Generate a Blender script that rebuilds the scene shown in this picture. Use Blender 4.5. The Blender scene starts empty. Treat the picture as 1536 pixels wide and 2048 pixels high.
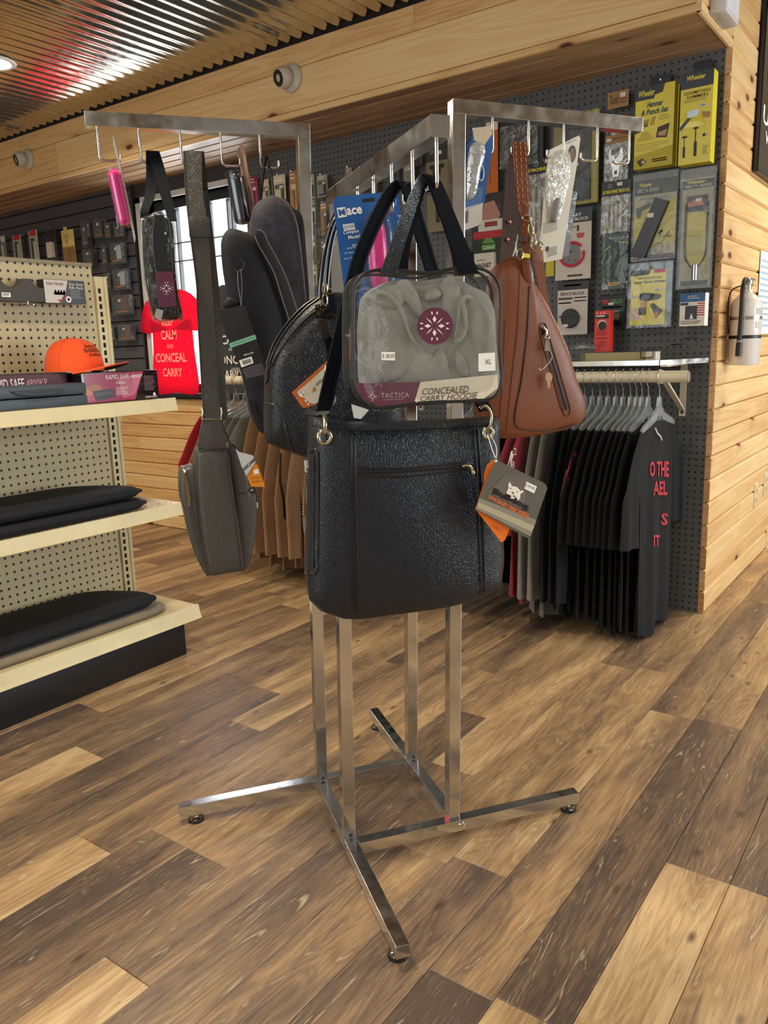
import bpy, math, random
import numpy as np
from mathutils import Vector, Matrix
random.seed(7)
scn = bpy.context.scene
col = scn.collection
# ---------------- camera (calibrated from the photograph's vanishing points)
F, CX, CY, H = 1584., 768., 1024., 1.08
def _d(p):
    v = np.array([p[0]-CX, -(p[1]-CY), F]); return v/np.linalg.norm(v)
_X = -_d((-1444, 769)); _Y = _d((1945, 662)); _Y = _Y-_X*(_X@_Y); _Y /= np.linalg.norm(_Y)
_Z = np.cross(_X, _Y)
if _Z[1] < 0: _Z = -_Z
R = np.array([_X, _Y, _Z]); CAM = np.array([0, 0, H])
cd = bpy.data.cameras.new('camera'); cam = bpy.data.objects.new('camera', cd); col.objects.link(cam)
r_, u_, f_ = R[:, 0], R[:, 1], R[:, 2]
cam.matrix_world = Matrix(((r_[0], u_[0], -f_[0], 0), (r_[1], u_[1], -f_[1], 0), (r_[2], u_[2], -f_[2], H), (0, 0, 0, 1)))
cd.sensor_fit = 'HORIZONTAL'; cd.sensor_width = 36; cd.lens = 36*F/1536; cd.clip_start = .02
scn.camera = cam
# ---------------- world, daylight, exposure
scn.view_settings.view_transform = 'Standard'; scn.view_settings.look = 'None'
scn.view_settings.gamma = 1; scn.view_settings.use_curve_mapping = False
scn.view_settings.exposure = -0.38
w = bpy.data.worlds.new('world'); scn.world = w; w.use_nodes = True
bg = w.node_tree.nodes['Background']; bg.inputs[0].default_value = (.96, .985, 1, 1); bg.inputs[1].default_value = 2.1
def area(name, loc, target, sx, sy, power, color):
    l = bpy.data.lights.new(name, 'AREA'); l.shape = 'RECTANGLE'; l.size = sx; l.size_y = sy; l.energy = power; l.color = color
    o = bpy.data.objects.new(name, l); col.objects.link(o); o.location = loc
    o.rotation_euler = (Vector(target)-Vector(loc)).to_track_quat('-Z', 'Y').to_euler(); return o
# shop-front glazing behind and to the right of the camera, the window in the long wall
area('daylight_right', (3.08, 3.65, 1.35), (-2, 3.2, 1.3), 2.7, 1.85, 150, (.88, .95, 1))
area('daylight_back', (-1.6, -2.3, 1.4), (-1.6, 3, 1.2), 2.8, 1.7, 48, (.9, .96, 1))
area('daylight_window', (-3.63, 3.34, 1.42), (-3.63, 0, 1.42), .84, 1.1, 34, (.92, .97, 1))
LAMPS = [(-3.57, 2.08), (-1.5, .9), (-3.4, .2), (.9, 1.9), (.4, -.7), (-1.6, -1.2), (-.05, 4.1), (-4.9, 1.2), (-5.4, -.9), (.5, 5.6)]  # the two lamps past the fascia are added to brighten the pine wall
# ---------------- pixel helpers: a pixel of the photograph to a point on a real plane
def ray(px, py): return R@np.array([px-CX, CY-py, F])
def onz(px, py, z=0.): r = ray(px, py); return CAM+r*(z-H)/r[2]
def ony(px, py, y): r = ray(px, py); return CAM+r*y/r[1]
def onx(px, py, x): r = ray(px, py); return CAM+r*x/r[0]
def onp(px, py, p, n):
    r = ray(px, py); n = np.array(n, float); return CAM+r*((np.array(p)-CAM)@n)/(r@n)
TH = math.radians(54.5)
A = np.array([math.cos(TH), math.sin(TH), 0]); B = np.array([-math.sin(TH), math.cos(TH), 0]); ZU = np.array([0, 0, 1.])
O = np.array([-1.031, 1.363, 0])
def LB(px, py, b): return onp(px, py, O+B*b, B)
def LA(px, py, a): return onp(px, py, O+A*a, A)
def L(a, b, z): return O+A*a+B*b+ZU*z
def V3(*p): return np.array(p, float)
def unit(v): v = np.array(v, float); return v/(np.linalg.norm(v)+1e-12)
# ---------------- materials
def lin(h):
    h = h.lstrip('#'); c = [int(h[i:i+2], 16)/255 for i in (0, 2, 4)]
    return tuple((x/12.92 if x <= .04045 else ((x+.055)/1.055)**2.4) for x in c)+(1,)
def newmat(name):
    m = bpy.data.materials.new(name); m.use_nodes = True; nt = m.node_tree
    return m, nt, nt.nodes, nt.links, nt.nodes['Principled BSDF']
def bump(nt, bs, src, strength, dist=.002):
    b = nt.nodes.new('ShaderNodeBump'); b.inputs['Strength'].default_value = strength; b.inputs['Distance'].default_value = dist
    nt.links.new(src, b.inputs['Height']); nt.links.new(b.outputs[0], bs.inputs['Normal']); return b
def noise(nt, scale, detail=3, vec=None, stretch=None, coord='Object', rough=.5, dist=0):
    N, Lk = nt.nodes, nt.links
    if vec is None:
        t = N.new('ShaderNodeTexCoord'); vec = t.outputs[coord]
    if stretch:
        mp = N.new('ShaderNodeMapping'); mp.inputs['Scale'].default_value = stretch; Lk.new(vec, mp.inputs[0]); vec = mp.outputs[0]
    n = N.new('ShaderNodeTexNoise'); n.inputs['Scale'].default_value = scale; n.inputs['Detail'].default_value = detail
    n.inputs['Roughness'].default_value = rough; n.inputs['Distortion'].default_value = dist
    Lk.new(vec, n.inputs['Vector']); return n.outputs['Fac']
def ramp(nt, src, stops, interp='LINEAR'):
    r = nt.nodes.new('ShaderNodeValToRGB'); nt.links.new(src, r.inputs[0]); r.color_ramp.interpolation = interp
    e = r.color_ramp.elements
    while len(e) < len(stops): e.new(.5)
    for k, (p, c) in enumerate(stops): e[k].position = p; e[k].color = lin(c) if isinstance(c, str) else (c, c, c, 1)
    return r.outputs[0]
def mixc(nt, fac, a, b, mode='MIX'):
    m = nt.nodes.new('ShaderNodeMix'); m.data_type = 'RGBA'; m.blend_type = mode
    for sock, v in ((m.inputs[0], fac), (m.inputs[6], a), (m.inputs[7], b)):
        if hasattr(v, 'links'): nt.links.new(v, sock)
        elif isinstance(v, str): sock.default_value = lin(v)
        else: sock.default_value = v
    return m.outputs[2]
def mth(nt, op, a, b=None, clamp=False):
    m = nt.nodes.new('ShaderNodeMath'); m.operation = op; m.use_clamp = clamp
    for s, v in zip(m.inputs, (a, b)):
        if v is None: continue
        if hasattr(v, 'links'): nt.links.new(v, s)
        else: s.default_value = v
    return m.outputs[0]
_mc = {}
def M(hexc, rough=.5, metal=0., bump_s=0, bump_scale=200, var=.12, name=None, coat=0, sheen=0):
    key = (hexc, rough, metal, bump_s, bump_scale, coat, sheen)
    if key in _mc: return _mc[key]
    m, nt, N, Lk, bs = newmat(name or 'm_'+hexc.strip('#'))
    n = noise(nt, 14, 3)
    c = lin(hexc); d = tuple(x*(1-var) for x in c[:3])+(1,); e = tuple(min(1, x*(1+var)) for x in c[:3])+(1,)
    Lk.new(mixc(nt, n, d, e), bs.inputs['Base Color'])
    bs.inputs['Roughness'].default_value = rough; bs.inputs['Metallic'].default_value = metal
    if coat: bs.inputs['Coat Weight'].default_value = coat
    if sheen: bs.inputs['Sheen Weight'].default_value = sheen
    if bump_s: bump(nt, bs, noise(nt, bump_scale, 3), bump_s, .001)
    _mc[key] = m; return m
def leather(hexc, rough=.38, scale=190, strength=.55, dark=.6, coat=.0, spec=.5):
    m, nt, N, Lk, bs = newmat('leather_'+hexc.strip('#'))
    t = N.new('ShaderNodeTexCoord')
    v = N.new('ShaderNodeTexVoronoi'); v.feature = 'DISTANCE_TO_EDGE'; v.inputs['Scale'].default_value = scale
    nd = N.new('ShaderNodeTexNoise'); nd.inputs['Scale'].default_value = 60
    Lk.new(t.outputs['Object'], nd.inputs['Vector'])
    ad = N.new('ShaderNodeMix'); ad.data_type = 'VECTOR'; ad.inputs[0].default_value = .0045
    Lk.new(t.outputs['Object'], ad.inputs[4]); Lk.new(nd.outputs['Color'], ad.inputs[5]); Lk.new(ad.outputs[1], v.inputs['Vector'])
    cr = ramp(nt, v.outputs[0], [(0, 0.), (.12, 1.)])
    big = noise(nt, 9, 4)
    c = lin(hexc); cd_ = tuple(x*dark for x in c[:3])+(1,)
    Lk.new(mixc(nt, big, cd_, c), bs.inputs['Base Color'])
    hgt = mth(nt, 'ADD', cr, mth(nt, 'MULTIPLY', noise(nt, 45, 3), .9))
    bump(nt, bs, hgt, strength, .0006)
    bs.inputs['Roughness'].default_value = rough; bs.inputs['Coat Weight'].default_value = coat
    bs.inputs['Specular IOR Level'].default_value = spec
    return m
def fabric(hexc, hex2=None, scale=700, rough=.9, big=20, sheen=.25):
    m, nt, N, Lk, bs = newmat('fabric_'+hexc.strip('#'))
    hex2 = hex2 or hexc
    a = noise(nt, big, 4); b = noise(nt, scale, 2)
    f = mth(nt, 'ADD', mth(nt, 'MULTIPLY', a, .6), mth(nt, 'MULTIPLY', b, .4))
    Lk.new(ramp(nt, f, [(.35, hexc), (.65, hex2)]), bs.inputs['Base Color'])
    bs.inputs['Roughness'].default_value = rough; bs.inputs['Sheen Weight'].default_value = sheen
    bump(nt, bs, b, .3, .0008); return m
def clear(name, tint='#ffffff', rough=.06, gloss=.14, wrinkle=.5, scale=14, alpha=.06):
    m, nt, N, Lk, bs = newmat(name)
    out = N['Material Output']; N.remove(bs)
    tr = N.new('ShaderNodeBsdfTransparent'); tr.inputs[0].default_value = lin(tint)
    gl = N.new('ShaderNodeBsdfGlossy'); gl.inputs['Roughness'].default_value = rough; gl.inputs[0].default_value = (1, 1, 1, 1)
    df = N.new('ShaderNodeBsdfDiffuse'); df.inputs[0].default_value = (.75, .78, .8, 1)
    lw = N.new('ShaderNodeLayerWeight'); lw.inputs[0].default_value = .5
    b = N.new('ShaderNodeBump'); b.inputs['Strength'].default_value = wrinkle; b.inputs['Distance'].default_value = .01
    Lk.new(noise(nt, scale, 4, dist=1.2), b.inputs['Height']); Lk.new(b.outputs[0], gl.inputs['Normal']); Lk.new(b.outputs[0], lw.inputs['Normal'])
    fac = mth(nt, 'ADD', mth(nt, 'MULTIPLY', mth(nt, 'POWER', lw.outputs[1], 4), .4), .02+gloss*.4, True)
    mx = N.new('ShaderNodeMixShader'); Lk.new(fac, mx.inputs[0]); Lk.new(tr.outputs[0], mx.inputs[1]); Lk.new(gl.outputs[0], mx.inputs[2])
    m2 = N.new('ShaderNodeMixShader'); m2.inputs[0].default_value = alpha; Lk.new(mx.outputs[0], m2.inputs[1]); Lk.new(df.outputs[0], m2.inputs[2])
    Lk.new(m2.outputs[0], out.inputs[0]); return m
def emit(hexc, s):
    m, nt, N, Lk, bs = newmat('lamp_glow'); bs.inputs['Base Color'].default_value = lin(hexc)
    bs.inputs['Emission Color'].default_value = lin(hexc); bs.inputs['Emission Strength'].default_value = s; return m
def chrome(name, base='#dde1e6', rough=.14, scratch=.35):
    m, nt, N, Lk, bs = newmat(name)
    bs.inputs['Metallic'].default_value = 1
    cc = lin(base); Lk.new(mixc(nt, noise(nt, 6, 5), cc, tuple(x*.74 for x in cc[:3])+(1,)), bs.inputs['Base Color'])
    n = noise(nt, 30, 5, stretch=(1, 1, 1)); Lk.new(ramp(nt, n, [(.3, rough*.6), (.75, rough+scratch*.35)]), bs.inputs['Roughness'])
    bump(nt, bs, noise(nt, 18, 4), .12, .002); return m
def plank_mat(name, light, mid, dark, knot='#5c2f1c', gs=1., rough=.42, along='X', knots=True, tone=.35, kmin=.07):
    # pine: grain runs along the local X of every plank; each plank has its own offset and tone
    m, nt, N, Lk, bs = newmat(name)
    t = N.new('ShaderNodeTexCoord'); oi = N.new('ShaderNodeObjectInfo')
    off = N.new('ShaderNodeVectorMath'); off.operation = 'SCALE'; off.inputs[0].default_value = (31, 17, 23); Lk.new(oi.outputs['Random'], off.inputs['Scale'])
    ad = N.new('ShaderNodeVectorMath'); ad.operation = 'ADD'; Lk.new(t.outputs['Object'], ad.inputs[0]); Lk.new(off.outputs[0], ad.inputs[1])
    vec = ad.outputs[0]
    s1 = {'X': (.55, 10, 10), 'Y': (10, .55, 10)}[along]
    g = noise(nt, 1.0*gs, 3, vec=vec, stretch=s1, dist=.8)
    wv = N.new('ShaderNodeMath'); wv.operation = 'SINE'; Lk.new(mth(nt, 'MULTIPLY', g, 48), wv.inputs[0])
    rings = mth(nt, 'ADD', mth(nt, 'MULTIPLY', wv.outputs[0], .5), .5)
    fine = noise(nt, 6*gs, 4, vec=vec, stretch={'X': (1, 60, 60), 'Y': (60, 1, 60)}[along])
    big = noise(nt, 1.6, 2, vec=vec)
    f = mth(nt, 'ADD', mth(nt, 'MULTIPLY', rings, .2), mth(nt, 'ADD', mth(nt, 'MULTIPLY', fine, .45), mth(nt, 'MULTIPLY', big, .45)))
    f = mth(nt, 'ADD', f, mth(nt, 'MULTIPLY', mth(nt, 'SUBTRACT', oi.outputs['Random'], .5), tone))
    c = ramp(nt, f, [(.25, light), (.6, mid), (.95, dark)])
    if knots:
        v = N.new('ShaderNodeTexVoronoi'); v.inputs['Scale'].default_value = 1.; v.inputs['Randomness'].default_value = 1
        mp = N.new('ShaderNodeMapping'); mp.inputs['Scale'].default_value = {'X': (2.0, 4.6, 4.6), 'Y': (4.6, 2.0, 4.6)}[along]; Lk.new(vec, mp.inputs[0]); Lk.new(mp.outputs[0], v.inputs['Vector'])
        v.voronoi_dimensions = '2D'; keep = ramp(nt, mth(nt, 'FRACT', mth(nt, 'MULTIPLY', v.outputs['Color'], 7.3)), [(.38, 1.), (.42, 0.)])
        k = mth(nt, 'MULTIPLY', ramp(nt, v.outputs['Distance'], [(kmin*.55, 1.), (kmin, 0.)]), keep)
        halo = mth(nt, 'MULTIPLY', ramp(nt, v.outputs['Distance'], [(kmin*.6, .6), (kmin*3.2, 0.)]), keep)
        c = mixc(nt, halo, c, dark); c = mixc(nt, k, c, knot)
    Lk.new(c, bs.inputs['Base Color']); bs.inputs['Roughness'].default_value = rough
    bump(nt, bs, fine, .12, .001); return m
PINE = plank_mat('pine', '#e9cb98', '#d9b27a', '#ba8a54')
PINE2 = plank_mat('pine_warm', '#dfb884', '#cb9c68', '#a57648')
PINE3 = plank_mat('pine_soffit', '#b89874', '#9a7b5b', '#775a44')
CHROME = chrome('worn_chrome'); CHROME2 = chrome('bright_chrome', '#dcdad6', .07, .12)
STEELHK = chrome('hook_steel', '#dedcd6', .16, .1)
BRASS = chrome('antique_brass', '#c2bba4', .22, .2); GOLD = chrome('pale_gold', '#d8c9a4', .16, .1)
BLK = M('#0c0e11', .45); WHT = M('#e8e6e0', .45); PAPER = M('#f2f0ea', .6)
# vinyl floor planks
def floor_mat():
    m, nt, N, Lk, bs = newmat('vinyl_oak_plank')
    t = N.new('ShaderNodeTexCoord'); oi = N.new('ShaderNodeObjectInfo')
    off = N.new('ShaderNodeVectorMath'); off.operation = 'SCALE'; off.inputs[0].default_value = (47, 29, 3); Lk.new(oi.outputs['Random'], off.inputs['Scale'])
    ad = N.new('ShaderNodeVectorMath'); ad.operation = 'ADD'; Lk.new(t.outputs['Object'], ad.inputs[0]); Lk.new(off.outputs[0], ad.inputs[1])
    vec = ad.outputs[0]
    g = noise(nt, 1, 2, vec=vec, stretch=(11, 1.5, 1), dist=.7)
    rings = mth(nt, 'ADD', mth(nt, 'MULTIPLY', mth(nt, 'SINE', mth(nt, 'MULTIPLY', g, 75)), .5), .5)
    fine = noise(nt, 5, 4, vec=vec, stretch=(55, 2.2, 1), rough=.65)
    big = noise(nt, 1, 3, vec=vec, stretch=(12, 1.6, 1))
    sep = N.new('ShaderNodeSeparateColor'); Lk.new(oi.outputs['Color'], sep.inputs[0])
    f = mth(nt, 'ADD', mth(nt, 'MULTIPLY', fine, .42), mth(nt, 'MULTIPLY', big, .95))
    f = mth(nt, 'ADD', f, mth(nt, 'MULTIPLY', rings, .10))
    f = mth(nt, 'ADD', f, mth(nt, 'MULTIPLY', mth(nt, 'SUBTRACT', sep.outputs[0], .5), .50))
    c = ramp(nt, f, [(.40, '#d0b389'), (.60, '#ad8d66'), (.8, '#806852'), (1.0, '#564840')])
    ws = noise(nt, 3, 4, vec=vec, stretch=(14, 2.0, 1), rough=.75)
    edge = mth(nt, 'MULTIPLY', ramp(nt, ws, [(.53, 0.), (.64, 1.)]), ramp(nt, rings, [(.88, 0.), (.99, .5)]))
    c = mixc(nt, edge, c, '#d9c4a0')
    pore = noise(nt, 7, 3, vec=vec, stretch=(75, 2.2, 1), rough=.6)
    c = mixc(nt, ramp(nt, pore, [(.60, 0.), (.70, .34)]), c, '#d3bd98')
    c = mixc(nt, ramp(nt, pore, [(.33, .45), (.40, 0.)]), c, '#5a4232')
    v = N.new('ShaderNodeTexVoronoi'); mp = N.new('ShaderNodeMapping'); mp.inputs['Scale'].default_value = (2.6, 1.1, 1); Lk.new(vec, mp.inputs[0]); Lk.new(mp.outputs[0], v.inputs['Vector'])
    c = mixc(nt, ramp(nt, v.outputs['Distance'], [(.03, .8), (.13, 0.)]), c, '#3b2a20')
    Lk.new(c, bs.inputs['Base Color']); bs.inputs['Roughness'].default_value = .33
    Lk.new(ramp(nt, fine, [(.2, .30), (.8, .46)]), bs.inputs['Roughness'])
    bump(nt, bs, fine, .25, .0012); return m
FLOORM = floor_mat()
def peg_mat(name, base, hole, plane, pitch=.0254, rad=.115, rough=.55):
    # perforated hardboard: holes on a one inch grid
    m, nt, N, Lk, bs = newmat(name)
    t = N.new('ShaderNodeTexCoord'); s = N.new('ShaderNodeSeparateXYZ'); Lk.new(t.outputs['Object'], s.inputs[0])
    d = []
    for ax in plane:
        fr = mth(nt, 'FRACT', mth(nt, 'DIVIDE', s.outputs[ax], pitch)); q = mth(nt, 'SUBTRACT', fr, .5); d.append(mth(nt, 'MULTIPLY', q, q))
    r2 = mth(nt, 'ADD', d[0], d[1]); h = ramp(nt, r2, [(rad*rad, 1.), (rad*rad*1.5, 0.)])
    n = noise(nt, 5, 3); c = lin(base)
    Lk.new(mixc(nt, h, mixc(nt, n, tuple(x*.9 for x in c[:3])+(1,), c), hole), bs.inputs['Base Color'])
    bs.inputs['Roughness'].default_value = rough
    bump(nt, bs, mth(nt, 'SUBTRACT', 1., h), .5, .003); return m
PEGGREY = peg_mat('slate_pegboard', '#5b5f62', '#08080a', (0, 2), rad=.135)
PEGCREAM = peg_mat('cream_pegboard', '#c6b68e', '#0c0a08', (1, 2), .0272, .15)
def galv():
    m, nt, N, Lk, bs = newmat('galvanised_sheet'); bs.inputs['Metallic'].default_value = 1
    Lk.new(mixc(nt, noise(nt, 5, 4), '#d6d1c4', '#b5afa2'), bs.inputs['Base Color'])
    Lk.new(ramp(nt, noise(nt, 40, 3), [(.2, .09), (.8, .2)]), bs.inputs['Roughness'])
    bump(nt, bs, noise(nt, 9, 2), .15, .004); return m
GALV = galv()
# ---------------- mesh building
class MB:
    def __init__(s): s.v = []; s.f = []; s.m = []; s.mats = []
    def mi(s, mat):
        if mat not in s.mats: s.mats.append(mat)
        return s.mats.index(mat)
    def add(s, vs, fs, mat):
        k = len(s.v); i = s.mi(mat); s.v += [tuple(map(float, q)) for q in vs]
        s.f += [tuple(j+k for j in f) for f in fs]; s.m += [i]*len(fs); return s
    def hexa(s, p, mat):   # 8 corners: bottom ring 0-3, top ring 4-7
        return s.add(p, [(3, 2, 1, 0), (4, 5, 6, 7), (0, 1, 5, 4), (1, 2, 6, 5), (2, 3, 7, 6), (3, 0, 4, 7)], mat)
    def box(s, c, hx, hy, hz, mat):   # centre and half-extent vectors
        c, hx, hy, hz = [np.array(q, float) for q in (c, hx, hy, hz)]
        return s.hexa([c-hx-hy-hz, c+hx-hy-hz, c+hx+hy-hz, c-hx+hy-hz, c-hx-hy+hz, c+hx-hy+hz, c+hx+hy+hz, c-hx+hy+hz], mat)
    def abox(s, x0, x1, y0, y1, z0, z1, mat):
        return s.box(((x0+x1)/2, (y0+y1)/2, (z0+z1)/2), ((x1-x0)/2, 0, 0), (0, (y1-y0)/2, 0), (0, 0, (z1-z0)/2), mat)
    def bar(s, p, q, w, h, mat, up=(0, 0, 1)):   # rectangular bar from p to q
        p, q = np.array(p, float), np.array(q, float); d = unit(q-p); x = unit(np.cross(d, up)); y = np.cross(x, d)
        return s.box((p+q)/2, x*w/2, (q-p)/2, y*h/2, mat)
    def tube(s, pts, r, mat, n=8, closed=False, cap=True):
        pts = [np.array(p, float) for p in pts]; N = len(pts); vs = []; up = None
        for i, p in enumerate(pts):
            if closed: d = unit(pts[(i+1) % N]-pts[i-1])
            else: d = unit(pts[min(i+1, N-1)]-pts[max(i-1, 0)])
            if up is None: up = np.array([0, 0, 1.]) if abs(d[2]) < .9 else np.array([1., 0, 0])
            x = unit(np.cross(d, up)); y = np.cross(x, d); up = y
            rr = r[i] if hasattr(r, '__len__') else r
            for k in range(n):
                a = 2*math.pi*k/n; vs.append(p+(x*math.cos(a)+y*math.sin(a))*rr)
        fs = []
        for i in range(N if closed else N-1):
            for k in range(n):
                a, b = i*n+k, i*n+(k+1) % n; c, d_ = ((i+1) % N)*n+(k+1) % n, ((i+1) % N)*n+k
                fs.append((a, b, c, d_))
        if not closed and cap: fs += [tuple(range(n))[::-1], tuple((N-1)*n+k for k in range(n))]
        return s.add(vs, fs, mat)
    def prism(s, pts, th, mat):   # polygon extruded along vector th
        n = len(pts); th = np.array(th, float); pts = [np.array(p, float) for p in pts]
        return s.add(pts+[p+th for p in pts], [tuple(range(n))[::-1], tuple(range(n, 2*n))]+[(i, (i+1) % n, n+(i+1) % n, n+i) for i in range(n)], mat)
    def strap(s, cs, ws, t, mat):   # ribbon: centres, half-width vectors, thickness
        vs = []; n = len(cs)
        for i in range(n):
            c, w_ = np.array(cs[i], float), np.array(ws[i], float)
            d = unit(np.array(cs[min(i+1, n-1)])-np.array(cs[max(i-1, 0)])); nn = unit(np.cross(w_, d))*t/2
            vs += [c-w_-nn, c+w_-nn, c+w_+nn, c-w_+nn]
        fs = [(3, 2, 1, 0), tuple(4*(n-1)+k for k in range(4))]
        for i in range(n-1):
            for k in range(4): fs.append((4*i+k, 4*i+(k+1) % 4, 4*i+4+(k+1) % 4, 4*i+4+k))
        return s.add(vs, fs, mat)
    def lathe(s, prof, c, mat, n=24, ax=(0, 0, 1), sx=1., sy=1., xd=None):
        ax = unit(ax); x = unit(xd) if xd is not None else unit(np.cross(ax, (1, 0, 0) if abs(ax[0]) < .9 else (0, 1, 0))); y = np.cross(ax, x); vs = []
        for r, h in prof:
            for k in range(n):
                a = 2*math.pi*k/n; vs.append(np.array(c)+ax*h+(x*math.cos(a)*sx+y*math.sin(a)*sy)*r)
        fs = [(i*n+k, i*n+(k+1) % n, (i+1)*n+(k+1) % n, (i+1)*n+k) for i in range(len(prof)-1) for k in range(n)]
        fs += [tuple(range(n))[::-1], tuple((len(prof)-1)*n+k for k in range(n))]
        return s.add(vs, fs, mat)
    def pillow(s, pts, nrm, tf, tb, mat, rings=6, p=2.6, ctr=None, back=None):
        # soft closed body: an outline in a plane, swelling tf to the front and tb to the back
        pts = [np.array(q, float) for q in pts]; nrm = unit(nrm); c = np.mean(pts, 0) if ctr is None else np.array(ctr, float); n = len(pts)
        sc = [math.cos(math.pi/2*i/rings) for i in range(rings+1)]  # 1..0
        vs = []; fs = []
        for side, T in ((1, tf), (-1, tb)):
            for i in range(rings):
                r = sc[i] if i < rings else 0; r = 1-(i/rings)**1.6
                hgt = T*(1-r**p)**(1/p)
                for q in pts: vs.append(c+(q-c)*r+nrm*side*hgt)
            vs.append(c+nrm*side*T)
        blk = rings*n+1
        for sd in (0, 1):
            b0 = sd*blk
            for i in range(rings-1):
                for k in range(n):
                    a, b, c2, d = b0+i*n+k, b0+i*n+(k+1) % n, b0+(i+1)*n+(k+1) % n, b0+(i+1)*n+k
                    fs.append((a, b, c2, d) if sd == 0 else (d, c2, b, a))
            for k in range(n):
                a, b = b0+(rings-1)*n+k, b0+(rings-1)*n+(k+1) % n
                fs.append((a, b, b0+blk-1) if sd == 0 else (b, a, b0+blk-1))
        # weld the rim (front ring 0 equals back ring 0)
        fs = [tuple((j-blk if blk <= j < blk+n else j) for j in f) for f in fs]
        vs2 = vs[:blk]+vs[blk+n:]; fs = [tuple((j if j < blk else j-n) for j in f) for f in fs]
        return s.add(vs2, fs, mat)
    def grid(s, P, mat, close_u=False):   # P[i][j] points
        nu, nv = len(P), len(P[0]); vs = [p for row in P for p in row]
        fs = [(i*nv+j, i*nv+j+1, ((i+1) % nu)*nv+j+1, ((i+1) % nu)*nv+j) for i in range(nu if close_u else nu-1) for j in range(nv-1)]
        return s.add(vs, fs, mat)
    def build(s, name, parent=None, smooth=30, loc=None, bevel=0, label=None):
        if parent is not None: loc = parent_loc(parent)
        loc = V3(0, 0, 0) if loc is None else np.array(loc, float)
        me = bpy.data.meshes.new(name); me.from_pydata([tuple(np.array(v)-loc) for v in s.v], [], s.f)
        for m in s.mats: me.materials.append(m)
        me.polygons.foreach_set('material_index', s.m)
        o = bpy.data.objects.new(name, me); col.objects.link(o)
        import bmesh
        bm = bmesh.new(); bm.from_mesh(me); bmesh.ops.recalc_face_normals(bm, faces=bm.faces); 
        if bevel: bmesh.ops.bevel(bm, geom=list(bm.edges), offset=bevel, segments=2, affect='EDGES', profile=.6, clamp_overlap=True)
        bm.to_mesh(me); bm.free()
        if smooth:
            me.shade_smooth(); me.set_sharp_from_angle(angle=math.radians(smooth))
        if parent is not None: o.parent = parent
        else: o.location = loc
        if label: o['label'] = label
        return o
_loc = {}
def parent_loc(p):
    l = V3(0, 0, 0)
    while p is not None: l = l+np.array(p.location); p = p.parent
    return l
def thing(name, label, cat, loc, group=None):
    o = bpy.data.objects.new(name, None); o.empty_display_size = .05; col.objects.link(o); o.location = tuple(map(float, loc))
    return tag(o, label, cat, group)
def tag(o, label, cat, group=None, kind=None):
    o['label'] = label; o['category'] = cat
    if group: o['group'] = group
    if kind: o['kind'] = kind
    return o
def struct(o): o['kind'] = 'structure'; return o
def copy_tree(o, parent=None, loc=None):
    c = o.copy(); col.objects.link(c)
    if parent is not None: c.parent = parent
    if loc is not None: c.location = loc
    for ch in list(o.children): copy_tree(ch, c)
    return c
_tc = {}
def text_mesh(txt, bold=0., shear=0., spacing=1.):
    key = (txt, bold, shear, spacing)
    if key in _tc: return _tc[key]
    cu = bpy.data.curves.new('t', 'FONT'); cu.body = txt; cu.size = 1; cu.offset = bold; cu.shear = shear; cu.space_character = spacing; cu.resolution_u = 2
    o = bpy.data.objects.new('t', cu); col.objects.link(o)
    dg = bpy.context.evaluated_depsgraph_get(); me = o.evaluated_get(dg).to_mesh()
    v = np.array([q.co[:2] for q in me.vertices]) if len(me.vertices) else np.zeros((1, 2)); f = [tuple(p.vertices) for p in me.polygons]
    mn, mx = v.min(0), v.max(0); v = (v-mn)/np.maximum(mx-mn, 1e-6); asp = (mx-mn)[0]/max(1e-6, (mx-mn)[1])
    o.to_mesh_clear() if hasattr(o, 'to_mesh_clear') else None
    bpy.data.objects.remove(o); bpy.data.curves.remove(cu)
    _tc[key] = (v, f, asp); return _tc[key]
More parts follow.
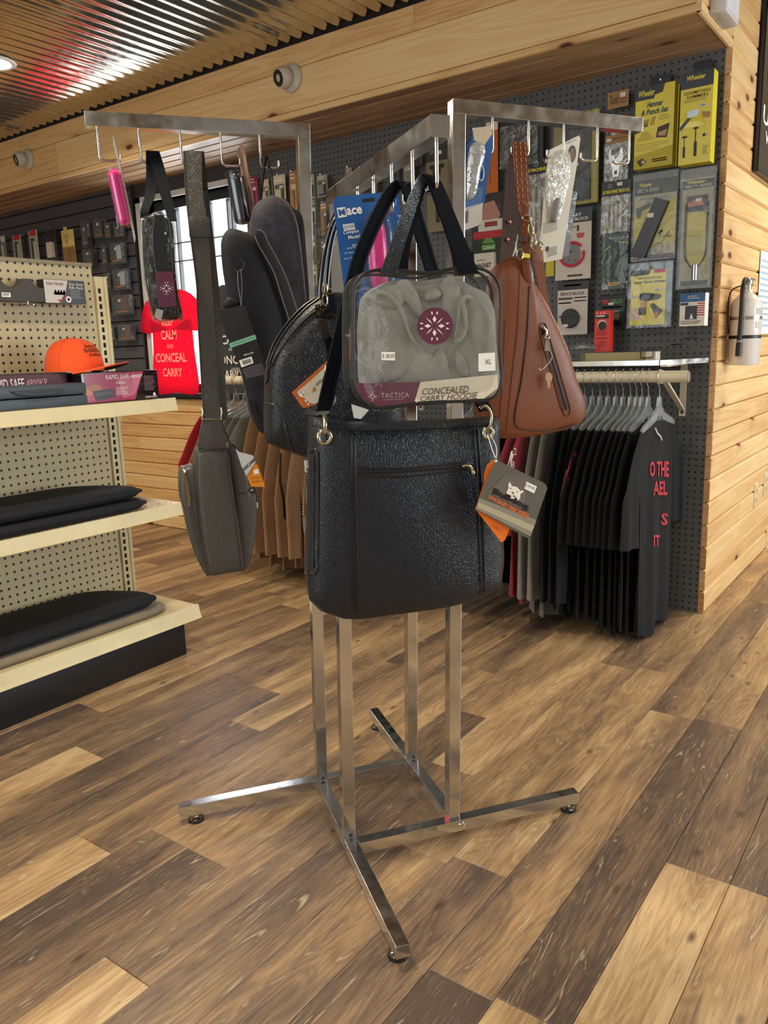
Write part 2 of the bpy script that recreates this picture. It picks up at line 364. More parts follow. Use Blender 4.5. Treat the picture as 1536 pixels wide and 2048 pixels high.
class Fr:   # a flat drawing frame: u to the right, v down, w out of the surface
    def __init__(s, o, U, Vd, N): s.o, s.U, s.V, s.N = [np.array(q, float) for q in (o, U, Vd, N)]; s.mb = MB(); s.lift = .0006
    def P(s, u, v, w_=None): return s.o+s.U*u+s.V*v+s.N*(s.lift if w_ is None else w_)
    def rect(s, u0, v0, u1, v1, mat, w_=None):
        s.mb.add([s.P(u0, v0, w_), s.P(u1, v0, w_), s.P(u1, v1, w_), s.P(u0, v1, w_)], [(3, 2, 1, 0)], mat); return s
    def poly(s, pts, mat, w_=None):
        s.mb.add([s.P(u, v, w_) for u, v in pts], [tuple(range(len(pts)))], mat); return s
    def disc(s, u, v, r, mat, w_=None, n=20, r0=0):
        ru = r; rv = r*np.linalg.norm(s.U)/np.linalg.norm(s.V)
        o_ = [(u+ru*math.cos(2*math.pi*k/n), v+rv*math.sin(2*math.pi*k/n)) for k in range(n)]
        if r0:
            i_ = [(u+(a-u)*r0, v+(b-v)*r0) for a, b in o_]; vs = [s.P(a, b, w_) for a, b in o_+i_]
            s.mb.add(vs, [(k, (k+1) % n, n+(k+1) % n, n+k) for k in range(n)], mat)
        else: s.poly(o_, mat, w_)
        return s
    def text(s, t, u0, v0, u1, v1, mat, w_=None, bold=0., shear=0., rot=0, spacing=1.):
        v, f, _ = text_mesh(t, bold, shear, spacing); w_ = (s.lift*2 if w_ is None else w_)
        if rot == 90: vs = [s.P(u0+(u1-u0)*(1-y), v1-(v1-v0)*(1-x), w_) for x, y in v]   # reads downwards
        else: vs = [s.P(u0+(u1-u0)*x, v1-(v1-v0)*y, w_) for x, y in v]
        s.mb.add(vs, f, mat); return s
    def lines(s, u0, v0, u1, v1, n, mat, frac=.35, seed=0, w_=None):
        rn = random.Random(seed)
        for k in range(n):
            a = v0+(v1-v0)*k/n; s.rect(u0, a, u0+(u1-u0)*rn.uniform(.7, 1), a+(v1-v0)/n*frac, mat, w_)
        return s
    def slab(s, t, mat, rc=0, w_=0.):   # the board itself, thickness t behind w_
        pts = rrect(rc, np.linalg.norm(s.U), np.linalg.norm(s.V)) if rc else [(0, 0), (1, 0), (1, 1), (0, 1)]
        s.mb.prism([s.P(u, v, w_) for u, v in pts], -s.N*t, mat); return s
    def boxout(s, u0, v0, u1, v1, w0, w1, mat):
        p = [s.P(u0, v1, w0), s.P(u1, v1, w0), s.P(u1, v0, w0), s.P(u0, v0, w0), s.P(u0, v1, w1), s.P(u1, v1, w1), s.P(u1, v0, w1), s.P(u0, v0, w1)]
        s.mb.hexa(p, mat); return s
    def take(s): m = s.mb; s.mb = MB(); return m
def rrect(r, W, Hh, n=4):
    ru, rv = r/W, r/Hh; out = []
    for cu, cv, a0 in ((1-ru, rv, -90), (1-ru, 1-rv, 0), (ru, 1-rv, 90), (ru, rv, 180)):
        for k in range(n+1):
            a = math.radians(a0+90*k/n); out.append((cu+ru*math.cos(a), cv+rv*math.sin(a)))
    return out
def smoothpts(pts, n=4, closed=True):   # Catmull-Rom through points
    pts = [np.array(p, float) for p in pts]; N = len(pts); out = []
    rng = range(N) if closed else range(N-1)
    for i in rng:
        p0, p1, p2, p3 = (pts[(i-1) % N], pts[i], pts[(i+1) % N], pts[(i+2) % N]) if closed else (pts[max(i-1, 0)], pts[i], pts[i+1], pts[min(i+2, N-1)])
        for k in range(n):
            t = k/n; out.append(.5*((2*p1)+(-p0+p2)*t+(2*p0-5*p1+4*p2-p3)*t*t+(-p0+3*p1-3*p2+p3)*t**3))
    if not closed: out.append(pts[-1])
    return out
from mathutils.bvhtree import BVHTree
class Surf:   # a finished mesh to lay seams, zips and labels onto
    def __init__(s, *objs):
        vs, fs = [], []
        for o in objs:
            k = len(vs); l = parent_loc(o.parent)+np.array(o.location)
            vs += [Vector(np.array(v.co)+l) for v in o.data.vertices]; fs += [tuple(j+k for j in p.vertices) for p in o.data.polygons]
        s.t = BVHTree.FromPolygons(vs, fs)
    def hit(s, px, py, lift=.0008):
        r = unit(ray(px, py)); h = s.t.ray_cast(Vector(CAM), Vector(r))
        if h[0] is None:
            h = s.t.find_nearest(Vector(CAM+r*2)); 
            q = np.array(h[0]); return q
        n = np.array(h[1]); n = n if n@r < 0 else -n
        return np.array(h[0])+n*lift
def seam(sf, pts, r, mat, mb=None, sm=4, closed=False, lift=.0008):
    mb = mb or MB(); pp = smoothpts([(x, y) for x, y in pts], sm, closed) if len(pts) > 2 else [np.array(p, float) for p in pts]
    if len(pts) == 2: a, b = pp; pp = [a+(b-a)*k/10 for k in range(11)]
    mb.tube([sf.hit(x, y, lift) for x, y in pp], r, mat, n=6, closed=closed); return mb
def stitches(sf, pts, mat, mb, gap=7, r=.0006, lift=.0012):
    pp = smoothpts([(x, y) for x, y in pts], 6, False) if len(pts) > 2 else [np.array(pts[0])+(np.array(pts[1])-np.array(pts[0]))*k/8 for k in range(9)]
    d = [0]
    for a, b in zip(pp, pp[1:]): d.append(d[-1]+np.linalg.norm(b-a))
    t = 0
    def at(t):
        for i in range(len(d)-1):
            if d[i+1] >= t: return pp[i]+(pp[i+1]-pp[i])*((t-d[i])/max(1e-6, d[i+1]-d[i]))
        return pp[-1]
    while t < d[-1]-gap*.6:
        a, b = at(t), at(t+gap*.6); mb.tube([sf.hit(*a, lift), sf.hit(*b, lift)], r, mat, n=4); t += gap
    return mb
# ================= THE ROOM =================
YW, XC, YF, ZS, ZC = 3.198, -.769, 2.786, 2.081, 2.374
XL, XR, YB, YE = -7.2, 3.1, -2.4, 8.2
def unit_plank(name, L_, W_, T_, mat, bev=.0015):   # plank along local X, top face at z=0
    mb = MB(); mb.abox(-L_/2, L_/2, -W_/2, W_/2, -T_, 0, mat); return mb.build(name, bevel=bev, smooth=30)
# --- floor
fl = MB(); fl.abox(XL-.1, XR+.1, YB-.1, YW+.1, -.12, -.004, M('#241a13', .8)); fl.abox(XC-.1, XR+.1, YW, YE+.1, -.12, -.004, M('#241a13', .8)); floor = struct(fl.build('floor'))
PWD = .128; x00 = -.42
fr = random.Random(11); pm = {}
def floor_plank(x0, y0, y1, tone, par):
    Ln = round(y1-y0, 3)
    if Ln not in pm:
        mb = MB(); c = .0012
        a, b, d = PWD/2-.0004, PWD/2-.0016, Ln/2
        vs = [(-a, -d+.0004, -.0018), (a, -d+.0004, -.0018), (a, d-.0004, -.0018), (-a, d-.0004, -.0018), (-b, -d+.0016, 0), (b, -d+.0016, 0), (b, d-.0016, 0), (-b, d-.0016, 0)]
        lo = [(x, y, -.006) for x, y, z in vs[:4]]
        mb.add(lo+vs, [(3, 2, 1, 0), (8, 9, 10, 11)]+[(i+k, (i+1) % 4+k, (i+1) % 4+k+4, i+k+4) for k in (0, 4) for i in range(4)], FLOORM)
        o = mb.build('floor_plank', smooth=0); pm[Ln] = o.data; bpy.data.objects.remove(o)
    o = bpy.data.objects.new('floor_plank', pm[Ln]); col.objects.link(o); o.parent = par
    o.location = (x0-PWD/2, (y0+y1)/2, 0); o.color = (tone, tone, tone, 1)
known = {6: [(1.007, .95, .35)], 7: [(1.007, .85, .4)], -1: [(1.54, .15, .75)], -2: [(1.54, .2, .9)], 2: [(1.31, .72, .3)], 1: [(1.012, 1.1, .5)],
         13: [(1.322, .95, .3)], 12: [(1.968, .6, .75)], 5: [(.705, .1, .75)], 4: [(.4, .5, .82)], 0: [(2.244, .82, .45)], 3: [(2.5, .3, .6)], 11: [(1.15, .25, .8)], 10: [(1.72, .7, .35)], 9: [(1.5, .8, .3)], 8: [(.9, .2, .45)]}
outer = MB()
for k in range(-28, 54):
    xr = x00-PWD*k; ys = []
    LEN = 1.22
    if k in known: jy = known[k][0][0]
    else: jy = fr.uniform(0, LEN)
    n0 = math.floor((YB-jy)/LEN)
    for n in range(n0, int((YE-jy)/LEN)+2):
        y0, y1 = max(YB, jy+n*LEN), min(YE, jy+(n+1)*LEN)
        if y1-y0 < .05: continue
        tone = min(1, max(0, fr.gauss(.46, .24)))
        if k in known and n in (-1, 0): tone = known[k][0][1 if n == -1 else 2]
        xm = xr-PWD/2
        if (-4.4 < xm < .95 and y1 > .05 and y0 < 3.3) or (-.8 < xm < .6 and 3.2 < y1 and y0 < 6.2):
            floor_plank(xr, y0, y1, tone, floor)
        elif xr-PWD > XC-.2 or y0 < YW:
            y1 = y1 if xr-PWD > XC-.2 else min(y1, YW+.05)
            outer.add([(xr-PWD+.0005, y0+.0005, 0), (xr-.0005, y0+.0005, 0), (xr-.0005, y1-.0005, 0), (xr-PWD+.0005, y1-.0005, 0)], [(0, 1, 2, 3)], FLOORM)
oo = outer.build('floor_plank_field', floor, smooth=0); oo['kind'] = 'stuff'; oo.color = (.45, .45, .45, 1)
# --- plank cladding laid course by course
pcache = {}
def clad(par, name, p0, du, nrm, length, courses, h0, ch, mat, seed, joints=None, th=.016, up=(0, 0, 1), gap=.003):
    # p0: point of the lower left corner on the finished face; du: run direction; nrm: out of the wall
    rn = random.Random(seed); du, nrm, up = unit(du), unit(nrm), unit(up); n = 0
    rot = Matrix((tuple(du), tuple(up), tuple(nrm))).transposed().to_euler() if np.dot(np.cross(du, up), nrm) > 0 else Matrix((tuple(-du), tuple(up), tuple(nrm))).transposed().to_euler()
    for c in range(courses):
        s = 0; J = (joints or {}).get(c)
        cuts = [0]+(J if J is not None else ([rn.uniform(.6, 2.4)] if length > 2.6 else []))
        if J is None:
            while cuts[-1]+2.4 < length: cuts.append(cuts[-1]+rn.uniform(1.8, 2.4))
        cuts.append(length)
        for a, b in zip(cuts, cuts[1:]):
            Ln = round(b-a, 3); hh = ch[c] if hasattr(ch, '__len__') else ch; z0 = sum(ch[:c]) if hasattr(ch, '__len__') else c*ch
            key = (Ln, round(hh, 4), th, mat.name)
            if key not in pcache:
                mb = MB(); x, y, e, q = Ln/2-.0006, hh/2, min(.008, hh*.2), (.006 if gap > .002 else gap)
                ring = [(-x, -y+.0011, -q-.002), (x, -y+.0011, -q-.002), (x, y-.0011, -q-.002), (-x, y-.0011, -q-.002)]
                top = [(-x, -y+e, 0), (x, -y+e, 0), (x, y-e, 0), (-x, y-e, 0)]; lo = [(u, v, -th) for u, v, _ in ring]
                mb.add(lo+ring+top, [(3, 2, 1, 0), (8, 9, 10, 11)]+[(i+k, (i+1) % 4+k, (i+1) % 4+k+4, i+k+4) for k in (0, 4) for i in range(4)], mat)
                o = mb.build(name, smooth=0); pcache[key] = o.data; bpy.data.objects.remove(o)
            o = bpy.data.objects.new(name, pcache[key]); col.objects.link(o); o.parent = par
            pos = np.array(p0)+du*((a+b)/2)+up*(h0+z0+hh/2)-parent_loc(par)
            o.location = tuple(map(float, pos)); o.rotation_euler = rot; n += 1
    return n
# long wall: one plane, with slatwall, window and pegboard along it
WX0, WX1, WZ0, WZ1 = -4.06, -3.2, .862, 1.975
wb = MB(); dk = M('#3a3b42', .7)
wb.abox(XL, WX0, YW+.006, YW+.12, .845, ZC, dk); wb.abox(XL, WX0, YW+.021, YW+.12, 0, .845, dk); wb.abox(WX1, XC-.03, YW+.006, YW+.12, 0, ZC, dk)
wb.abox(WX0, WX1, YW+.02, YW+.12, 0, WZ0, dk); wb.abox(WX0, WX1, YW+.006, YW+.12, WZ1, ZC, dk)
wall_back = struct(wb.build('wall_back'))
pb = MB(); pb.abox(WX1+.03, XC-.022, YW-.004, YW+.005, 0, ZS, PEGGREY); pegboard = pb.build('pegboard', wall_back)
# end grain of the cladding seen on the corner
for i in range(23):
    z0 = i*.0905
    cm = MB(); cm.prism([(XC-.022, YW-.0045, z0+.001), (XC-.004, YW-.0045, z0+.001), (XC, YW-.0045, z0+.007), (XC, YW-.0045, z0+.083), (XC-.004, YW-.0045, z0+.0895), (XC-.009, YW-.0045, z0+.0895), (XC-.009, YW-.0045, z0+.096), (XC-.014, YW-.0045, z0+.096), (XC-.014, YW-.0045, z0+.0895), (XC-.022, YW-.0045, z0+.0895)], (0, .002, 0), PINE2)
    cm.build('plank_end', wall_back, smooth=0)
cm = MB(); cm.abox(XC-.024, XC-.0165, YW-.002, YW+.12, 0, ZC, M('#3a2a1c', .8)); cm.build('corner_batten', wall_back)
# wainscot under the window
clad(wall_back, 'wainscot_plank', (-5.6, YW+.004, 0), (1, 0, 0), (0, -1, 0), 2.55, 10, 0, .0826, PINE, 3, joints={8: [1.15], 5: [], 9: [1.9], 7: [], 6: [1.3]})
# slatwall
sm_ = M('#4b4c55', .5); sl = MB(); sh = .0762; zz = .30
SLX1 = -4.135
swp = thing('slatwall_panel', 'dark grey slatwall panel hung with small packages left of the window', 'wall panel', (-5.7, YW, 0)) if False else None
slat_parent = wall_back
smesh = None; z = .84
k = 0
while z < ZS-.01:
    z1 = min(z+sh, ZS)
    mb = MB(); mb.abox(-6.9, SLX1, YW-.016, YW-.002, z+.009, z1, sm_); mb.abox(-6.9, SLX1, YW-.007, YW-.001, z, z+.009, M('#131318', .8))
    mb.build('slat', wall_back, smooth=0); z = z1
eb = MB(); eb.abox(SLX1, SLX1+.012, YW-.018, YW, .84, ZS, M('#2a2526', .6)); eb.build('slatwall_edge', wall_back)
# --- window
wm = struct(MB().abox(WX0, WX1, YW+.10, YW+.104, WZ0, WZ1, clear('window_glass', '#ffffff', .02, .0, .0, 1, .0)).build('window_1'))
fm = M('#1d2426', .45); fb = MB()
for a in ((WX0, WX0+.05), (WX1-.045, WX1)): fb.abox(a[0], a[1], YW+.05, YW+.115, WZ0, WZ1, fm)
fb.abox(WX0, WX1, YW+.05, YW+.115, WZ1-.05, WZ1, fm); fb.abox(WX0, WX1, YW+.05, YW+.115, WZ0, WZ0+.05, fm)
fb.abox(-3.62, -3.575, YW+.06, YW+.112, WZ0, WZ1, fm); fb.build('window_frame', wm)
for x in (-3.865,): MB().abox(x-.004, x+.004, YW+.085, YW+.112, WZ0, WZ1, fm).build('muntin', wm)
for x in (-3.43, -3.395): MB().abox(x-.004, x+.004, YW+.085, YW+.112, 1.3, WZ1, fm).build('muntin', wm)
for z_ in (1.735, 1.632, 1.25):
    MB().abox(WX0, WX1, YW+.085, YW+.112, z_-.004, z_+.004, M('#5f6a6e', .5)).build('muntin', wm)
jb = MB(); jm = M('#c7c9c9', .35)
jb.abox(WX0-.045, WX0, YW-.012, YW+.10, .862, WZ1+.03, jm); jb.build('window_jamb', wm)
jb = MB(); jb.abox(WX0-.045, WX1+.0, YW-.012, YW+.10, WZ1, WZ1+.03, jm); jb.build('window_header', wm)
tb = MB(); tb.abox(SLX1, -2.6, YW-.03, YW+.10, .835, .86, M('#1c1a1c', .5)); struct(tb.build('trim_1'))
# --- soffit: fascia boards and underside
sb = MB(); sb.abox(XL, XC-.017, YF+.017, YW+.12, ZS+.017, ZC, M('#6b4a2c', .8)); soffit = struct(sb.build('trim_2'))
FLN = XC-.0-(-7.0)
clad(soffit, 'fascia_board', (-7.0, YF, ZS), (1, 0, 0), (0, -1, 0), FLN, 3, -.004, [.026, .165, .106], PINE, 9, joints={0: [2.76], 1: [2.76, ], 2: [2.4, 5.17]}, gap=.001)
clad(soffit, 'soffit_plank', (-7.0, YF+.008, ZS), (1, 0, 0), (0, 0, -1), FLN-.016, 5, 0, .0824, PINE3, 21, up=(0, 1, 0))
# --- pine wall going back from the corner
pw = MB(); pw.abox(XC-.12, XC-.017, YW+.01, YE, 0, ZC+.02, M('#6b4a2c', .8)); wall_pine = struct(pw.build('wall_right'))
clad(wall_pine, 'wall_plank', (XC, YW-.003, 0), (0, 1, 0), (1, 0, 0), YE-YW, 26, .0, .0905, PINE, 5, joints={6: [.42], 7: [.66], 12: [1.1], 16: [.9], 20: [1.3], 3: [.55], 24: [.5]})
# closing end of the soffit: the end grain side boards
clad(soffit, 'soffit_end_board', (XC, YF-.0, ZS-.004), (0, 1, 0), (1, 0, 0), YW-YF-.004, 3, 0, [.03, .165, .102], PINE, 6)
# --- corrugated metal ceiling
cg = MB(); pitch = .068; nx = int((XR-XL)/pitch*8); P = []
for i in range(nx+1):
    x = XL+(XR-XL)*i/nx; z = ZC+.008*math.sin(2*math.pi*x/pitch)
    P.append([(x, y, z) for y in np.linspace(YB, YF-.004, 7)])
cg.grid(P, GALV)
P = []
for i in range(int((XR-XC)/pitch*8)+1):
    x = XC+.004+(XR-XC-.004)*i/int((XR-XC)/pitch*8); z = ZC+.008*math.sin(2*math.pi*x/pitch)
    P.append([(x, y, z) for y in np.linspace(YF-.004, YE, 9)])
cg.grid(P, GALV); ceiling = struct(cg.build('ceiling', smooth=60))
cb = MB(); cb.abox(XL, XR, YB-.1, YW+.12, ZC+.62, ZC+.72, M('#70563a', .8)); cb.abox(XC-.12, XR, YW, YE, ZC+.62, ZC+.72, M('#70563a', .8)); cb.abox(XL, XC-.12, YF+.03, YW+.11, ZC+.006, ZC+.03, M('#191512', .8)); cb.abox(XL, XR, YB, YF-.01, ZC+.02, ZC+.04, M('#14110e', .9))
struct(cb.build('ceiling_deck'))
dark = MB(); dark.abox(XL, XC-.02, YF-.0035, YF+.012, ZC-.016, ZC+.01, M('#12100f', .9)); struct(dark.build('trim_3'))
# --- other walls of the shop (outside the frame) with glazing openings, the door one added for highlights
ow = MB(); wl = M('#dcdad4', .6)
ow.abox(XL-.1, XL, YB, YW+.1, 0, 3.0, wl); struct(ow.build('wall_left'))
ow = MB()
for a in ((XL, -3.1), (-.1, XR)): ow.abox(a[0], a[1], YB-.1, YB, 0, 3.0, wl)
ow.abox(-3.1, -.1, YB-.1, YB, 0, .5, wl); ow.abox(-3.1, -.1, YB-.1, YB, 2.3, 3.0, wl); struct(ow.build('wall_front'))
ow = MB(); ow.abox(XR, XR+.1, YB, -1.75, 0, 3.0, wl); ow.abox(XR, XR+.1, -.75, 2.3, 0, 3.0, wl); ow.abox(XR, XR+.1, -1.75, -.75, 2.1, 3.0, wl); ow.abox(XR+.02, XR+.07, -1.72, -1.64, 0, 2.1, M('#33363a', .5)); ow.abox(XR+.02, XR+.07, -.86, -.78, 0, 2.1, M('#33363a', .5)); ow.abox(XR+.02, XR+.07, -1.75, -.75, .95, 1.03, M('#33363a', .5)); ow.abox(XR, XR+.1, 5.0, YE, 0, 3.0, wl); ow.abox(XR, XR+.1, 2.3, 5.0, 0, .4, wl); ow.abox(XR, XR+.1, 2.3, 5.0, 2.3, 3.0, wl)  # unseen door opening and its bars added for highlights on bags and posts
for y in (3.65,): ow.abox(XR+.02, XR+.08, y-.04, y+.04, .4, 2.3, M('#33363a', .5)); struct(ow.build('wall_side'))
ow = MB(); ow.abox(XC-.12, XR, YE, YE+.1, 0, 3.0, wl); struct(ow.build('wall_far'))
# --- recessed ceiling lamps
GLOW = emit('#fff0cf', 14)
def lamp(x, y, label):
    t = thing('recessed_lamp', label, 'ceiling lamp', (x, y, ZC-.012), 'recessed lamps in the metal ceiling')
    z0 = ZC-.012
    m = MB(); m.lathe([(.098, .0), (.1, -.003), (.092, -.008), (.078, -.008), (.076, .0)], (x, y, z0), WHT, 32); m.build('trim_ring', t)
    m = MB(); m.lathe([(.075, -.004), (.03, -.007), (.001, -.0075)], (x, y, z0), GLOW, 28); m.build('diffuser', t)
    l = bpy.data.lights.new('lamp_light', 'AREA'); l.shape = 'DISK'; l.size = .15; l.energy = 21; l.color = (1, .87, .66); l.spread = math.radians(150)
    lo = bpy.data.objects.new('lamp_light', l); col.objects.link(lo); lo.parent = t; lo.location = (0, 0, -.02)
    return t
LL = ['glowing at the left edge of the photo', 'above the clothing rack', 'above the gondola shelving', 'nearest the side glazing', 'just behind the viewer', 'nearest the front glazing', 'over the aisle beside the pine wall', 'between the slatwall and the gondola', 'in the far left front corner', 'at the far end of the aisle']
for (x, y), q in zip(LAMPS, LL): lamp(x, y, 'round recessed lamp in the metal ceiling '+q)
# ================= THE FOUR-WAY RACK =================
rack = thing('clothing_rack', 'worn chrome four-way display rack standing free in the middle of the plank floor', 'display rack', O)
TW = .0262
zb0 = .02
def fl2(px, py, z=.02): return onz(px, py, z)
pts = {n: fl2(*p) for n, p in dict(F1=(372, 1638), P1=(642, 1582), P4=(825, 1540), P2=(699, 1698), P3=(903, 1662), F2=(797, 1922), F3=(1165, 1638), F4=(742, 1447)).items()}
loc = {n: np.array([(p-O)@A, (p-O)@B]) for n, p in pts.items()}
b1, b3 = .131, -.152; a2, a4 = -.121, .121
def up(a, b, lean, z, z0=.02): return L(a+lean*(z-z0), b, z)
LEAN = .021
def barz(p, q, mat=CHROME, w=TW, h=TW):
    m = MB(); m.bar(p, q, w, h, mat); return m
zc = .02+TW/2
# base bars
barz(L(-.463, b1, zc), L(a4-TW/2, b1, zc)).build('base_bar', rack, bevel=.001, smooth=0)
barz(L(a2+TW/2, b3, zc), L(.432, b3, zc)).build('base_bar', rack, bevel=.001, smooth=0)
barz(L(a2, -.476, zc), L(a2, b1-TW/2, zc)).build('base_bar', rack, bevel=.001, smooth=0)
barz(L(a4, b3+TW/2, zc), L(a4, .447, zc)).build('base_bar', rack, bevel=.001, smooth=0)
# posts: lower sleeves and upper arms
Z1, Z3, Z2, Z4 = 1.549, 1.536, 1.372, 1.345
posts = [(a2, b1, Z1), (a2, b3, Z2), (a4, b3, Z3), (a4, b1, Z4)]
posts[0] = (-.119, .125, Z1); posts[1] = (-.121, -.125, Z2); posts[2] = (.117, -.144, Z3); posts[3] = (.125, .139, Z4)
lastz = {}
def post(a, b, zt):
    m = MB(); s = TW/2
    bt = [L(a+da, b+db, .02+TW) for da, db in ((-s, -s), (s, -s), (s, s), (-s, s))]
    ztp = zt-TW; tp = [up(a, b, LEAN, ztp)+A*da+B*db for da, db in ((-s, -s), (s, -s), (s, s), (-s, s))]
    m.hexa(bt+tp, CHROME); return m.build('post', rack, bevel=.001, smooth=0)
for p in posts: post(*p)
# feet
def foot(a, b):
    m = MB(); m.lathe([(.004, .02), (.004, .010), (.011, .009), (.0165, .006), (.0175, .0), ], L(a, b, 0), CHROME2, 20)
    m.lathe([(.0178, .0065), (.0185, .0), ], L(a, b, 0), M('#17181a', .5), 20); m.build('levelling_foot', rack)
for a, b in ((-.425, b1-.002), (.412, b3), (a2, -.445), (a4, .41), ): foot(a, b)
for a, b in ((a2-TW/2, b3), ): 
    m = MB(); m.lathe([(.009, 0), (.0085, .003), (.004, .0045)], L(a, b, zc), CHROME2, 14, ax=-A); m.build('bolt', rack)
m = MB(); m.lathe([(.008, 0), (.0075, .003), (.0035, .0045)], L(a4+.01, b3-TW/2, zc), CHROME2, 14, ax=-B); m.build('bolt', rack)
# arms
def arm(pa, pb, nm='arm'):
    return barz(pa, pb, CHROME, TW, TW*1.02).build(nm, rack, bevel=.001, smooth=0)
t1 = up(-.119, .125, LEAN, Z1-TW/2); t2 = up(-.121, -.125, LEAN, Z2-TW/2); t3 = up(.117, -.144, LEAN, Z3-TW/2); t4 = up(.125, .139, LEAN, Z4-TW/2)
arm1 = arm(t1+A*TW/2, L(-.520, .125, Z1-TW/2)); arm3 = arm(t3-A*TW/2, L(.555, -.144, 1.525-TW/2))
end2 = LA(837, 247, -.098); 
AX2 = (t2-O)@A
arm2 = arm(t2+B*TW/2, L(AX2-.004, -.648, 1.351)); arm4 = arm(t4-B*TW/2, L((t4-O)@A+.004, .54, Z4-TW/2))
# arm end caps and hooks
def hook(top, d, drop=.062, reach=.037, tip=.014, nm='hook'):
    r = .0028; top = np.array(top); p = [top, top-ZU*(drop-.008), top-ZU*(drop-.002)+d*.002, top-ZU*drop+d*.008, top-ZU*drop+d*(reach-.006), top-ZU*(drop-.002)+d*(reach-.001), top-ZU*(drop-.006)+d*reach, top-ZU*(drop-tip)+d*reach]
    m = MB(); m.tube(p, r, STEELHK, 10); m.build(nm, rack, smooth=60); return top-ZU*(drop-.003)+d*reach*.5
H1 = [hook(L(a, .125, 1.524), A) for a in (-.499, -.421, -.341, -.26, -.18)]
H3 = [hook(L(a, -.144, z), -A) for a, z in ((.223, 1.508), (.301, 1.507), (.379, 1.505), (.456, 1.503), (.532, 1.501))]
H2 = [hook(L(AX2-.004+(b+.13)*.0, b, 1.341), B, drop=.06) for b in (-.632, -.545, -.458, -.371, -.284)]
H4 = [hook(L((t4-O)@A+.003, b, Z4-TW), -B, drop=.06) for b in (.5, .42, .34, .26)]

m = MB(); m.box(L(.098, -.144-TW/2-.0006, .02+TW+.006), A*.004, B*.0003, ZU*.009, M('#d8405a', .4)); m.build('red_sticker', rack)
for a_, b_ in ((-.119, .125), (-.121, -.125), (.125, .139)):
    m = MB(); m.lathe([(.0045, 0), (.004, .0008), (.001, .001)], L(a_+.002, b_-TW/2, .02+TW+.006), M('#2a2018', .5), 12, ax=-B); m.build('bolt_hole', rack)
# ================= GONDOLA SHELVING =================
CREAM = M('#d5c79c', .42); CREAM2 = M('#c9bb90', .5); KICK = M('#101318', .4)
GX, GP, GY0, GY1 = -2.226, -2.60, -1.9, 1.85
gon = thing('gondola_shelf', 'cream steel gondola with pegboard back and black kick plate at the left', 'shelving', (-2.4, .6, 0))
m = MB(); m.abox(GP-.02, GP, GY0, 1.80, .10, 1.413, PEGCREAM); m.build('back_panel', gon)
m = MB(); m.abox(GP-.022, GP+.006, GY0, 1.80, 1.405, 1.417, M('#8d7f5e', .5)); m.build('top_cap', gon)
for y in (1.805, .585):
    m = MB(); m.abox(GP-.03, GP+.008, y, y+.046, 0.0, 1.372, CREAM); m.abox(GP-.03, GP+.014, y+.034, y+.046, 0, 1.372, CREAM); u_p = m.build('upright', gon, bevel=.001)
    m = MB()
    for k in range(43): m.abox(GP+.0083, GP+.0093, y+.009, y+.019, .15+k*.0277, .15+k*.0277+.017, M('#15130f', .9))
    m.build('slots', u_p)
def shelf(z, x1=GX, y1=1.823, y0=GY0, depth=None):
    m = MB(); m.abox(GP+.012, x1, y0, y1, z-.018, z, CREAM); s_ = m.build('shelf', gon, bevel=.001)
    m = MB(); m.prism([(x1-.002, y0, z+.004), (x1+.004, y0, z+.003), (x1+.010, y0, z-.032), (x1+.014, y0, z-.040), (x1+.003, y0, z-.040), (x1-.002, y0, z-.03)], (0, y1-y0, 0), CREAM); m.build('price_rail', s_, bevel=0, smooth=0)
    m = MB()
    for k in range(60):
        y = y1-.03-k*.03
        for xx in (x1-.03, x1-.06): m.lathe([(.003, 0), (.003, .0004)], (xx, y, z+.0001), M('#4c4636', .8), 8)
    q_ = m.build('perforations', s_); q_['kind'] = 'stuff'
shelf(.935); shelf(.567)
m = MB(); m.abox(GP+.01, GX, GY0, GY1, .155, .176, CREAM); m.prism([(GX-.002, GY0, .18), (GX+.004, GY0, .179), (GX+.012, GY0, .142), (GX+.018, GY0, .130), (GX, GY0, .130)], (0, GY1-GY0, 0), CREAM); m.build('base_shelf', gon, smooth=0)
m = MB(); m.abox(GP, GX-.012, GY0, 1.79, .002, .155, KICK); m.build('kick_plate', gon, bevel=.002, smooth=20)
m = MB(); m.abox(GP, GX-.035, GY0, 1.80, .0, .02, M('#5a4a3c', .6)); m.build('base_strip', gon)
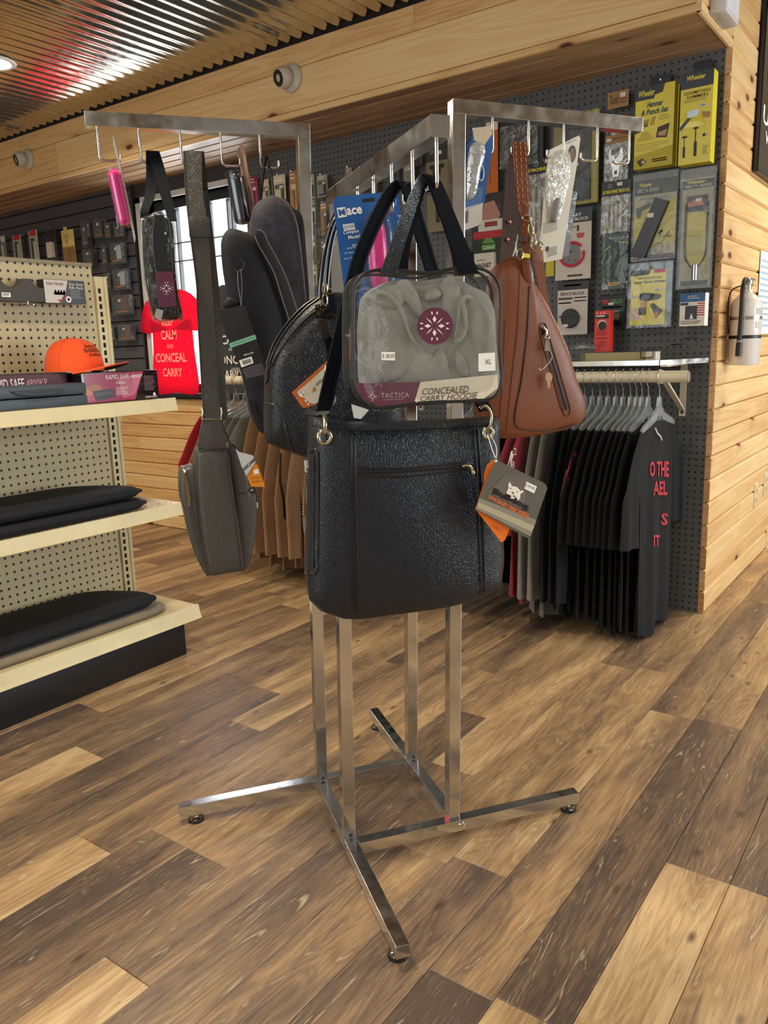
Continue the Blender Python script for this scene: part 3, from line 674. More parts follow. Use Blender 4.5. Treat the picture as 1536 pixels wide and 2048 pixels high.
# goods on the gondola
def ybox(label, y0, y1, x0, x1, z0, z1, mats, cat, deco=None, group=None, nm='boxed_safe', bev=.002):
    t = thing(nm, label, cat, ((x0+x1)/2, (y0+y1)/2, z0), group)
    m = MB(); m.abox(x0, x1, y0, y1, z0, z1, mats); m.build('carton', t, bevel=bev, smooth=20)
    if deco:
        f = Fr((x1, y0, z1), (0, y1-y0, 0), (0, 0, z0-z1), (1, 0, 0)); f.lift = .0008; deco(f); f.take().build('printed_face', t, smooth=0)
    return t
RSB = M('#1a0c14', .18, coat=.6)
def deco_rs(small):
    def d(f):
        mg = M('#a8305c', .16, coat=.8); pk = M('#c9708c', .15, coat=.8); wt = M('#f0dfe2', .3); gy = M('#8f6a78', .3); bk = M('#100a10', .16, coat=.8)
        if small:
            f.rect(.01, .03, .99, .97, M('#4e1526', .5)); f.text('RAPID SAFE', .22, .12, .55, .42, wt); f.text('4800KP', .57, .16, .78, .4, M('#c98a94', .4))
            return
        f.poly([(.03, .03), (.80, .03), (.66, .97), (.03, .97)], mg); f.poly([(.45, .2), (.78, .12), (.66, .8), (.5, .9)], pk, .0009)
        f.text('RAPID SAFE', .30, .10, .60, .25, wt, bold=.01); f.text('4800KP', .62, .12, .78, .24, wt)
        f.poly([(.04, .45), (.16, .38), (.25, .48), (.2, .62), (.04, .75)], M('#c08a72', .5), .0011); f.poly([(.12, .6), (.38, .55), (.40, .85), (.15, .93)], M('#2c2530', .3), .0012)
        f.poly([(.14, .66), (.36, .62), (.37, .72), (.16, .78)], M('#4c4552', .3), .0014)
        f.lines(.42, .32, .56, .44, 3, wt, .3, 1, .0012); f.lines(.42, .52, .58, .80, 7, wt, .3, 2, .0012); f.lines(.80, .2, .97, .72, 10, gy, .3, 3, .0012)
        f.disc(.93, .83, .018, wt, .0012); f.text('HORNADY SECURITY', .80, .88, .97, .95, wt)
    return d
ybox('shiny black and magenta boxed safe at the shelf end', 1.515, 1.868-.052, -2.52, -2.30, .936, 1.036, RSB, 'box', deco_rs(False))
ybox('dark red boxed safe half hidden behind the grey hard case', 1.17, 1.505, -2.545, -2.36, .936, 1.040, M('#2b0e14', .45), 'box', deco_rs(True))
# hard case
cs = thing('hard_case', 'dark blue-grey moulded plastic hard case on the top gondola shelf', 'case', (-2.3, 1.2, .936))
CSM = M('#3d4852', .42, bump_s=.2, bump_scale=900)
def rbox(mb, x0, x1, y0, y1, z0, z1, mat): return mb.abox(x0, x1, y0, y1, z0, z1, mat)
MB().abox(-2.345, -2.245, .75, 1.495, .937, .970, CSM).build('case_base', cs, bevel=.006, smooth=30)
MB().abox(-2.345, -2.245, .75, 1.495, .972, 1.008, CSM).build('case_lid', cs, bevel=.008, smooth=30)
m = MB(); m.prism([(-2.246, 1.24, .995), (-2.246, 1.42, .995), (-2.246, 1.39, .978), (-2.246, 1.27, .978)], (.006, 0, 0), M('#1b2025', .5)); m.build('handle_recess', cs)
m = MB(); m.tube([(-2.243, 1.26, .990), (-2.236, 1.29, .981), (-2.236, 1.37, .981), (-2.243, 1.40, .990)], .004, CSM, 8); m.build('handle', cs)
# folded cases / cloth pads
def pad(label, tipx, tipy, z, th, mat, group, y0=.1, w=.30, fx=None):
    xf = tipx
    out = [(xf-.03, y0), (xf-.02, .6), (xf-.005, 1.1), (xf+.0, tipy-.16), (xf-.008, tipy-.05), (xf-.04, tipy-.006), (xf-.09, tipy), (xf-.17, tipy-.03), (xf-.26, tipy-.09), (xf-w, tipy-.2), (xf-w-.0, 1.0), (xf-w, y0)]
    pp = smoothpts([(x, y, z+th/2) for x, y in out], 3); t = thing('folded_soft_case', label, 'soft case', (xf-.15, .9, z), group)
    m = MB(); m.pillow(pp, (0, 0, 1), th/2, th/2, mat, rings=7, p=5); m.build('padded_body', t, smooth=60)
    m = MB(); m.tube([p+V3(0, 0, 0) for p in pp], .0025, mat, 6, closed=True); m.build('edge_binding', t, smooth=60)
BLKF = fabric('#0c0f16', '#12151e', 500, .85, 8, 0); TANF = fabric('#7a6c56', '#8e7f66', 500, .9, 10)
pad('long black padded soft case, upper of two on the middle shelf', -2.245, 1.70, .609, .038, BLKF, None)
pad('long black padded soft case, lower of two on the middle shelf', -2.232, 1.705, .5685, .038, BLKF, None, y0=.05)
pad('wide black padded soft case lying on a tan one on the bottom shelf', -2.262, 1.73, .206, .045, BLKF, None, y0=.0, w=.3)
pad('tan soft case beneath a black one on the bottom shelf', -2.25, 1.755, .177, .028, TANF, None, y0=-.05, w=.31)
# shooting-rest package on the cream pegboard
rp = thing('foam_rack_package', 'grey scalloped foam rack in shrink-wrap with printed card, hung on cream pegboard', 'package', (-2.55, 1.4, 1.26))
fy0, fy1 = 1.18, 1.722; zt, zb_ = 1.345, 1.272
top = []
def scal(y):
    for c in (1.30, 1.455, 1.56):
        if abs(y-c) < .038: return -.028*math.sqrt(max(0, 1-((y-c)/.038)**2))
    return 0
ys = np.linspace(fy0, 1.575, 60); m = MB()
m.prism([(-2.575, y, zt+scal(y)) for y in ys]+[(-2.575, 1.575, zb_), (-2.575, fy0, zb_)], (.04, 0, 0), M('#4c4b48', .8, bump_s=.5, bump_scale=80)); m.build('foam', rp, smooth=0)
f = Fr((-2.533, 1.565, zt+.002), (0, .155, 0), (0, 0, -.078), (1, 0, 0)); f.slab(.04, M('#101114', .3), w_=-.001)
cardm = M('#cfc6bd', .5); f.poly([(.0, .02), (.58, .02), (.5, .55), (.32, .98), (.0, .98)], cardm); f.poly([(.32, .98), (.5, .6), (.54, .6), (.38, .98)], M('#8a2c2c', .5), .001)
f.text('Hunt Hunter', .06, .08, .48, .24, M('#3a2a22', .6), shear=.3); f.text('Gun Rest', .6, .1, .95, .22, WHT); f.text('Rifle Rack', .6, .25, .95, .37, WHT); f.lines(.62, .42, .95, .8, 7, M('#9aa3a8', .5), .25, 4)
f.disc(.56, .82, .07, WHT); f.disc(.56, .82, .035, BLK, .001)
for k in range(4): f.rect(.24+k*.07, .44, .28+k*.07, .52, BLK)
f.rect(.22, .52, .5, .64, M('#3a3a3a', .6)); f.rect(.3, .84, .36, .9, M('#7a2320', .5), .001); f.take().build('printed_card', rp, smooth=0)
f = Fr((-2.5345, 1.415, 1.298), (0, .03, 0), (0, 0, -.014), (1, 0, 0)); f.rect(0, 0, 1, 1, PAPER); f.lines(.1, .2, .9, .8, 2, M('#555555', .6), .5); f.take().build('price_sticker', rp, smooth=0)
m = MB(); m.tube([(-2.6, 1.50, 1.262), (-2.53, 1.50, 1.262), (-2.53, 1.50, 1.272)], .002, CHROME2, 6); m.tube([(-2.6, 1.52, 1.262), (-2.53, 1.52, 1.262)], .002, CHROME2, 6); m.build('peg_hook', rp)
# orange cap
cp = thing('baseball_cap', 'bright orange baseball cap sitting on the boxed safes', 'cap', (-2.36, 1.55, 1.04))
ORG = fabric('#e84a0e', '#f2591a', 600, .8, 6, .1)
cx_, cy_, cz_ = -2.39, 1.555, 1.042; rx, ry, rz = .085, .095, .105
P = []
for i in range(15):
    a = math.pi/2*i/14; P.append([(cx_+rx*math.cos(b)*math.cos(a)**.75, cy_+ry*math.sin(b)*math.cos(a)**.75, cz_+rz*math.sin(a)**.9) for b in np.linspace(0, 2*math.pi, 41)])
m = MB(); m.grid(P, ORG); crown = m.build('crown', cp, smooth=60)
m = MB()
for b in np.linspace(0, 2*math.pi, 7)[:-1]: m.tube([(cx_+(rx+.0005)*math.cos(b)*math.cos(a)**.75, cy_+(ry+.0005)*math.sin(b)*math.cos(a)**.75, cz_+(rz+.0005)*math.sin(a)**.9) for a in np.linspace(0, 1.54, 12)], .0008, M('#d8470f', .8), 5)
m.lathe([(.008, 0), (.006, .004), (.001, .005)], (cx_, cy_, cz_+rz-.001), ORG, 12); m.build('panel_seams', crown, smooth=60)
# brim points towards +Y, slightly to the aisle
bd = unit((.80, .60, 0)); bs_ = np.cross((0, 0, 1), bd); top_, bot = [], []
for i in range(7):
    row = []; row2 = []
    for j in range(15):
        th_ = (j/14-.5)*math.pi*.86; r0 = .082; rr = r0+(.075*math.cos(th_)**.6)*i/6
        p = V3(cx_, cy_, 0)+bd*(rr*math.cos(th_)*1.12)-bs_*(rr*math.sin(th_)*.98)
        z = cz_+.012-.012*(abs(math.sin(th_))**2)+(.020*math.cos(th_)**2-.006)*(i/6)
        row.append((p[0], p[1], z)); row2.append((p[0], p[1], z-.004))
    top_.append(row); bot.append(row2)
m = MB(); m.grid(top_, ORG); m.grid(bot, M('#3a1a10', .8)); m.grid([top_[-1], bot[-1]], ORG); m.build('brim', cp, smooth=60)
# lettering on the cap wraps round the crown
def cap_text(t, b0, b1, e0, e1):
    v, f_, _ = text_mesh(t, .02); m = MB(); vs = []
    for x, y in v:
        b = b0+(b1-b0)*x; a = e0+(e1-e0)*y; vs.append((cx_+(rx+.0012)*math.cos(b)*math.cos(a)**.75, cy_+(ry+.0012)*math.sin(b)*math.cos(a)**.75, cz_+(rz+.0012)*math.sin(a)**.9))
    m.add(vs, f_, M('#4a1508', .7)); return m
mm = cap_text('BLACK KING', .0, .86, .74, .86); m2 = cap_text('SHOOTING', -.1, .98, .54, .70); m3 = cap_text('SUPPLIES', .06, .82, .41, .50)
for q in (m2, m3): mm.add(q.v, q.f, q.mats[0])
mm.build('embroidery', crown, smooth=0)
# ================= GOODS ON THE SLATWALL =================
PACKM = clear('pack_plastic', '#dfe6e8', .12, .08, .3, 40, .06); BAG = clear('poly_bag', '#f2f3f1', .10, .14, 1., 22, .05); BLI = clear('blister', '#f4f7f6', .05, .02, .35, 12, .01)
def WF(x0, z0, x1, z1, y): return Fr((x0, y, z0), (x1-x0, 0, 0), (0, 0, z1-z0), (0, -1, 0))
def WP(a, b, y): p, q = ony(a[0], a[1], y), ony(b[0], b[1], y); return WF(p[0], p[2], q[0], q[2], y)
def peg(t, x, z, y0, ln=.05): m = MB(); m.tube([(x, y0, z), (x, y0-ln, z), (x, y0-ln-.003, z+.006)], .0018, CHROME2, 6); m.build('peg_hook', t)
def plastic_pack(px0, py0, px1, py1, label, depth, stripe='#c9713f', body='#2c2b2c', face=None, grp='clear plastic accessory packs on the slatwall', y=3.12):
    f = WP((px0, py0), (px1, py1), y); t = thing('plastic_pack', label, 'package', f.P(.5, 1, 0), grp); Hh = np.linalg.norm(f.V)
    f.boxout(0, 0, 1, 1, -depth, 0, PACKM); f.take().build('clear_shell', t, smooth=0, bevel=.001)
    f.boxout(.10, .10, .90, .92, -depth*.9, -.004, M(body, .5)); f.rect(.12, .12, .88, .9, M(body, .5), -.0035); f.rect(.14, .80, .86, .88, M(stripe, .5), -.0028)
    f.lines(.2, .45, .8, .76, 4, M('#7b7468', .6), .35, int(px0), -.0028); f.rect(.35, .2, .62, .34, PAPER, -.0026)
    if face: f.rect(.5, .12, .9, .78, M(face, .3), -.0024)
    f.take().build('insert_card', t, smooth=0); peg(t, f.P(.5, 0)[0], f.P(0, 0)[2]+.006, YW-.01, .07); return t
rows = [(455, [(158, 172), (176, 182), (184, 204), (224, 242)], 442, 478), ]
sp = [(160, 447, 176, 492), (170, 443, 181, 474), (184, 440, 206, 474), (207, 446, 222, 474), (226, 450, 242, 473), (164, 500, 186, 530), (201, 492, 214, 527), (218, 488, 246, 526), (206, 546, 222, 577), (224, 540, 254, 578),
      (213, 596, 220, 628), (222, 592, 260, 628), (216, 652, 230, 680), (234, 650, 264, 681)]
names = ['top row leftmost, hanging low beside the oil card', 'top row second from the left', 'top row middle, widest of that row', 'top row, just right of the widest', 'top row rightmost, under the pink holster',
         'second row leftmost, beside the upright', 'second row middle', 'second row rightmost with a pale insert', 'third row left', 'third row right with a bright insert', 'fourth row left sliver', 'fourth row right, large', 'bottom row left', 'bottom row right, pinkish insert']
for q, n_ in zip(sp, names):
    plastic_pack(*q, 'clear plastic slatwall pack, '+n_, .035, face={7: '#cdd6da', 9: '#c5ccd2', 11: '#6d4a52', 13: '#7a4a50'}.get(names.index(n_)))
def hangcard(name, a, b, y, label, cat, draw, mat, th=.002, group=None, rc=0, wall=YW-.016, hookat=None, part='card'):
    f = WP(a, b, y); t = thing(name, label, cat, f.P(.5, 1, 0), group); f.slab(th, mat, rc, 0); draw(f); f.take().build(part, t, smooth=0)
    if wall: peg(t, f.P(.5, 0)[0], f.P(0, .04)[2], wall, wall-y-.0+.012)
    return t, f
def d_clearbag(f):
    f.rect(.05, .05, .95, .25, M('#ded8d0', .4), .001); f.boxout(.1, .3, .9, .98, .002, .02, BLI); f.boxout(.3, .4, .6, .9, .002, .012, M('#d9d4ca', .4))
hangcard('blister_card', (0, 472), (15, 520), 3.13, 'white and clear blister card at the far left edge of the slatwall', 'package', d_clearbag, M('#8f9290', .4))
def d_pen(col_):
    def d(f):
        f.rect(.1, .0, .9, .18, M(col_, .5), .001); f.rect(.1, .2, .9, .98, M('#c9c2b4', .5), .001); f.boxout(.35, .25, .6, .95, .001, .012, M('#2c2f30', .4)); f.boxout(.6, .35, .8, .9, .001, .01, M('#d7d0c2', .4)); f.boxout(.08, .2, .92, .98, .0, .018, BLI)
        f.disc(.3, .85, .08, M('#33302c', .5), .0015, r0=.6); f.disc(.7, .85, .08, M('#33302c', .5), .0015, r0=.6)
    return d
hangcard('cleaning_tool_card', (24, 472), (47, 522), 3.13, 'slim carded tool with a red header, leftmost red one on the slatwall', 'package', d_pen('#b8283a'), M('#b9b2a4', .4))
hangcard('cleaning_tool_card', (56, 462), (80, 524), 3.12, 'slim carded tool with a red header next to the red and white one', 'package', d_pen('#c9323c'), M('#d2cabc', .4))
def d_lamp(f): f.rect(.1, .02, .9, .3, BLK, .001); f.lines(.15, .06, .85, .24, 2, WHT, .4); f.boxout(.2, .42, .75, .9, .001, .02, M('#d8d2c8', .4)); f.boxout(.2, .3, .7, .42, .001, .014, M('#4a2a30', .4))
hangcard('bottle_card', (90, 460), (117, 520), 3.13, 'black carded white bottle hanging left of the yellow and orange card', 'package', d_lamp, M('#3b3436', .4))
hangcard('dark_pack', (48, 470), (56, 512), 3.15, 'narrow dark pack squeezed between two red-topped cards', 'package', lambda f: f.boxout(.1, .2, .9, .95, 0, .015, BLI), M('#2b3138', .4))
def d_hop(f):
    f.rect(0, 0, 1, .38, M('#d9c878', .5), .001); f.rect(0, .38, 1, 1, M('#c98a3e', .25, coat=.5), .001); f.text("HOPPE'S", .14, .1, .62, .19, M('#4a2c1a', .6)); f.text('9', .3, .2, .46, .32, M('#b8402a', .6), bold=.03)
    f.boxout(.52, .4, .56, .98, .001, .004, M('#8a5a24', .3)); f.boxout(.03, .4, .97, .99, .001, .012, BLI)
t, f = hangcard('oil_card', (122, 462), (155, 545), 3.10, 'yellow and amber oil card with a tab, tallest card on the slatwall', 'package', d_hop, M('#d3c06e', .5), wall=YW-.016)
m = MB(); f = WF(f.P(.2, 0)[0], f.P(0, 0)[2]+.02, f.P(.48, 0)[0], f.P(0, 0)[2], 3.10); f.slab(.002, M('#d9c878', .5)); f.take().build('hang_tab', t, smooth=0)
# ================= SHIRTS SHOWN IN THE WINDOW =================
def tshirt_flat(name, label, X0, X1, Zt, Zb_, y, mat, sleeve_l=True):
    w_ = X1-X0; hgt = Zt-Zb_; t = thing(name, label, 'shirt', ((X0+X1)/2, y, Zb_))
    o_ = [(.30, 0), (.40, .035), (.60, .035), (.70, 0), (.98, .10), (1.12, .36), (.95, .40), (.88, .27), (.885, .6), (.90, 1.), (.5, 1.005), (.05, 1.), (.1, .6), (.12, .27), (.06, .40), (-.12, .36), (.02, .10)]
    pp = smoothpts([(X0+w_*u, y, Zt-hgt*v) for u, v in o_], 3); m = MB(); m.pillow(pp, (0, -1, 0), .012, .006, mat, rings=5, p=4); b = m.build('shirt_body', t, smooth=60); return t, b
def translucent(hexc, tr=.5):
    m, nt, N, Lk, bs = newmat('sheer_'+hexc.strip('#')); o_ = N['Material Output']; T = N.new('ShaderNodeBsdfTranslucent'); T.inputs[0].default_value = lin(hexc); mx = N.new('ShaderNodeMixShader'); mx.inputs[0].default_value = tr
    bs.inputs['Base Color'].default_value = lin(hexc); bs.inputs['Roughness'].default_value = .85; Lk.new(bs.outputs[0], mx.inputs[1]); Lk.new(T.outputs[0], mx.inputs[2]); Lk.new(mx.outputs[0], o_.inputs[0]); return m
RED = translucent('#e6154c', .5)
t, b = tshirt_flat('t_shirt', 'bright red slogan t-shirt standing in the window', -4.075, -3.60, 1.46, .868, 3.165, RED)
f = WF(-3.995, 1.30, -3.70, .96, 3.150); pk = M('#ffb3a8', .7)
f.text('KEEP', .30, .0, .66, .12, pk, bold=.02); f.text('CALM', .24, .2, .72, .36, pk, bold=.02); f.text('AND', .40, .44, .60, .51, pk); f.text('CONCEAL', .02, .59, .96, .75, pk, bold=.02); f.text('CARRY', .20, .85, .80, 1.0, pk, bold=.02); f.take().build('slogan', t, smooth=0)
t, b = tshirt_flat('t_shirt', 'charcoal slogan t-shirt standing in the window right of the red one', -3.53, -3.07, 1.46, .868, 3.172, fabric('#2b3038', '#343a42', 500, .9, 8))
f = WF(-3.49, 1.25, -3.16, .93, 3.154); f.text('CALM', .24, .2, .72, .36, WHT, bold=.02); f.text('AND', .40, .42, .60, .47, WHT); f.text('CONCEAL', .02, .55, .96, .70, WHT, bold=.02); f.text('CARRY', .14, .80, .74, .95, WHT, bold=.02); f.take().build('slogan', t, smooth=0)
# ================= SHELF, CLOSET ROD AND GARMENTS =================
RY, RZ = 2.895, .952
rod = thing('closet_rod', 'long cream closet rod under the shelf along the pegboard wall', 'clothes rail', (-2., RY, RZ))
m = MB(); m.tube([(-3.17, RY, RZ-.003), (-.786, RY, RZ+.003)], .021, M('#ddd6bd', .4), 20, cap=False); m.tube([(-3.17, RY, RZ-.003), (-.786, RY, RZ+.003)], .0175, M('#8d8672', .6), 16); m.build('tube', rod, smooth=60)
RBM = M('#cfc8b0', .4)
for x in (-.885, -2.1, -3.05):
    m = MB(); m.abox(x-.012, x+.012, YW-.012, YW-.006, .79, .995, RBM); m.abox(x-.012, x+.012, 2.93, YW-.006, .988, .994, RBM); m.bar((x, YW-.012, .815), (x, 2.90, .965), .02, .008, RBM)
    m.lathe([(.024, -.009), (.026, 0), (.024, .009)], (x, RY, RZ+.002), RBM, 20, ax=(1, 0, 0)); m.lathe([(.006, 0), (.005, .003)], (x, YW-.012, .805), BLK, 10, ax=(0, -1, 0)); m.build('bracket', rod, smooth=40)
sh_ = thing('display_shelf', 'dark shelf board with a worn metal edge above the closet rod', 'shelf', (-2., 3.05, 1.0))
m = MB(); m.prism([(-3.1, YW-.006, .996), (-.80, YW-.006, .996), (-.90, 2.93, .996), (-3.1, 2.93, .996)], (0, 0, .014), M('#44464c', .35)); m.build('board', sh_, smooth=0)
m = MB(); m.bar((-3.1, 2.926, 1.003), (-.90, 2.926, 1.003), .008, .018, CHROME); m.bar((-.90, 2.926, 1.003), (-.797, YW-.008, 1.003), .008, .018, CHROME); m.build('edge_trim', sh_, smooth=0)
# long boxed tool and wire stand on the shelf
tl = thing('boxed_tool', 'long slim tan and olive box lying on the wall shelf', 'box', (-1.1, 3.0, 1.01))
m = MB(); p0, p1 = ony(1165, 706, 2.98), ony(1315, 698, 2.98); m.abox(p0[0], p1[0], 2.96, 3.01, 1.0105, 1.042, M('#a59a6e', .5)); m.build('carton', tl, bevel=.001, smooth=0)
m = MB(); m.abox(p0[0]-.001, p0[0]+.02, 2.959, 3.011, 1.0103, 1.0425, M('#5f6a3a', .5)); m.build('end_flap', tl)
m = MB(); m.abox(p1[0]-.035, p1[0]+.001, 2.9585, 3.0115, 1.0103, 1.0425, M('#e2dcc8', .5)); m.build('pale_label', tl)
wr = thing('wire_holder', 'bent black wire display holder on the right end of the shelf', 'wire stand', (-.95, 3.0, 1.011))
def wp(px, py, y): return ony(px, py, y)
m = MB(); z0 = 1.013
m.tube([wp(1281, 700, 2.95), wp(1281, 716, 2.95), wp(1305, 715, 2.95), wp(1307, 699, 2.95), wp(1340, 702, 3.0), wp(1366, 699, 3.05), wp(1394, 693, 3.1), wp(1394, 676, 3.1), wp(1366, 677, 3.1), wp(1368, 688, 3.1), wp(1342, 690, 3.1), wp(1341, 684, 3.1)], .0022, BLK, 6); m.tube([wp(1281, 700, 2.95), wp(1307, 698, 2.95)], .0022, BLK, 6); m.build('wire', wr, smooth=60)
pf = thing('crumpled_bag', 'crumpled clear bag at the left end of the wall shelf', 'bag', (-1.17, 3.02, 1.011)); m = MB()
c0 = ony(1165, 700, 3.03); m.pillow(smoothpts([c0+V3(-.05, 0, .012), c0+V3(0, 0, .03), c0+V3(.06, 0, .012), c0+V3(.05, 0, -.0), c0+V3(-.05, 0, -.0)], 3), (0, -1, 0), .02, .02, BAG, 4); m.build('film', pf, smooth=60)
# garments
HCLR = clear('hanger_plastic', '#eef2f4', .08, .3, .1, 20, .18)
def hanger_mesh(x, tilt=0.):
    m = MB(); m.tube([(x, RY+.018, RZ+.020), (x, RY+.010, RZ+.0285), (x, RY-.003, RZ+.030), (x, RY-.020, RZ+.022), (x, RY-.027, RZ+.004), (x, RY-.022, RZ-.018), (x, RY-.004, RZ-.034), (x, RY, RZ-.06), (x, RY, RZ-.085)], .0017, CHROME2, 6); return m
def hanger_body(x):
    m = MB(); z = RZ-.07
    o_ = [(0, z+.004), (.014, z), (.02, z-.03), (.06, z-.058), (.17, z-.09), (.19, z-.105), (.18, z-.112), (.05, z-.085), (.012, z-.062), (0, z-.075), (-.012, z-.062), (-.05, z-.085), (-.18, z-.112), (-.19, z-.105), (-.17, z-.09), (-.06, z-.058), (-.02, z-.03), (-.014, z)]
    m.prism([(x-.004, RY+a, b) for a, b in o_], (.008, 0, 0), HCLR); return m
def garment(x, mat, z0=.045, wid=.21, sl_len=.47, seed=0, neck=True, thick=.011, long=False, flare=.0, lean=.0):
    rn = random.Random(9); zt = RZ-.155; rows, ns = 22, 44; ph = [rn.uniform(0, 6.28) for _ in range(4)]
    P = []
    for i in range(rows):
        v = i/(rows-1); z = zt-(zt-z0)*v; w_ = (.075+(wid-.075)*min(1, v/.10)**.55)+.012*v*math.sin(ph[0]+v*4); tk = thick*(.45+1.0*v+flare*v)
        row = []
        for k in range(ns):
            a = 2*math.pi*k/ns; yy = w_*math.cos(a); xx = tk*math.copysign(abs(math.sin(a))**.7, math.sin(a))
            fold = .010*(v**.8)*math.sin(yy*38+ph[1]+v*2)+.006*v*math.sin(yy*85+ph[2])
            row.append((x+lean*v+xx+fold, RY+yy+.008*math.sin(ph[3]+v*3), z+(.012*math.sin(yy*30+ph[2]) if v > .97 else 0)+(.03*(1-abs(yy)/.08) if i == 0 and abs(yy) < .08 and not neck else 0)))
        P.append(row+[row[0]])
    m = MB(); m.grid(P, mat); m.add([p for p in P[0][:-1]], [tuple(range(ns))], mat)
    for sd in (-1, 1):
        S = []; n2 = 10; L2 = 24
        for i in range(n2):
            v = i/(n2-1); cyy = sd*(.135+(.115+.0*v)*min(1, v*1.8)**.8+.02*v); z = zt-.025-sl_len*v-.03*math.sin(v*1.5); hw = (.055+.035*math.sin(min(1, v*1.4)*math.pi/2)) if not long else .06-.02*v; tk = thick*(.6+.9*v)
            S.append([(x+lean*v*.5+tk*math.sin(2*math.pi*k/L2)+.006*v*math.sin(cyy*60+hw*math.cos(2*math.pi*k/L2)*70+ph[1]), RY+cyy*(1 if abs(cyy) < .25 else 1)+hw*math.cos(2*math.pi*k/L2), z-.12*hw*sd*math.cos(2*math.pi*k/L2)*sd) for k in range(L2)])
            S[-1].append(S[-1][0])
        m.grid(S, mat)
    return m
BTEE = fabric('#070a0f', '#0d1117', 600, .95, 10, 0); RTEE = fabric('#8e1630', '#a31b38', 500, .9, 10); GTEE = fabric('#6d6b66', '#807e77', 700, .9, 20); TTEE = fabric('#8f6d4c', '#a07c58', 600, .9, 12); GRN = fabric('#686c64', '#7d8178', 600, .9, 12)
DK2 = fabric('#070d16', '#0c141f', 600, .95, 10, 0); TEAL = fabric('#2c444c', '#35505a', 600, .9, 10); WTEE = fabric('#9c9a98', '#aba9a6', 600, .9, 10); REDS = fabric('#a3142c', '#b81a34', 500, .9, 10)
glist = [(-.885, BTEE, 'black t-shirt with red back print, rightmost on the rod', .02, 'black'), (-.925, BTEE, 'black t-shirt second from the right end of the rod', .03, 'black'), (-.948, BTEE, 'black t-shirt third from the right end of the rod', .05, 'black'),
         (-.968, BTEE, 'black t-shirt fourth from the right end of the rod', .015, 'black'), (-.990, BTEE, 'black t-shirt fifth from the right end of the rod', .04, 'black'), (-1.018, BTEE, 'black t-shirt sixth from the right end of the rod', .03, 'black'), (-1.045, BTEE, 'black t-shirt seventh from the right end of the rod', .05, 'black'), (-1.075, BTEE, 'black t-shirt eighth from the right end of the rod', .06, 'black'),
         (-1.105, DK2, 'dark long shirt with faint red print behind the tan leather purse', .07, 'dark'), (-1.135, DK2, 'dark shirt second left of the gap in the row', .08, 'dark'), (-1.165, DK2, 'dark shirt third left of the gap in the row', .06, 'dark'), (-1.195, DK2, 'dark shirt beside the grey hoodie', .09, 'dark'),
         (-1.245, GTEE, 'heather grey hooded top hanging between dark and red shirts', .04, 'grey'), (-1.285, GTEE, 'heather grey top pressed against the red shirts', .06, 'grey'), (-1.335, RTEE, 'crimson shirt with white numerals beside the grey tops', .09, 'red'), (-1.375, RTEE, 'crimson shirt behind the black tote edge', .1, 'red'),
         (-1.43, DK2, 'dark shirt between the crimson and pale shirts', .14, 'dark'), (-1.50, WTEE, 'pale grey shirt with its hem showing below the black tote', .10, 'pale'), (-1.56, WTEE, 'second pale grey shirt below the black tote', .11, 'pale'), (-1.63, TEAL, 'dusty teal shirt seen low behind the black tote', .07, 'teal'),
         (-2.45, TTEE, 'tan sweatshirt nearest the black tote', .05, 'tan'), (-2.52, TTEE, 'tan sweatshirt with black drawcord', .06, 'tan'), (-2.60, TTEE, 'tan sweatshirt in the middle of the tan group', .04, 'tan'), (-2.68, TTEE, 'tan sweatshirt fourth from the tote', .05, 'tan'), (-2.76, TTEE, 'leftmost tan sweatshirt beside the grey-green shirts', .07, 'tan'),
         (-2.83, GRN, 'grey-green shirt beside the tan sweatshirts', .25, 'green'), (-2.88, GRN, 'grey-green shirt second from the tan sweatshirts', .26, 'green'), (-2.93, GRN, 'grey-green shirt third from the tan sweatshirts', .27, 'green'), (-2.98, GRN, 'leftmost grey-green shirt on the rod', .26, 'green'), (-3.05, TTEE, 'brown shirt behind the grey sling bag strap', .25, 'brown'), (-3.12, REDS, 'red shirt at the far left end of the rod', .22, 'red')]
hl = [' '.join(g[2].replace(' with red back print', '').replace(' end of the rod', ' end').replace(' behind the tan leather purse', ' by the tan purse').split()[:9]) for g in glist]
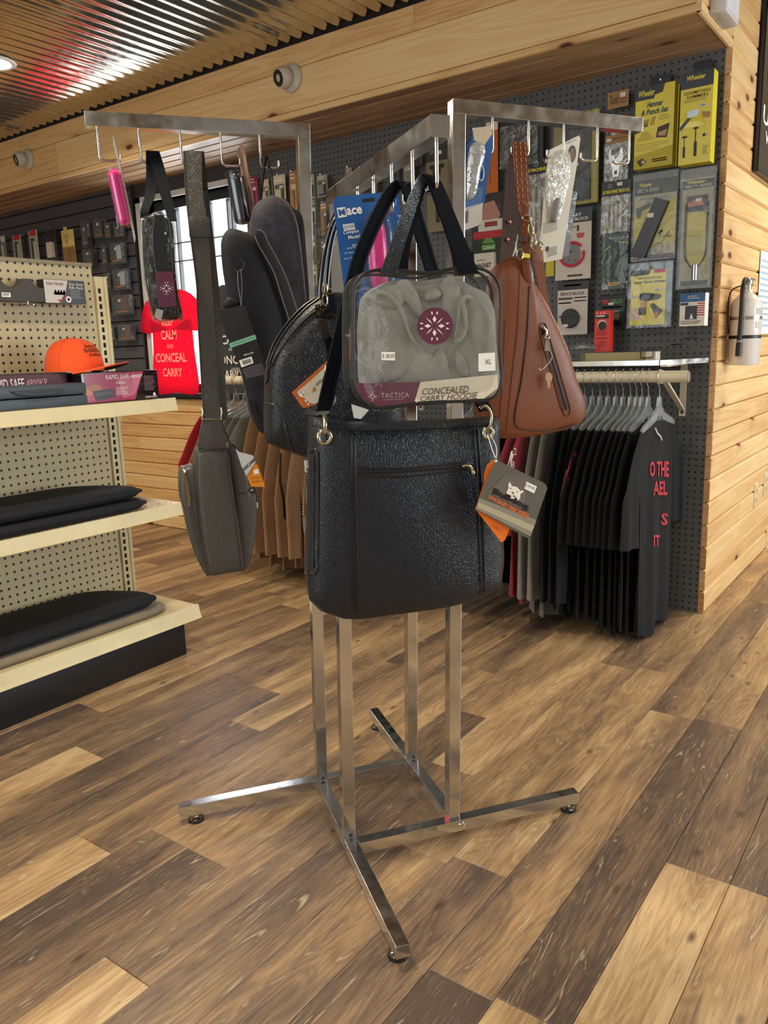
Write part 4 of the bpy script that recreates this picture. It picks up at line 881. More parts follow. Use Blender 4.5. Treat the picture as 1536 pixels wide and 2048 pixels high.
for i, (x, mt, lb, z0, kd) in enumerate(glist):
    t = thing('hanging_shirt', lb, 'shirt', (x, RY, RZ-.155), 'garments on the closet rod')
    long = kd in ('tan', 'dark', 'grey', 'pale') and i != 8
    b = garment(x, mt, z0, .20+.01*(i % 3), .36 if not long else .60, seed=i*3+1, long=long, thick=.0068 if kd in ('black', 'dark') else .010, lean=.008 if kd == 'black' else .0); b.build('shirt_body', t, smooth=60)
    g = thing('clothes_hanger', 'clear hanger with steel hook under the '+hl[i], 'hanger', (x, RY, RZ-.06), 'hangers on the closet rod')
    hanger_mesh(x).build('hook', g, smooth=60); hanger_body(x).build('shoulder_bar', g, smooth=0)
    if i == 0:
        so = [c for c in t.children][0]; sf = Surf(so); pr = MB(); pm_ = M('#b3303c', .7)
        def sft(txt, x0, y0, x1, y1, mb, mat, sf=sf, bold=.03, lift=.003):
            v, f_, _ = text_mesh(txt, bold); mb.add([sf.hit(x0+(x1-x0)*u, y1-(y1-y0)*w_, lift) for u, w_ in v], f_, mat)
        sft('O THE', 1298, 922, 1336, 954, pr, pm_); sft('AEL', 1305, 962, 1333, 990, pr, pm_); sft('S', 1321, 1026, 1334, 1050, pr, pm_); sft('IT', 1306, 1070, 1318, 1092, pr, pm_); pr.build('red_print', t, smooth=0)
        m = MB(); m.tube([sf.hit(1309, 856, .002), sf.hit(1312, 866, .004), sf.hit(1318, 874, .006), sf.hit(1320, 880, .006)], .003, WHT, 6); m.build('neck_tag', t)
    if i == 8:
        so = [c for c in t.children][0]; sf = Surf(so); pr = MB(); pm2 = M('#7a2030', .7)
        sft('AR THE', 1128, 905, 1165, 940, pr, pm2, sf); sft('TA', 1132, 955, 1150, 975, pr, pm2, sf); pr.build('red_print', t, smooth=0)
    if i == 14:
        so = [c for c in t.children][0]; sf = Surf(so); pr = MB()
        sft('22', 1021, 896, 1032, 910, pr, WHT, sf, .01); sft('8', 1019, 922, 1028, 936, pr, WHT, sf, .03); pr.build('white_print', t, smooth=0)
    if i == 21:
        so = [c for c in t.children][0]; sf = Surf(so); m = MB(); m.tube([sf.hit(561, 906, .004), sf.hit(558, 960, .006), sf.hit(565, 1000, .006), sf.hit(567, 1036, .006)], .0045, BLK, 6); m.build('drawcord', t, smooth=60)
# ================= ON THE PINE WALL =================
fx = thing('fire_extinguisher', 'white wall-mounted fire extinguisher with black hose on the pine wall', 'fire extinguisher', (XC+.06, 3.58, .96))
q_ = onx(1486, 732, XC+.062); ex, ey, zb1 = XC+.062, q_[1], q_[2]+.004; FW = M('#dedad2', .25, coat=.4)
m = MB(); m.lathe([(.052, 0), (.057, .006), (.057, .20), (.056, .222), (.048, .245), (.032, .262), (.020, .270), (.019, .282)], (ex, ey, zb1), FW, 32); m.build('cylinder', fx, smooth=50)
m = MB(); m.lathe([(.0575, .10), (.0578, .1005), (.0578, .112), (.0575, .1125)], (ex, ey, zb1), BLK, 32); m.build('bracket_strap', fx); m = MB(); m.lathe([(.0573, .170), (.0577, .1705), (.0577, .182), (.0573, .1825)], (ex, ey, zb1), M('#a8a29a', .3, .8), 32); m.build('metal_band', fx)
m = MB(); m.lathe([(.014, .28), (.014, .30), (.018, .302), (.018, .316), (.006, .318)], (ex, ey, zb1), CHROME2, 16); m.abox(ex-.01, ex+.01, ey-.015, ey+.075, zb1+.318, zb1+.325, CHROME2); m.abox(ex-.008, ex+.008, ey, ey+.07, zb1+.298, zb1+.303, CHROME2); m.lathe([(.012, 0), (.012, .008)], (ex, ey+.012, zb1+.305), CHROME2, 14, ax=(1, 0, 0)); m.build('valve_and_lever', fx, smooth=40)
m = MB(); m.tube(smoothpts([(ex, ey-.01, zb1+.312), (ex-.004, ey-.032, zb1+.318), (ex-.004, ey-.062, zb1+.28), (ex-.002, ey-.070, zb1+.2), (ex-.004, ey-.068, zb1+.12), (ex-.006, ey-.067, zb1+.06)], 4, False), .0085, BLK, 12); m.build('hose', fx, smooth=60)
m = MB(); m.tube([(ex-.005, ey-.067, zb1+.088), (ex-.005, ey-.067, zb1+.094)], .0095, M('#8c8a88', .4), 12); m.tube([(ex-.005, ey-.067, zb1+.085), (ex-.006, ey-.067, zb1+.035)], .0105, BLK, 12); m.build('nozzle', fx, smooth=60)
m = MB(); m.tube(smoothpts([(ex-.01, ey-.01, zb1+.30), (ex-.045, ey-.035, zb1+.285), (ex-.055, ey-.045, zb1+.25), (ex-.056, ey-.04, zb1+.2), (ex-.052, ey-.035, zb1+.12)], 4, False), .003, M('#3a1014', .4), 6); m.build('pull_cord', fx, smooth=60)
for k, (dz, mt) in enumerate(((.20, '#b8b2a8'), (.15, '#c9c4ba'))):
    m = MB(); P = [[(ex+.0578*math.cos(a), ey+.0578*math.sin(a), zb1+z) for a in np.linspace(-.7, .5, 12)] for z in (dz-.012, dz+.012)]; m.grid(P, M(mt, .5)); m.build('label_panel', fx)
# signs and plates
sg = thing('wall_sign', 'black glossy sign with white lettering high on the pine wall', 'sign', (XC+.02, 4.0, 1.7))
SY = 3.60; f = Fr((XC+.022, SY, 2.40), (0, .9, 0), (0, 0, -.665), (1, 0, 0)); f.slab(.018, M('#0c0d10', .15, coat=.5), w_=0)
f.text('US', .03, .63, .24, .735, WHT, bold=.02); f.text('W', .10, .76, .22, .83, WHT, bold=.02); f.poly([(.075, .42), (.09, .30), (.13, .22), (.4, .2), (.4, .58), (.14, .58), (.09, .54)], M('#cfd2d6', .3), .0012); f.take().build('sign_face', sg, smooth=0)
m = MB(); m.bar((XC+.012, SY-.004, 2.405), (XC+.012, SY-.004, 1.73), .024, .008, M('#1d1a18', .4), up=(1, 0, 0)); m.bar((XC+.012, SY-.004, 1.732), (XC+.012, SY+.9, 1.732), .024, .008, M('#1d1a18', .4)); m.build('sign_frame', sg)
s2 = thing('paper_notice', 'small pale blue and white notice at the right edge of the pine wall', 'notice', (XC+.01, 4.05, 1.1))
p = onx(1523, 500, XC+.006); q = onx(1523, 668, XC+.006); f = Fr(p, (0, .3, 0), (0, 0, q[2]-p[2]), (1, 0, 0)); f.slab(.003, M('#dfe8ee', .5), w_=0); f.lines(.03, .1, .9, .95, 12, M('#9db8cc', .5), .4); f.take().build('sheet', s2, smooth=0)
def outlet(px, py, label, grp=None, yy=None):
    p = onx(px, py, XC+.004) if yy is None else V3(XC+.004, *yy); t = thing('outlet_plate', label, 'outlet', p, grp); m = MB(); m.abox(XC-.002, XC+.006, p[1]-.034, p[1]+.034, p[2]-.057, p[2]+.057, M('#d9c9a6', .4)); m.build('cover_plate', t, bevel=.002, smooth=20)
    m = MB()
    for dz in (-.022, .022): m.lathe([(.0165, 0), (.0165, .002)], (XC+.006, p[1], p[2]+dz), M('#cdbd98', .4), 16, ax=(1, 0, 0)); m.abox(XC+.008, XC+.0085, p[1]-.008, p[1]-.005, p[2]+dz-.004, p[2]+dz+.006, BLK); m.abox(XC+.008, XC+.0085, p[1]+.005, p[1]+.008, p[2]+dz-.004, p[2]+dz+.006, BLK)
    m.build('sockets', t, smooth=20)
outlet(1512, 990, 'cream wall outlet on the pine wall, nearer of the pair'); outlet(1531, 968, 'cream wall outlet on the pine wall, farther of the pair')
outlet(1536, 1075, 'pale outlet cover low on the pine wall at the right edge')
em = thing('emergency_light', 'pale plastic emergency light box at the top of the pine wall', 'light fitting', (XC+.02, 3.4, 2.30)); p = onx(1440, 22, XC+.03); q = onx(1482, 2, XC+.03)
m = MB(); m.abox(XC+.0005, XC+.05, p[1]-.01, p[1]+.16, p[2]-.005, p[2]+.09, M('#c9c8c8', .35)); m.build('housing', em, bevel=.004, smooth=20); m = MB(); m.abox(XC+.0495, XC+.0515, p[1]+.0, p[1]+.15, p[2]+.008, p[2]+.08, M('#dfe6ec', .2)); m.build('lens', em)
# dome cameras on the fascia
def cctv(px, py, label):
    p = ony(px, py, YF-.0); t = thing('dome_camera', label, 'security camera', p); m = MB(); wc = M('#b9b2a4', .4)
    m.lathe([(.056, 0), (.058, .012), (.054, .018), (.040, .024)], p, wc, 32, ax=(0, -1, 0)); m.build('mount_ring', t, smooth=40)
    d = unit((-.22, -.93, -.26)); c = p+V3(-.012, -.046, -.002); m = MB(); prof = [(.043*math.sin(a), -.043*math.cos(a)) for a in np.linspace(.05, 1.75, 12)]+[(.038, .021), (.033, .026)]; m.lathe(prof, c, wc, 28, ax=d); m.build('eyeball', t, smooth=50)
    m = MB(); m.lathe([(.0335, .025), (.0315, .028), (.016, .029), (.0155, .025), (.001, .0245)], c, M('#0d0e10', .15), 24, ax=d); m.build('lens', t, smooth=40); return t
cctv(585, 158, 'white dome security camera in the middle of the pine fascia'); cctv(58, 320, 'white dome security camera at the left end of the pine fascia')
# ================= GOODS ON THE GREY PEGBOARD =================
YEL = M('#e3d312', .35, coat=.3); YEL2 = M('#c9bd2a', .4); NVY = M('#111a24', .4); GRYC = M('#8d8f8a', .5); REDM = M('#c8202c', .4); STL = chrome('tool_steel', '#c4c6c6', .25, .2); KRF = M('#a98252', .6); CLR = BLI
YW2 = YW-.005
def cardp(name, a, b, y, label, draw, mat, th=.002, rc=0, hk=True, cat='package', group=None, part='card'):
    f = WP(a, b, y); t = thing(name, label, cat, f.P(.5, 1, 0), group); f.slab(th, mat, rc, 0); f.take().build(part, t, smooth=0)
    draw(f, t)
    if f.mb.f: f.take().build('print', t, smooth=0)
    if hk: peg(t, f.P(.5, 0)[0], f.P(0, .03)[2], YW2, YW2-y+.012)
    return t
def prt(f, t, name, bev=0, smooth=0): f.take().build(name, t, smooth=smooth, bevel=bev)
STK = M('#e6e2da', .6)
def sticker(f, u, v, su=.18, sv=.035): f.rect(u, v, u+su, v+sv, STK, .0022); f.lines(u+su*.1, v+sv*.25, u+su*.9, v+sv*.8, 1, M('#666666', .6), .6, 1, .0026)
# yellow boxes
def ybx(a, b, y, dep, label, deco, hdr=.0, name='boxed_tool_set'):
    f = WP(a, b, y); t = thing(name, label, 'box', f.P(.5, 1, 0)); f.boxout(0, hdr, 1, 1, -dep, 0, YEL); prt(f, t, 'carton', .001)
    if hdr: f.boxout(0, 0, 1, hdr, -dep, .0001, NVY); prt(f, t, 'header', .001)
    f.boxout(.25, -.16, .78, 0, -dep, -dep+.002, NVY); prt(f, t, 'hang_tab')
    deco(f, t); f.take().build('print', t, smooth=0); peg(t, f.P(.5, 0)[0], f.P(0, -.1)[2], YW2, .03); return t
def dq1(f, t):
    f.poly([(0, .0), (.75, .0), (.70, .10), (.5, .12), (.48, .16), (0, .16)], NVY, .0008); f.text('Wheeler', .08, .04, .5, .12, YEL, bold=.02, shear=.2)
    tl_ = M('#1f5a68', .5); f.text('Hammer', .30, .19, .72, .26, tl_, bold=.03, shear=.3); f.text('& Punch Set', .16, .28, .86, .35, tl_, bold=.03, shear=.3)
    dk_ = M('#3c3010', .5); f.poly([(.6, .52), (.9, .49), (.84, .66), (.56, .64)], M('#3b2a2a', .5)); f.poly([(.63, .58), (.85, .56), (.8, .64), (.6, .62)], M('#b9a27a', .5), .0012)
    for k in range(5): f.poly([(.20+k*.04, .40), (.215+k*.04, .40), (.27+k*.015, .49), (.255+k*.015, .49)], dk_)
    for k in range(2): f.poly([(.46+k*.06, .38), (.48+k*.06, .38), (.42+k*.06, .48), (.40+k*.06, .48)], M('#4a2020', .5))
    for k in range(11): f.poly([(.28+(k-5)*.012, .55), (.285+(k-5)*.012, .55), (.285+(k-5)*.045, .66), (.27+(k-5)*.045, .66)], M('#a89a3a', .5))
    f.lines(.62, .38, .92, .45, 3, dk_, .2, 1); f.lines(.04, .70, .9, .80, 4, dk_, .15, 2); f.poly([(.0, .84), (1, .76), (1, 1), (0, 1)], M('#c3b634', .5)); f.poly([(.08, .90), (.22, .87), (.34, .92), (.18, .98)], M('#4a3a22', .5), .0012); f.poly([(.2, .91), (.27, .9), (.3, .93), (.22, .94)], M('#d9cf9a', .5), .0016)
    f.lines(.48, .90, .88, .95, 2, M('#5a4422', .5), .5, 6)
ybx((1272, 178), (1344, 328), 3.11, .055, 'large yellow hammer and punch set box, top row left of two', dq1, .0)
def dq2(f, t):
    f.rect(0, 0, 1, .17, NVY, .0008); f.text('Wheeler', .18, .03, .75, .085, YEL, bold=.02, shear=.2); f.lines(.1, .10, .9, .16, 3, M('#6a8fb0', .5), .4); dk_ = M('#3c3010', .5)
    f.text('GUNSMITHING', .1, .20, .92, .235, dk_, bold=.01); f.text('HAMMERS', .2, .245, .86, .28, dk_, bold=.01); f.lines(.12, .29, .85, .33, 2, dk_, .25)
    f.poly([(.0, .58), (.35, .45), (.4, .48), (.05, .62)], M('#2a2d30', .4)); f.poly([(.22, .42), (.55, .40), (.62, .44), (.56, .48), (.26, .49)], M('#8f9698', .3, .7), .0012); f.poly([(.68, .44), (.95, .46), (.92, .52), (.72, .51)], M('#b98a52', .5))
    for x, y0, y1, wd in ((.16, .68, .92, .05), (.5, .60, .92, .07)):
        f.rect(x, y0, x+wd*.5, y1, dk_); f.rect(x-.06, y0, x+.1, y0+.02, dk_); f.rect(x-.02, y0+(y1-y0)*.5, x+wd, y1, M('#1c1c1c', .5), .0012)
    f.disc(.78, .70, .05, BLK); f.disc(.88, .70, .04, M('#d9c8a8', .4)); f.lines(.75, .82, .92, .92, 5, dk_, .3); sticker(f, .62, .36, .25, .03)
ybx((1363, 150), (1420, 322), 3.10, .055, 'tall yellow gunsmithing hammers box, top row next to the corner', dq2, .0)
# hanging blisters
def kraft(f, t):
    f.text('Tools', .1, .2, .5, .75, M('#3a2418', .6), shear=.3); f.lines(.55, .5, .95, .85, 2, M('#5a3a24', .6), .3); f.rect(.6, .15, .85, .4, STK)
cardp('kraft_card', (1216, 186), (1257, 211), 3.14, 'small kraft header card at the top of the pegboard', kraft, KRF)
def kbag(f, t):
    f.rect(0, 0, 1, .18, KRF, .0008); f.text('Wrench', .3, .05, .9, .12, M('#5a2a1c', .6)); f.rect(.06, .07, .25, .13, STK, .0016); prt(f, t, 'header_print')
    f.boxout(.0, .19, 1, 1, -.004, .014, BAG); prt(f, t, 'clear_bag', .002)
    o_ = [(.18, .42), (.22, .32), (.30, .30), (.30, .42), (.40, .52), (.55, .52), (.66, .42), (.68, .30), (.76, .33), (.80, .44), (.78, .58), (.66, .68), (.62, .92), (.38, .92), (.36, .70), (.22, .58)]
    f.mb.prism([f.P(u, v, .002) for u, v in o_], f.N*.006, STL); prt(f, t, 'crowfoot_wrench'); f.rect(.44, .78, .56, .86, BLK, .0086)
cardp('wrench_pack', (1211, 273), (1256, 358), 3.14, 'bagged steel crowfoot wrench under a kraft header card', kbag, BAG, th=.001)
cardp('red_header_pack', (1215, 236), (1257, 273), 3.15, 'small clear pack with red header just above the steel wrench', lambda f, t: (f.rect(0, 0, 1, .35, M('#8c2028', .5)), f.rect(.2, .3, .55, .85, WHT, .001), f.rect(.28, .42, .46, .7, M('#555a5c', .5), .0016), prt(f, t, 'print'), f.boxout(0, .1, 1, 1, .0, .01, BAG), prt(f, t, 'clear_bag')), M('#4a4c50', .5))
def jem(f, t, hv=.28):
    f.rect(0, 0, 1, hv, NVY, .0008); f.text('JE MACHINE TECH U.S.', .04, hv*.58, .96, hv*.88, M('#f0e21c', .5), bold=.03); f.disc(.28, hv*.3, .07, M('#8a9096', .5), .0012, r0=.6); f.rect(.52, hv*.12, .7, hv*.36, STK, .0012); prt(f, t, 'header_card')
    f.boxout(.02, hv, .95, 1, -.003, .014, BAG); prt(f, t, 'clear_bag', .002); rn = random.Random(3)
    for k in range(4): f.boxout(.2+k*.15, hv+.15, .28+k*.15, .9, .002, .008, M('#b9b4ac', .4))
    prt(f, t, 'small_parts')
cardp('parts_bag', (1204, 366), (1260, 463), 3.14, 'clear parts bag under a black header with yellow lettering, right of the white clamshell', jem, BAG, th=.001)
cardp('parts_bag', (1052, 322), (1124, 500), 3.14, 'larger clear parts bag with black and yellow header behind the purse strap', lambda f, t: jem(f, t, .16), BAG, th=.001)
def oval(f, t):
    gr = M('#1f4a38', .4); f.poly(rrect(.018, .046, .108), gr, .001)
    o_ = [(.5+.44*math.copysign(abs(math.cos(a))**.6, math.cos(a)), .5+.47*math.copysign(abs(math.sin(a))**.8, math.sin(a))) for a in np.linspace(0, 2*math.pi, 40)[:-1]]
    f.mb = MB(); f.poly(o_, gr, .0012); f.text('Remington', .26, .09, .78, .135, WHT, .002, shear=.2); f.poly([(.1, .3), (.45, .19), (.46, .2), (.1, .32)], M('#d9c86a', .5), .0015); f.rect(.5, .19, .92, .2, M('#d9c86a', .5), .0015)
    f.lines(.25, .88, .75, .95, 3, M('#c9a03a', .5), .6, 2, .0015); sticker(f, .3, .42, .24, .05); prt(f, t, 'green_card')
    f.mb.prism([f.P(u, v, .002) for u, v in ((.30, .28), (.42, .18), (.58, .18), (.66, .3), (.62, .6), (.68, .8), (.50, .84), (.28, .8), (.36, .6))], f.N*.008, M('#16241e', .4)); prt(f, t, 'tool')
    f.mb.prism([f.P(.5+(u-.5)*1.1, .5+(v-.5)*1.05, .0) for u, v in o_], f.N*.014, CLR); prt(f, t, 'clear_shell', 0, 40)
cardp('oval_blister', (1206, 466), (1254, 576), 3.14, 'oval green blister pack with a slim tool', oval, CLR, th=.0006)
def tru(f, t):
    f.rect(0, 0, 1, 1, BLK, .0006); f.text('TRU', .06, .16, .42, .30, REDM, bold=.04); f.text('GLO', .46, .16, .90, .30, M('#3f9a4a', .4), bold=.04); f.rect(0, .02, 1, .035, WHT); f.lines(.1, .38, .9, .46, 1, GRYC, .5); f.rect(.35, .26, .55, .33, STK, .0016); prt(f, t, 'black_card')
    f.boxout(.12, .5, .96, .92, .001, .014, CLR); f.boxout(.35, .6, .8, .8, .002, .008, M('#7a7c7e', .4)); prt(f, t, 'blister')
cardp('sight_pack', (1200, 590), (1249, 652), 3.15, 'black card with red and green lettering behind the red tube box', tru, BLK)
def dred(f, t):
    f.rect(.05, .1, .9, .2, BLK, .0008); f.lines(.1, .115, .85, .19, 1, WHT, .4, 1, .0012); f.disc(.48, .34, .3, M('#e8c8b8', .5)); f.disc(.5, .37, .27, BLK, .0012); f.lines(.15, .5, .85, .62, 3, M('#8c1014', .5), .4); f.rect(.1, .66, .85, .68, BLK); f.lines(.2, .75, .8, .9, 3, M('#8c1014', .5), .4)
    for u in (.15, .4, .6): f.disc(u, .06, .05, M('#f0b0a0', .5))
t = cardp('red_tube_box', (1190, 622), (1219, 703), 3.05, 'narrow red box standing on the wall shelf', dred, M('#d83024', .4), th=.035, hk=False)
def delta1(f, t):
    f.rect(.03, .1, .97, .98, M('#b9b59a', .5), .0006); f.poly([(.03, .45), (.97, .3), (.97, .8), (.03, .9)], M('#cdbf3a', .5), .0009); f.rect(.03, .07, .97, .24, M('#33353a', .5), .001); f.text('Wheeler', .14, .10, .42, .145, YEL, bold=.02, shear=.2); f.text('DELTA SERIES', .1, .165, .58, .205, M('#b9b6a8', .5), bold=.02)
    f.text('AR Armorer Bench Block', .15, .26, .85, .30, M('#4a7a96', .5)); f.text('Pin Kit', .3, .31, .7, .345, M('#4a7a96', .5)); f.poly([(.06, .38), (.4, .33), (.42, .37), (.22, .42), (.18, .5), (.1, .5)], M('#5a5850', .5), .0012); f.rect(.03, .93, .97, .98, M('#3a3c44', .5), .001); prt(f, t, 'printed_card')
    f.mb.prism([f.P(u, v, .004) for u, v in ((.54, .29), (.83, .345), (.34, .965), (.0, .93))], f.N*.02, M('#141a28', .35)); f.rect(.38, .46, .52, .51, STK, .0245); prt(f, t, 'black_tool_bar', .0006)
    m = MB(); m.tube([f.P(.62+.09*math.cos(a), .86+.06*math.sin(a), .008) for a in np.linspace(0, 6.28, 14)[:-1]], .0022, STL, 6, closed=True); m.tube([f.P(.66, .82, .008), f.P(.86, .68, .01)], .003, STL, 6); m.tube([f.P(.6, .72, .008), f.P(.9, .74, .01)], .003, M('#c9bb60', .3, .6), 6); m.tube([f.P(.62, .7, .008), f.P(.7, .66, .01)], .004, BLK, 6); m.build('small_tools', t, smooth=40)
    f.boxout(.0, .0, 1, 1, -.001, .012, CLR); prt(f, t, 'blister')
cardp('tool_blister', (1268, 352), (1351, 517), 3.13, 'yellow and grey blister with a slanting black tool bar', delta1, M('#6d7076', .5))
def delta2(f, t):
    f.rect(.06, .08, .94, .97, M('#aaa68a', .5), .0006); f.rect(.06, .09, .94, .16, M('#2c2e30', .5), .001); f.text('Wheeler', .2, .095, .7, .12, YEL, bold=.02, shear=.2); f.text('DELTA SERIES', .12, .13, .9, .15, M('#b9b6a8', .5), bold=.02); f.rect(.2, .36, .8, .80, M('#cdc04a', .5), .001)
    f.rect(.2, .22, .8, .35, M('#4a4a50', .5), .001); f.poly([(.22, .27), (.6, .24), (.7, .3), (.25, .31)], M('#c9857a', .5), .0014); f.rect(.45, .245, .62, .27, STK, .002); f.lines(.28, .55, .72, .73, 12, M('#8a7d3a', .5), .3, 5, .0013); f.rect(.1, .93, .9, .97, M('#55585c', .5), .001); prt(f, t, 'printed_card')
    m = MB()
    for u in (.2, .82): m.tube(smoothpts([f.P(u, .28, .008), f.P(u, .5, .009), f.P(u+(.5-u)*.05, .72, .009), f.P(.5+(u-.5)*.3, .82, .009)], 3, False), .0032, M('#2a2c2e', .4, .5), 8)
    m.tube([f.P(.52, .8, .009), f.P(.52, .93, .009)], .011, STL, 12); m.build('wrench', t, smooth=40)
    f.boxout(.0, .0, 1, 1, -.001, .016, CLR); prt(f, t, 'blister')
cardp('long_tool_blister', (1363, 342), (1422, 575), 3.13, 'tall yellow blister with a long forked wrench beside the corner', delta2, M('#7a7d80', .5))
def laser(f, t):
    f.rect(.04, .10, .86, .98, YEL, .0008); f.poly([(.04, .10), (.5, .10), (.46, .18), (.04, .19)], NVY, .0012); f.text('Wheeler', .08, .115, .38, .165, YEL, bold=.02, shear=.2); f.rect(.58, .10, .84, .16, REDM, .0012)
    f.text('PROFESSIONAL', .2, .21, .78, .25, M('#33301a', .5), bold=.02); f.text('Laser Bore Sighter', .1, .265, .86, .33, M('#1f4a58', .5), bold=.03, shear=.25); f.lines(.18, .36, .8, .44, 3, M('#7a6a1c', .5), .3)
    f.rect(.02, .5, .28, .55, M('#c9c2a0', .5), .0014); f.poly([(.25, .48), (.36, .46), (.75, .50), (.78, .53), (.72, .58), (.4, .6), (.26, .58)], M('#2a2420', .5), .0016); f.rect(.28, .6, .42, .7, M('#c98a3a', .5), .0014); f.poly([(.04, .75), (.25, .68), (.3, .9), (.05, .88)], M('#e0c8b0', .5), .0012); f.rect(.24, .7, .42, .82, M('#2a2420', .5), .0018); f.poly([(.5, .66), (.58, .63), (.82, .76), (.66, .88)], M('#3a3024', .5), .0014); f.rect(.62, .78, .7, .88, M('#c98a3a', .5), .002); sticker(f, .6, .41, .18, .04); prt(f, t, 'printed_card')
    f.boxout(-.03, -.02, 1.02, 1.03, -.001, .014, CLR); prt(f, t, 'clamshell')
cardp('laser_clamshell', (1260, 530), (1341, 650), 3.12, 'bright yellow bore sighter card in a clear clamshell', laser, BLI, th=.001)
def flag(f, t):
    f.rect(0, 0, 1, .26, M('#1c5a9a', .4), .0008); f.lines(.3, .08, .8, .2, 2, WHT, .3, 1, .0012); f.rect(0, .27, 1, 1, WHT, .0006); f.rect(.02, .28, .34, .36, M('#20305a', .4), .001); f.rect(.22, .38, .70, .80, M('#141c2c', .4), .0012); f.poly([(.4, .78), (.48, .6), (.56, .78)], WHT, .0016)
    for k in range(6): f.rect(.7, .3+k*.07, 1, .335+k*.07, REDM, .001)
    f.lines(.05, .84, .9, .96, 3, M('#7a7f86', .5), .4)
cardp('small_flag_box', (1361, 588), (1408, 651), 3.11, 'small red, white and blue box low on the pegboard', flag, WHT, th=.05)
def smart(f, t):
    f.rect(0, 0, 1, .2, M('#26323a', .4), .0006); f.text('SMART', .28, .07, .72, .115, WHT, bold=.02); f.text('BENCH BLOCK', .12, .13, .92, .17, WHT, bold=.02); f.rect(0, .2, 1, 1, M('#cfc9c2', .5), .0006); f.rect(.6, .24, .66, .32, M('#33302c', .5), .001); f.rect(.45, .255, .62, .265, BLK, .001); f.poly([(.58, .35), (.82, .35), (.78, .42), (.62, .42)], M('#c24a50', .5), .001); f.rect(.35, .93, .78, .96, M('#4a2a2a', .5), .001); prt(f, t, 'printed_card')
    m = MB(); m.tube([f.P(.48+.33*math.cos(a), .64+.165*math.sin(a)*1, .008) for a in np.linspace(-.2, 5.6, 22)], .0055, M('#c8384a', .35), 8); m.build('red_ring', t, smooth=40)
    f.disc(.44, .64, .28, M('#7c7f86', .5), .003); f.disc(.44, .6, .03, BLK, .0036); f.disc(.4, .72, .02, BLK, .0036); f.disc(.56, .73, .02, BLK, .0036); prt(f, t, 'disc')
cardp('bench_block_card', (1112, 422), (1181, 556), 3.14, 'white card with red curved bench block', smart, M('#cfc9c2', .5), rc=.006)
def bench(f, t):
    f.rect(0, .0, 1, .15, M('#252a33', .4), .0006); f.lines(.2, .05, .8, .11, 1, M('#5a5f6a', .5), .5); f.rect(0, .15, 1, 1, M('#cbc5be', .5), .0006); f.text('BENCH BLOCK', .1, .19, .9, .25, M('#2a2624', .5), bold=.02); f.rect(.03, .29, .5, .33, M('#3a3230', .5), .001); f.lines(.55, .29, .98, .42, 2, M('#a39d96', .5), .3); f.lines(.03, .38, .48, .44, 1, M('#6a6460', .5), .4); prt(f, t, 'printed_card')
    c = f.P(.46, .69, .002); m = MB(); m.lathe([(.035, 0), (.038, .004), (.038, .014), (.034, .018), (.001, .018)], c, M('#2e3036', .5), 32, ax=f.N); m.build('round_block', t, smooth=40)
    f.rect(.12, .64, .8, .67, M('#1c1d21', .5), .0206); f.disc(.3, .72, .04, BLK, .0206); f.disc(.6, .6, .03, BLK, .0206); f.rect(.26, .80, .42, .85, STK, .0206); prt(f, t, 'block_grooves')
cardp('bench_block_card', (1116, 566), (1174, 668), 3.13, 'white card with a round black bench block', bench, M('#cbc5be', .5), rc=.005)
def tray(f, t):
    f.rect(0, 0, 1, 1, M('#b3a644', .5), .0006); f.rect(.0, .02, .3, .5, M('#8f8a5a', .5), .0009); prt(f, t, 'yellow_frame'); f.boxout(.3, .08, .84, .96, .001, .018, M('#10161e', .35)); f.rect(.42, .55, .6, .58, STK, .019); prt(f, t, 'black_tray'); f.boxout(0, 0, 1, 1, 0, .02, CLR); prt(f, t, 'blister')
cardp('tray_blister', (1108, 236), (1196, 404), 3.14, 'black tool tray in a yellow-framed blister behind the right arm', tray, M('#8f8646', .5))
def blackbag(f, t):
    f.rect(0, 0, 1, .22, NVY, .0008); f.disc(.3, .12, .07, M('#7a8088', .5), .0012, r0=.5); f.rect(.46, .09, .58, .15, STK, .0012); prt(f, t, 'header_card'); f.boxout(0, .22, .9, 1, 0, .012, BAG); f.boxout(.1, .3, .7, .92, .001, .006, M('#34363c', .5)); prt(f, t, 'clear_bag')
cardp('parts_bag', (1002, 232), (1086, 326), 3.14, 'black-headed parts bag above the purse strap', blackbag, M('#30333a', .5), th=.001)
cardp('orange_card', (972, 246), (996, 386), 3.14, 'orange carded tool behind the blue card on the right post', lambda f, t: (f.rect(.1, .1, .9, .95, M('#c8681c', .4)), f.rect(.3, .4, .36, .85, M('#7a3a10', .5), .0012), f.rect(.0, .0, 1, .12, M('#d9d2c4', .4), .001)), M('#c8681c', .4), rc=.004)
def redw(f, t):
    f.rect(0, 0, 1, 1, M('#2b2426', .4), .0006); f.poly([(.1, .45), (.3, .2), (.7, .15), (.9, .45), (.7, .6), (.2, .6)], M('#c98a7c', .4), .001); f.rect(.2, .52, .95, .74, WHT, .0012); f.rect(.05, .74, .98, .97, REDM, .0014); f.rect(.4, .56, .8, .66, M('#a03030', .5), .0016); prt(f, t, 'printed_card'); f.boxout(.05, .1, .95, .98, 0, .018, CLR); prt(f, t, 'blister')
cardp('red_white_pack', (944, 392), (1008, 484), 3.14, 'red and white blister pack below the blue card', redw, M('#2b2426', .4))
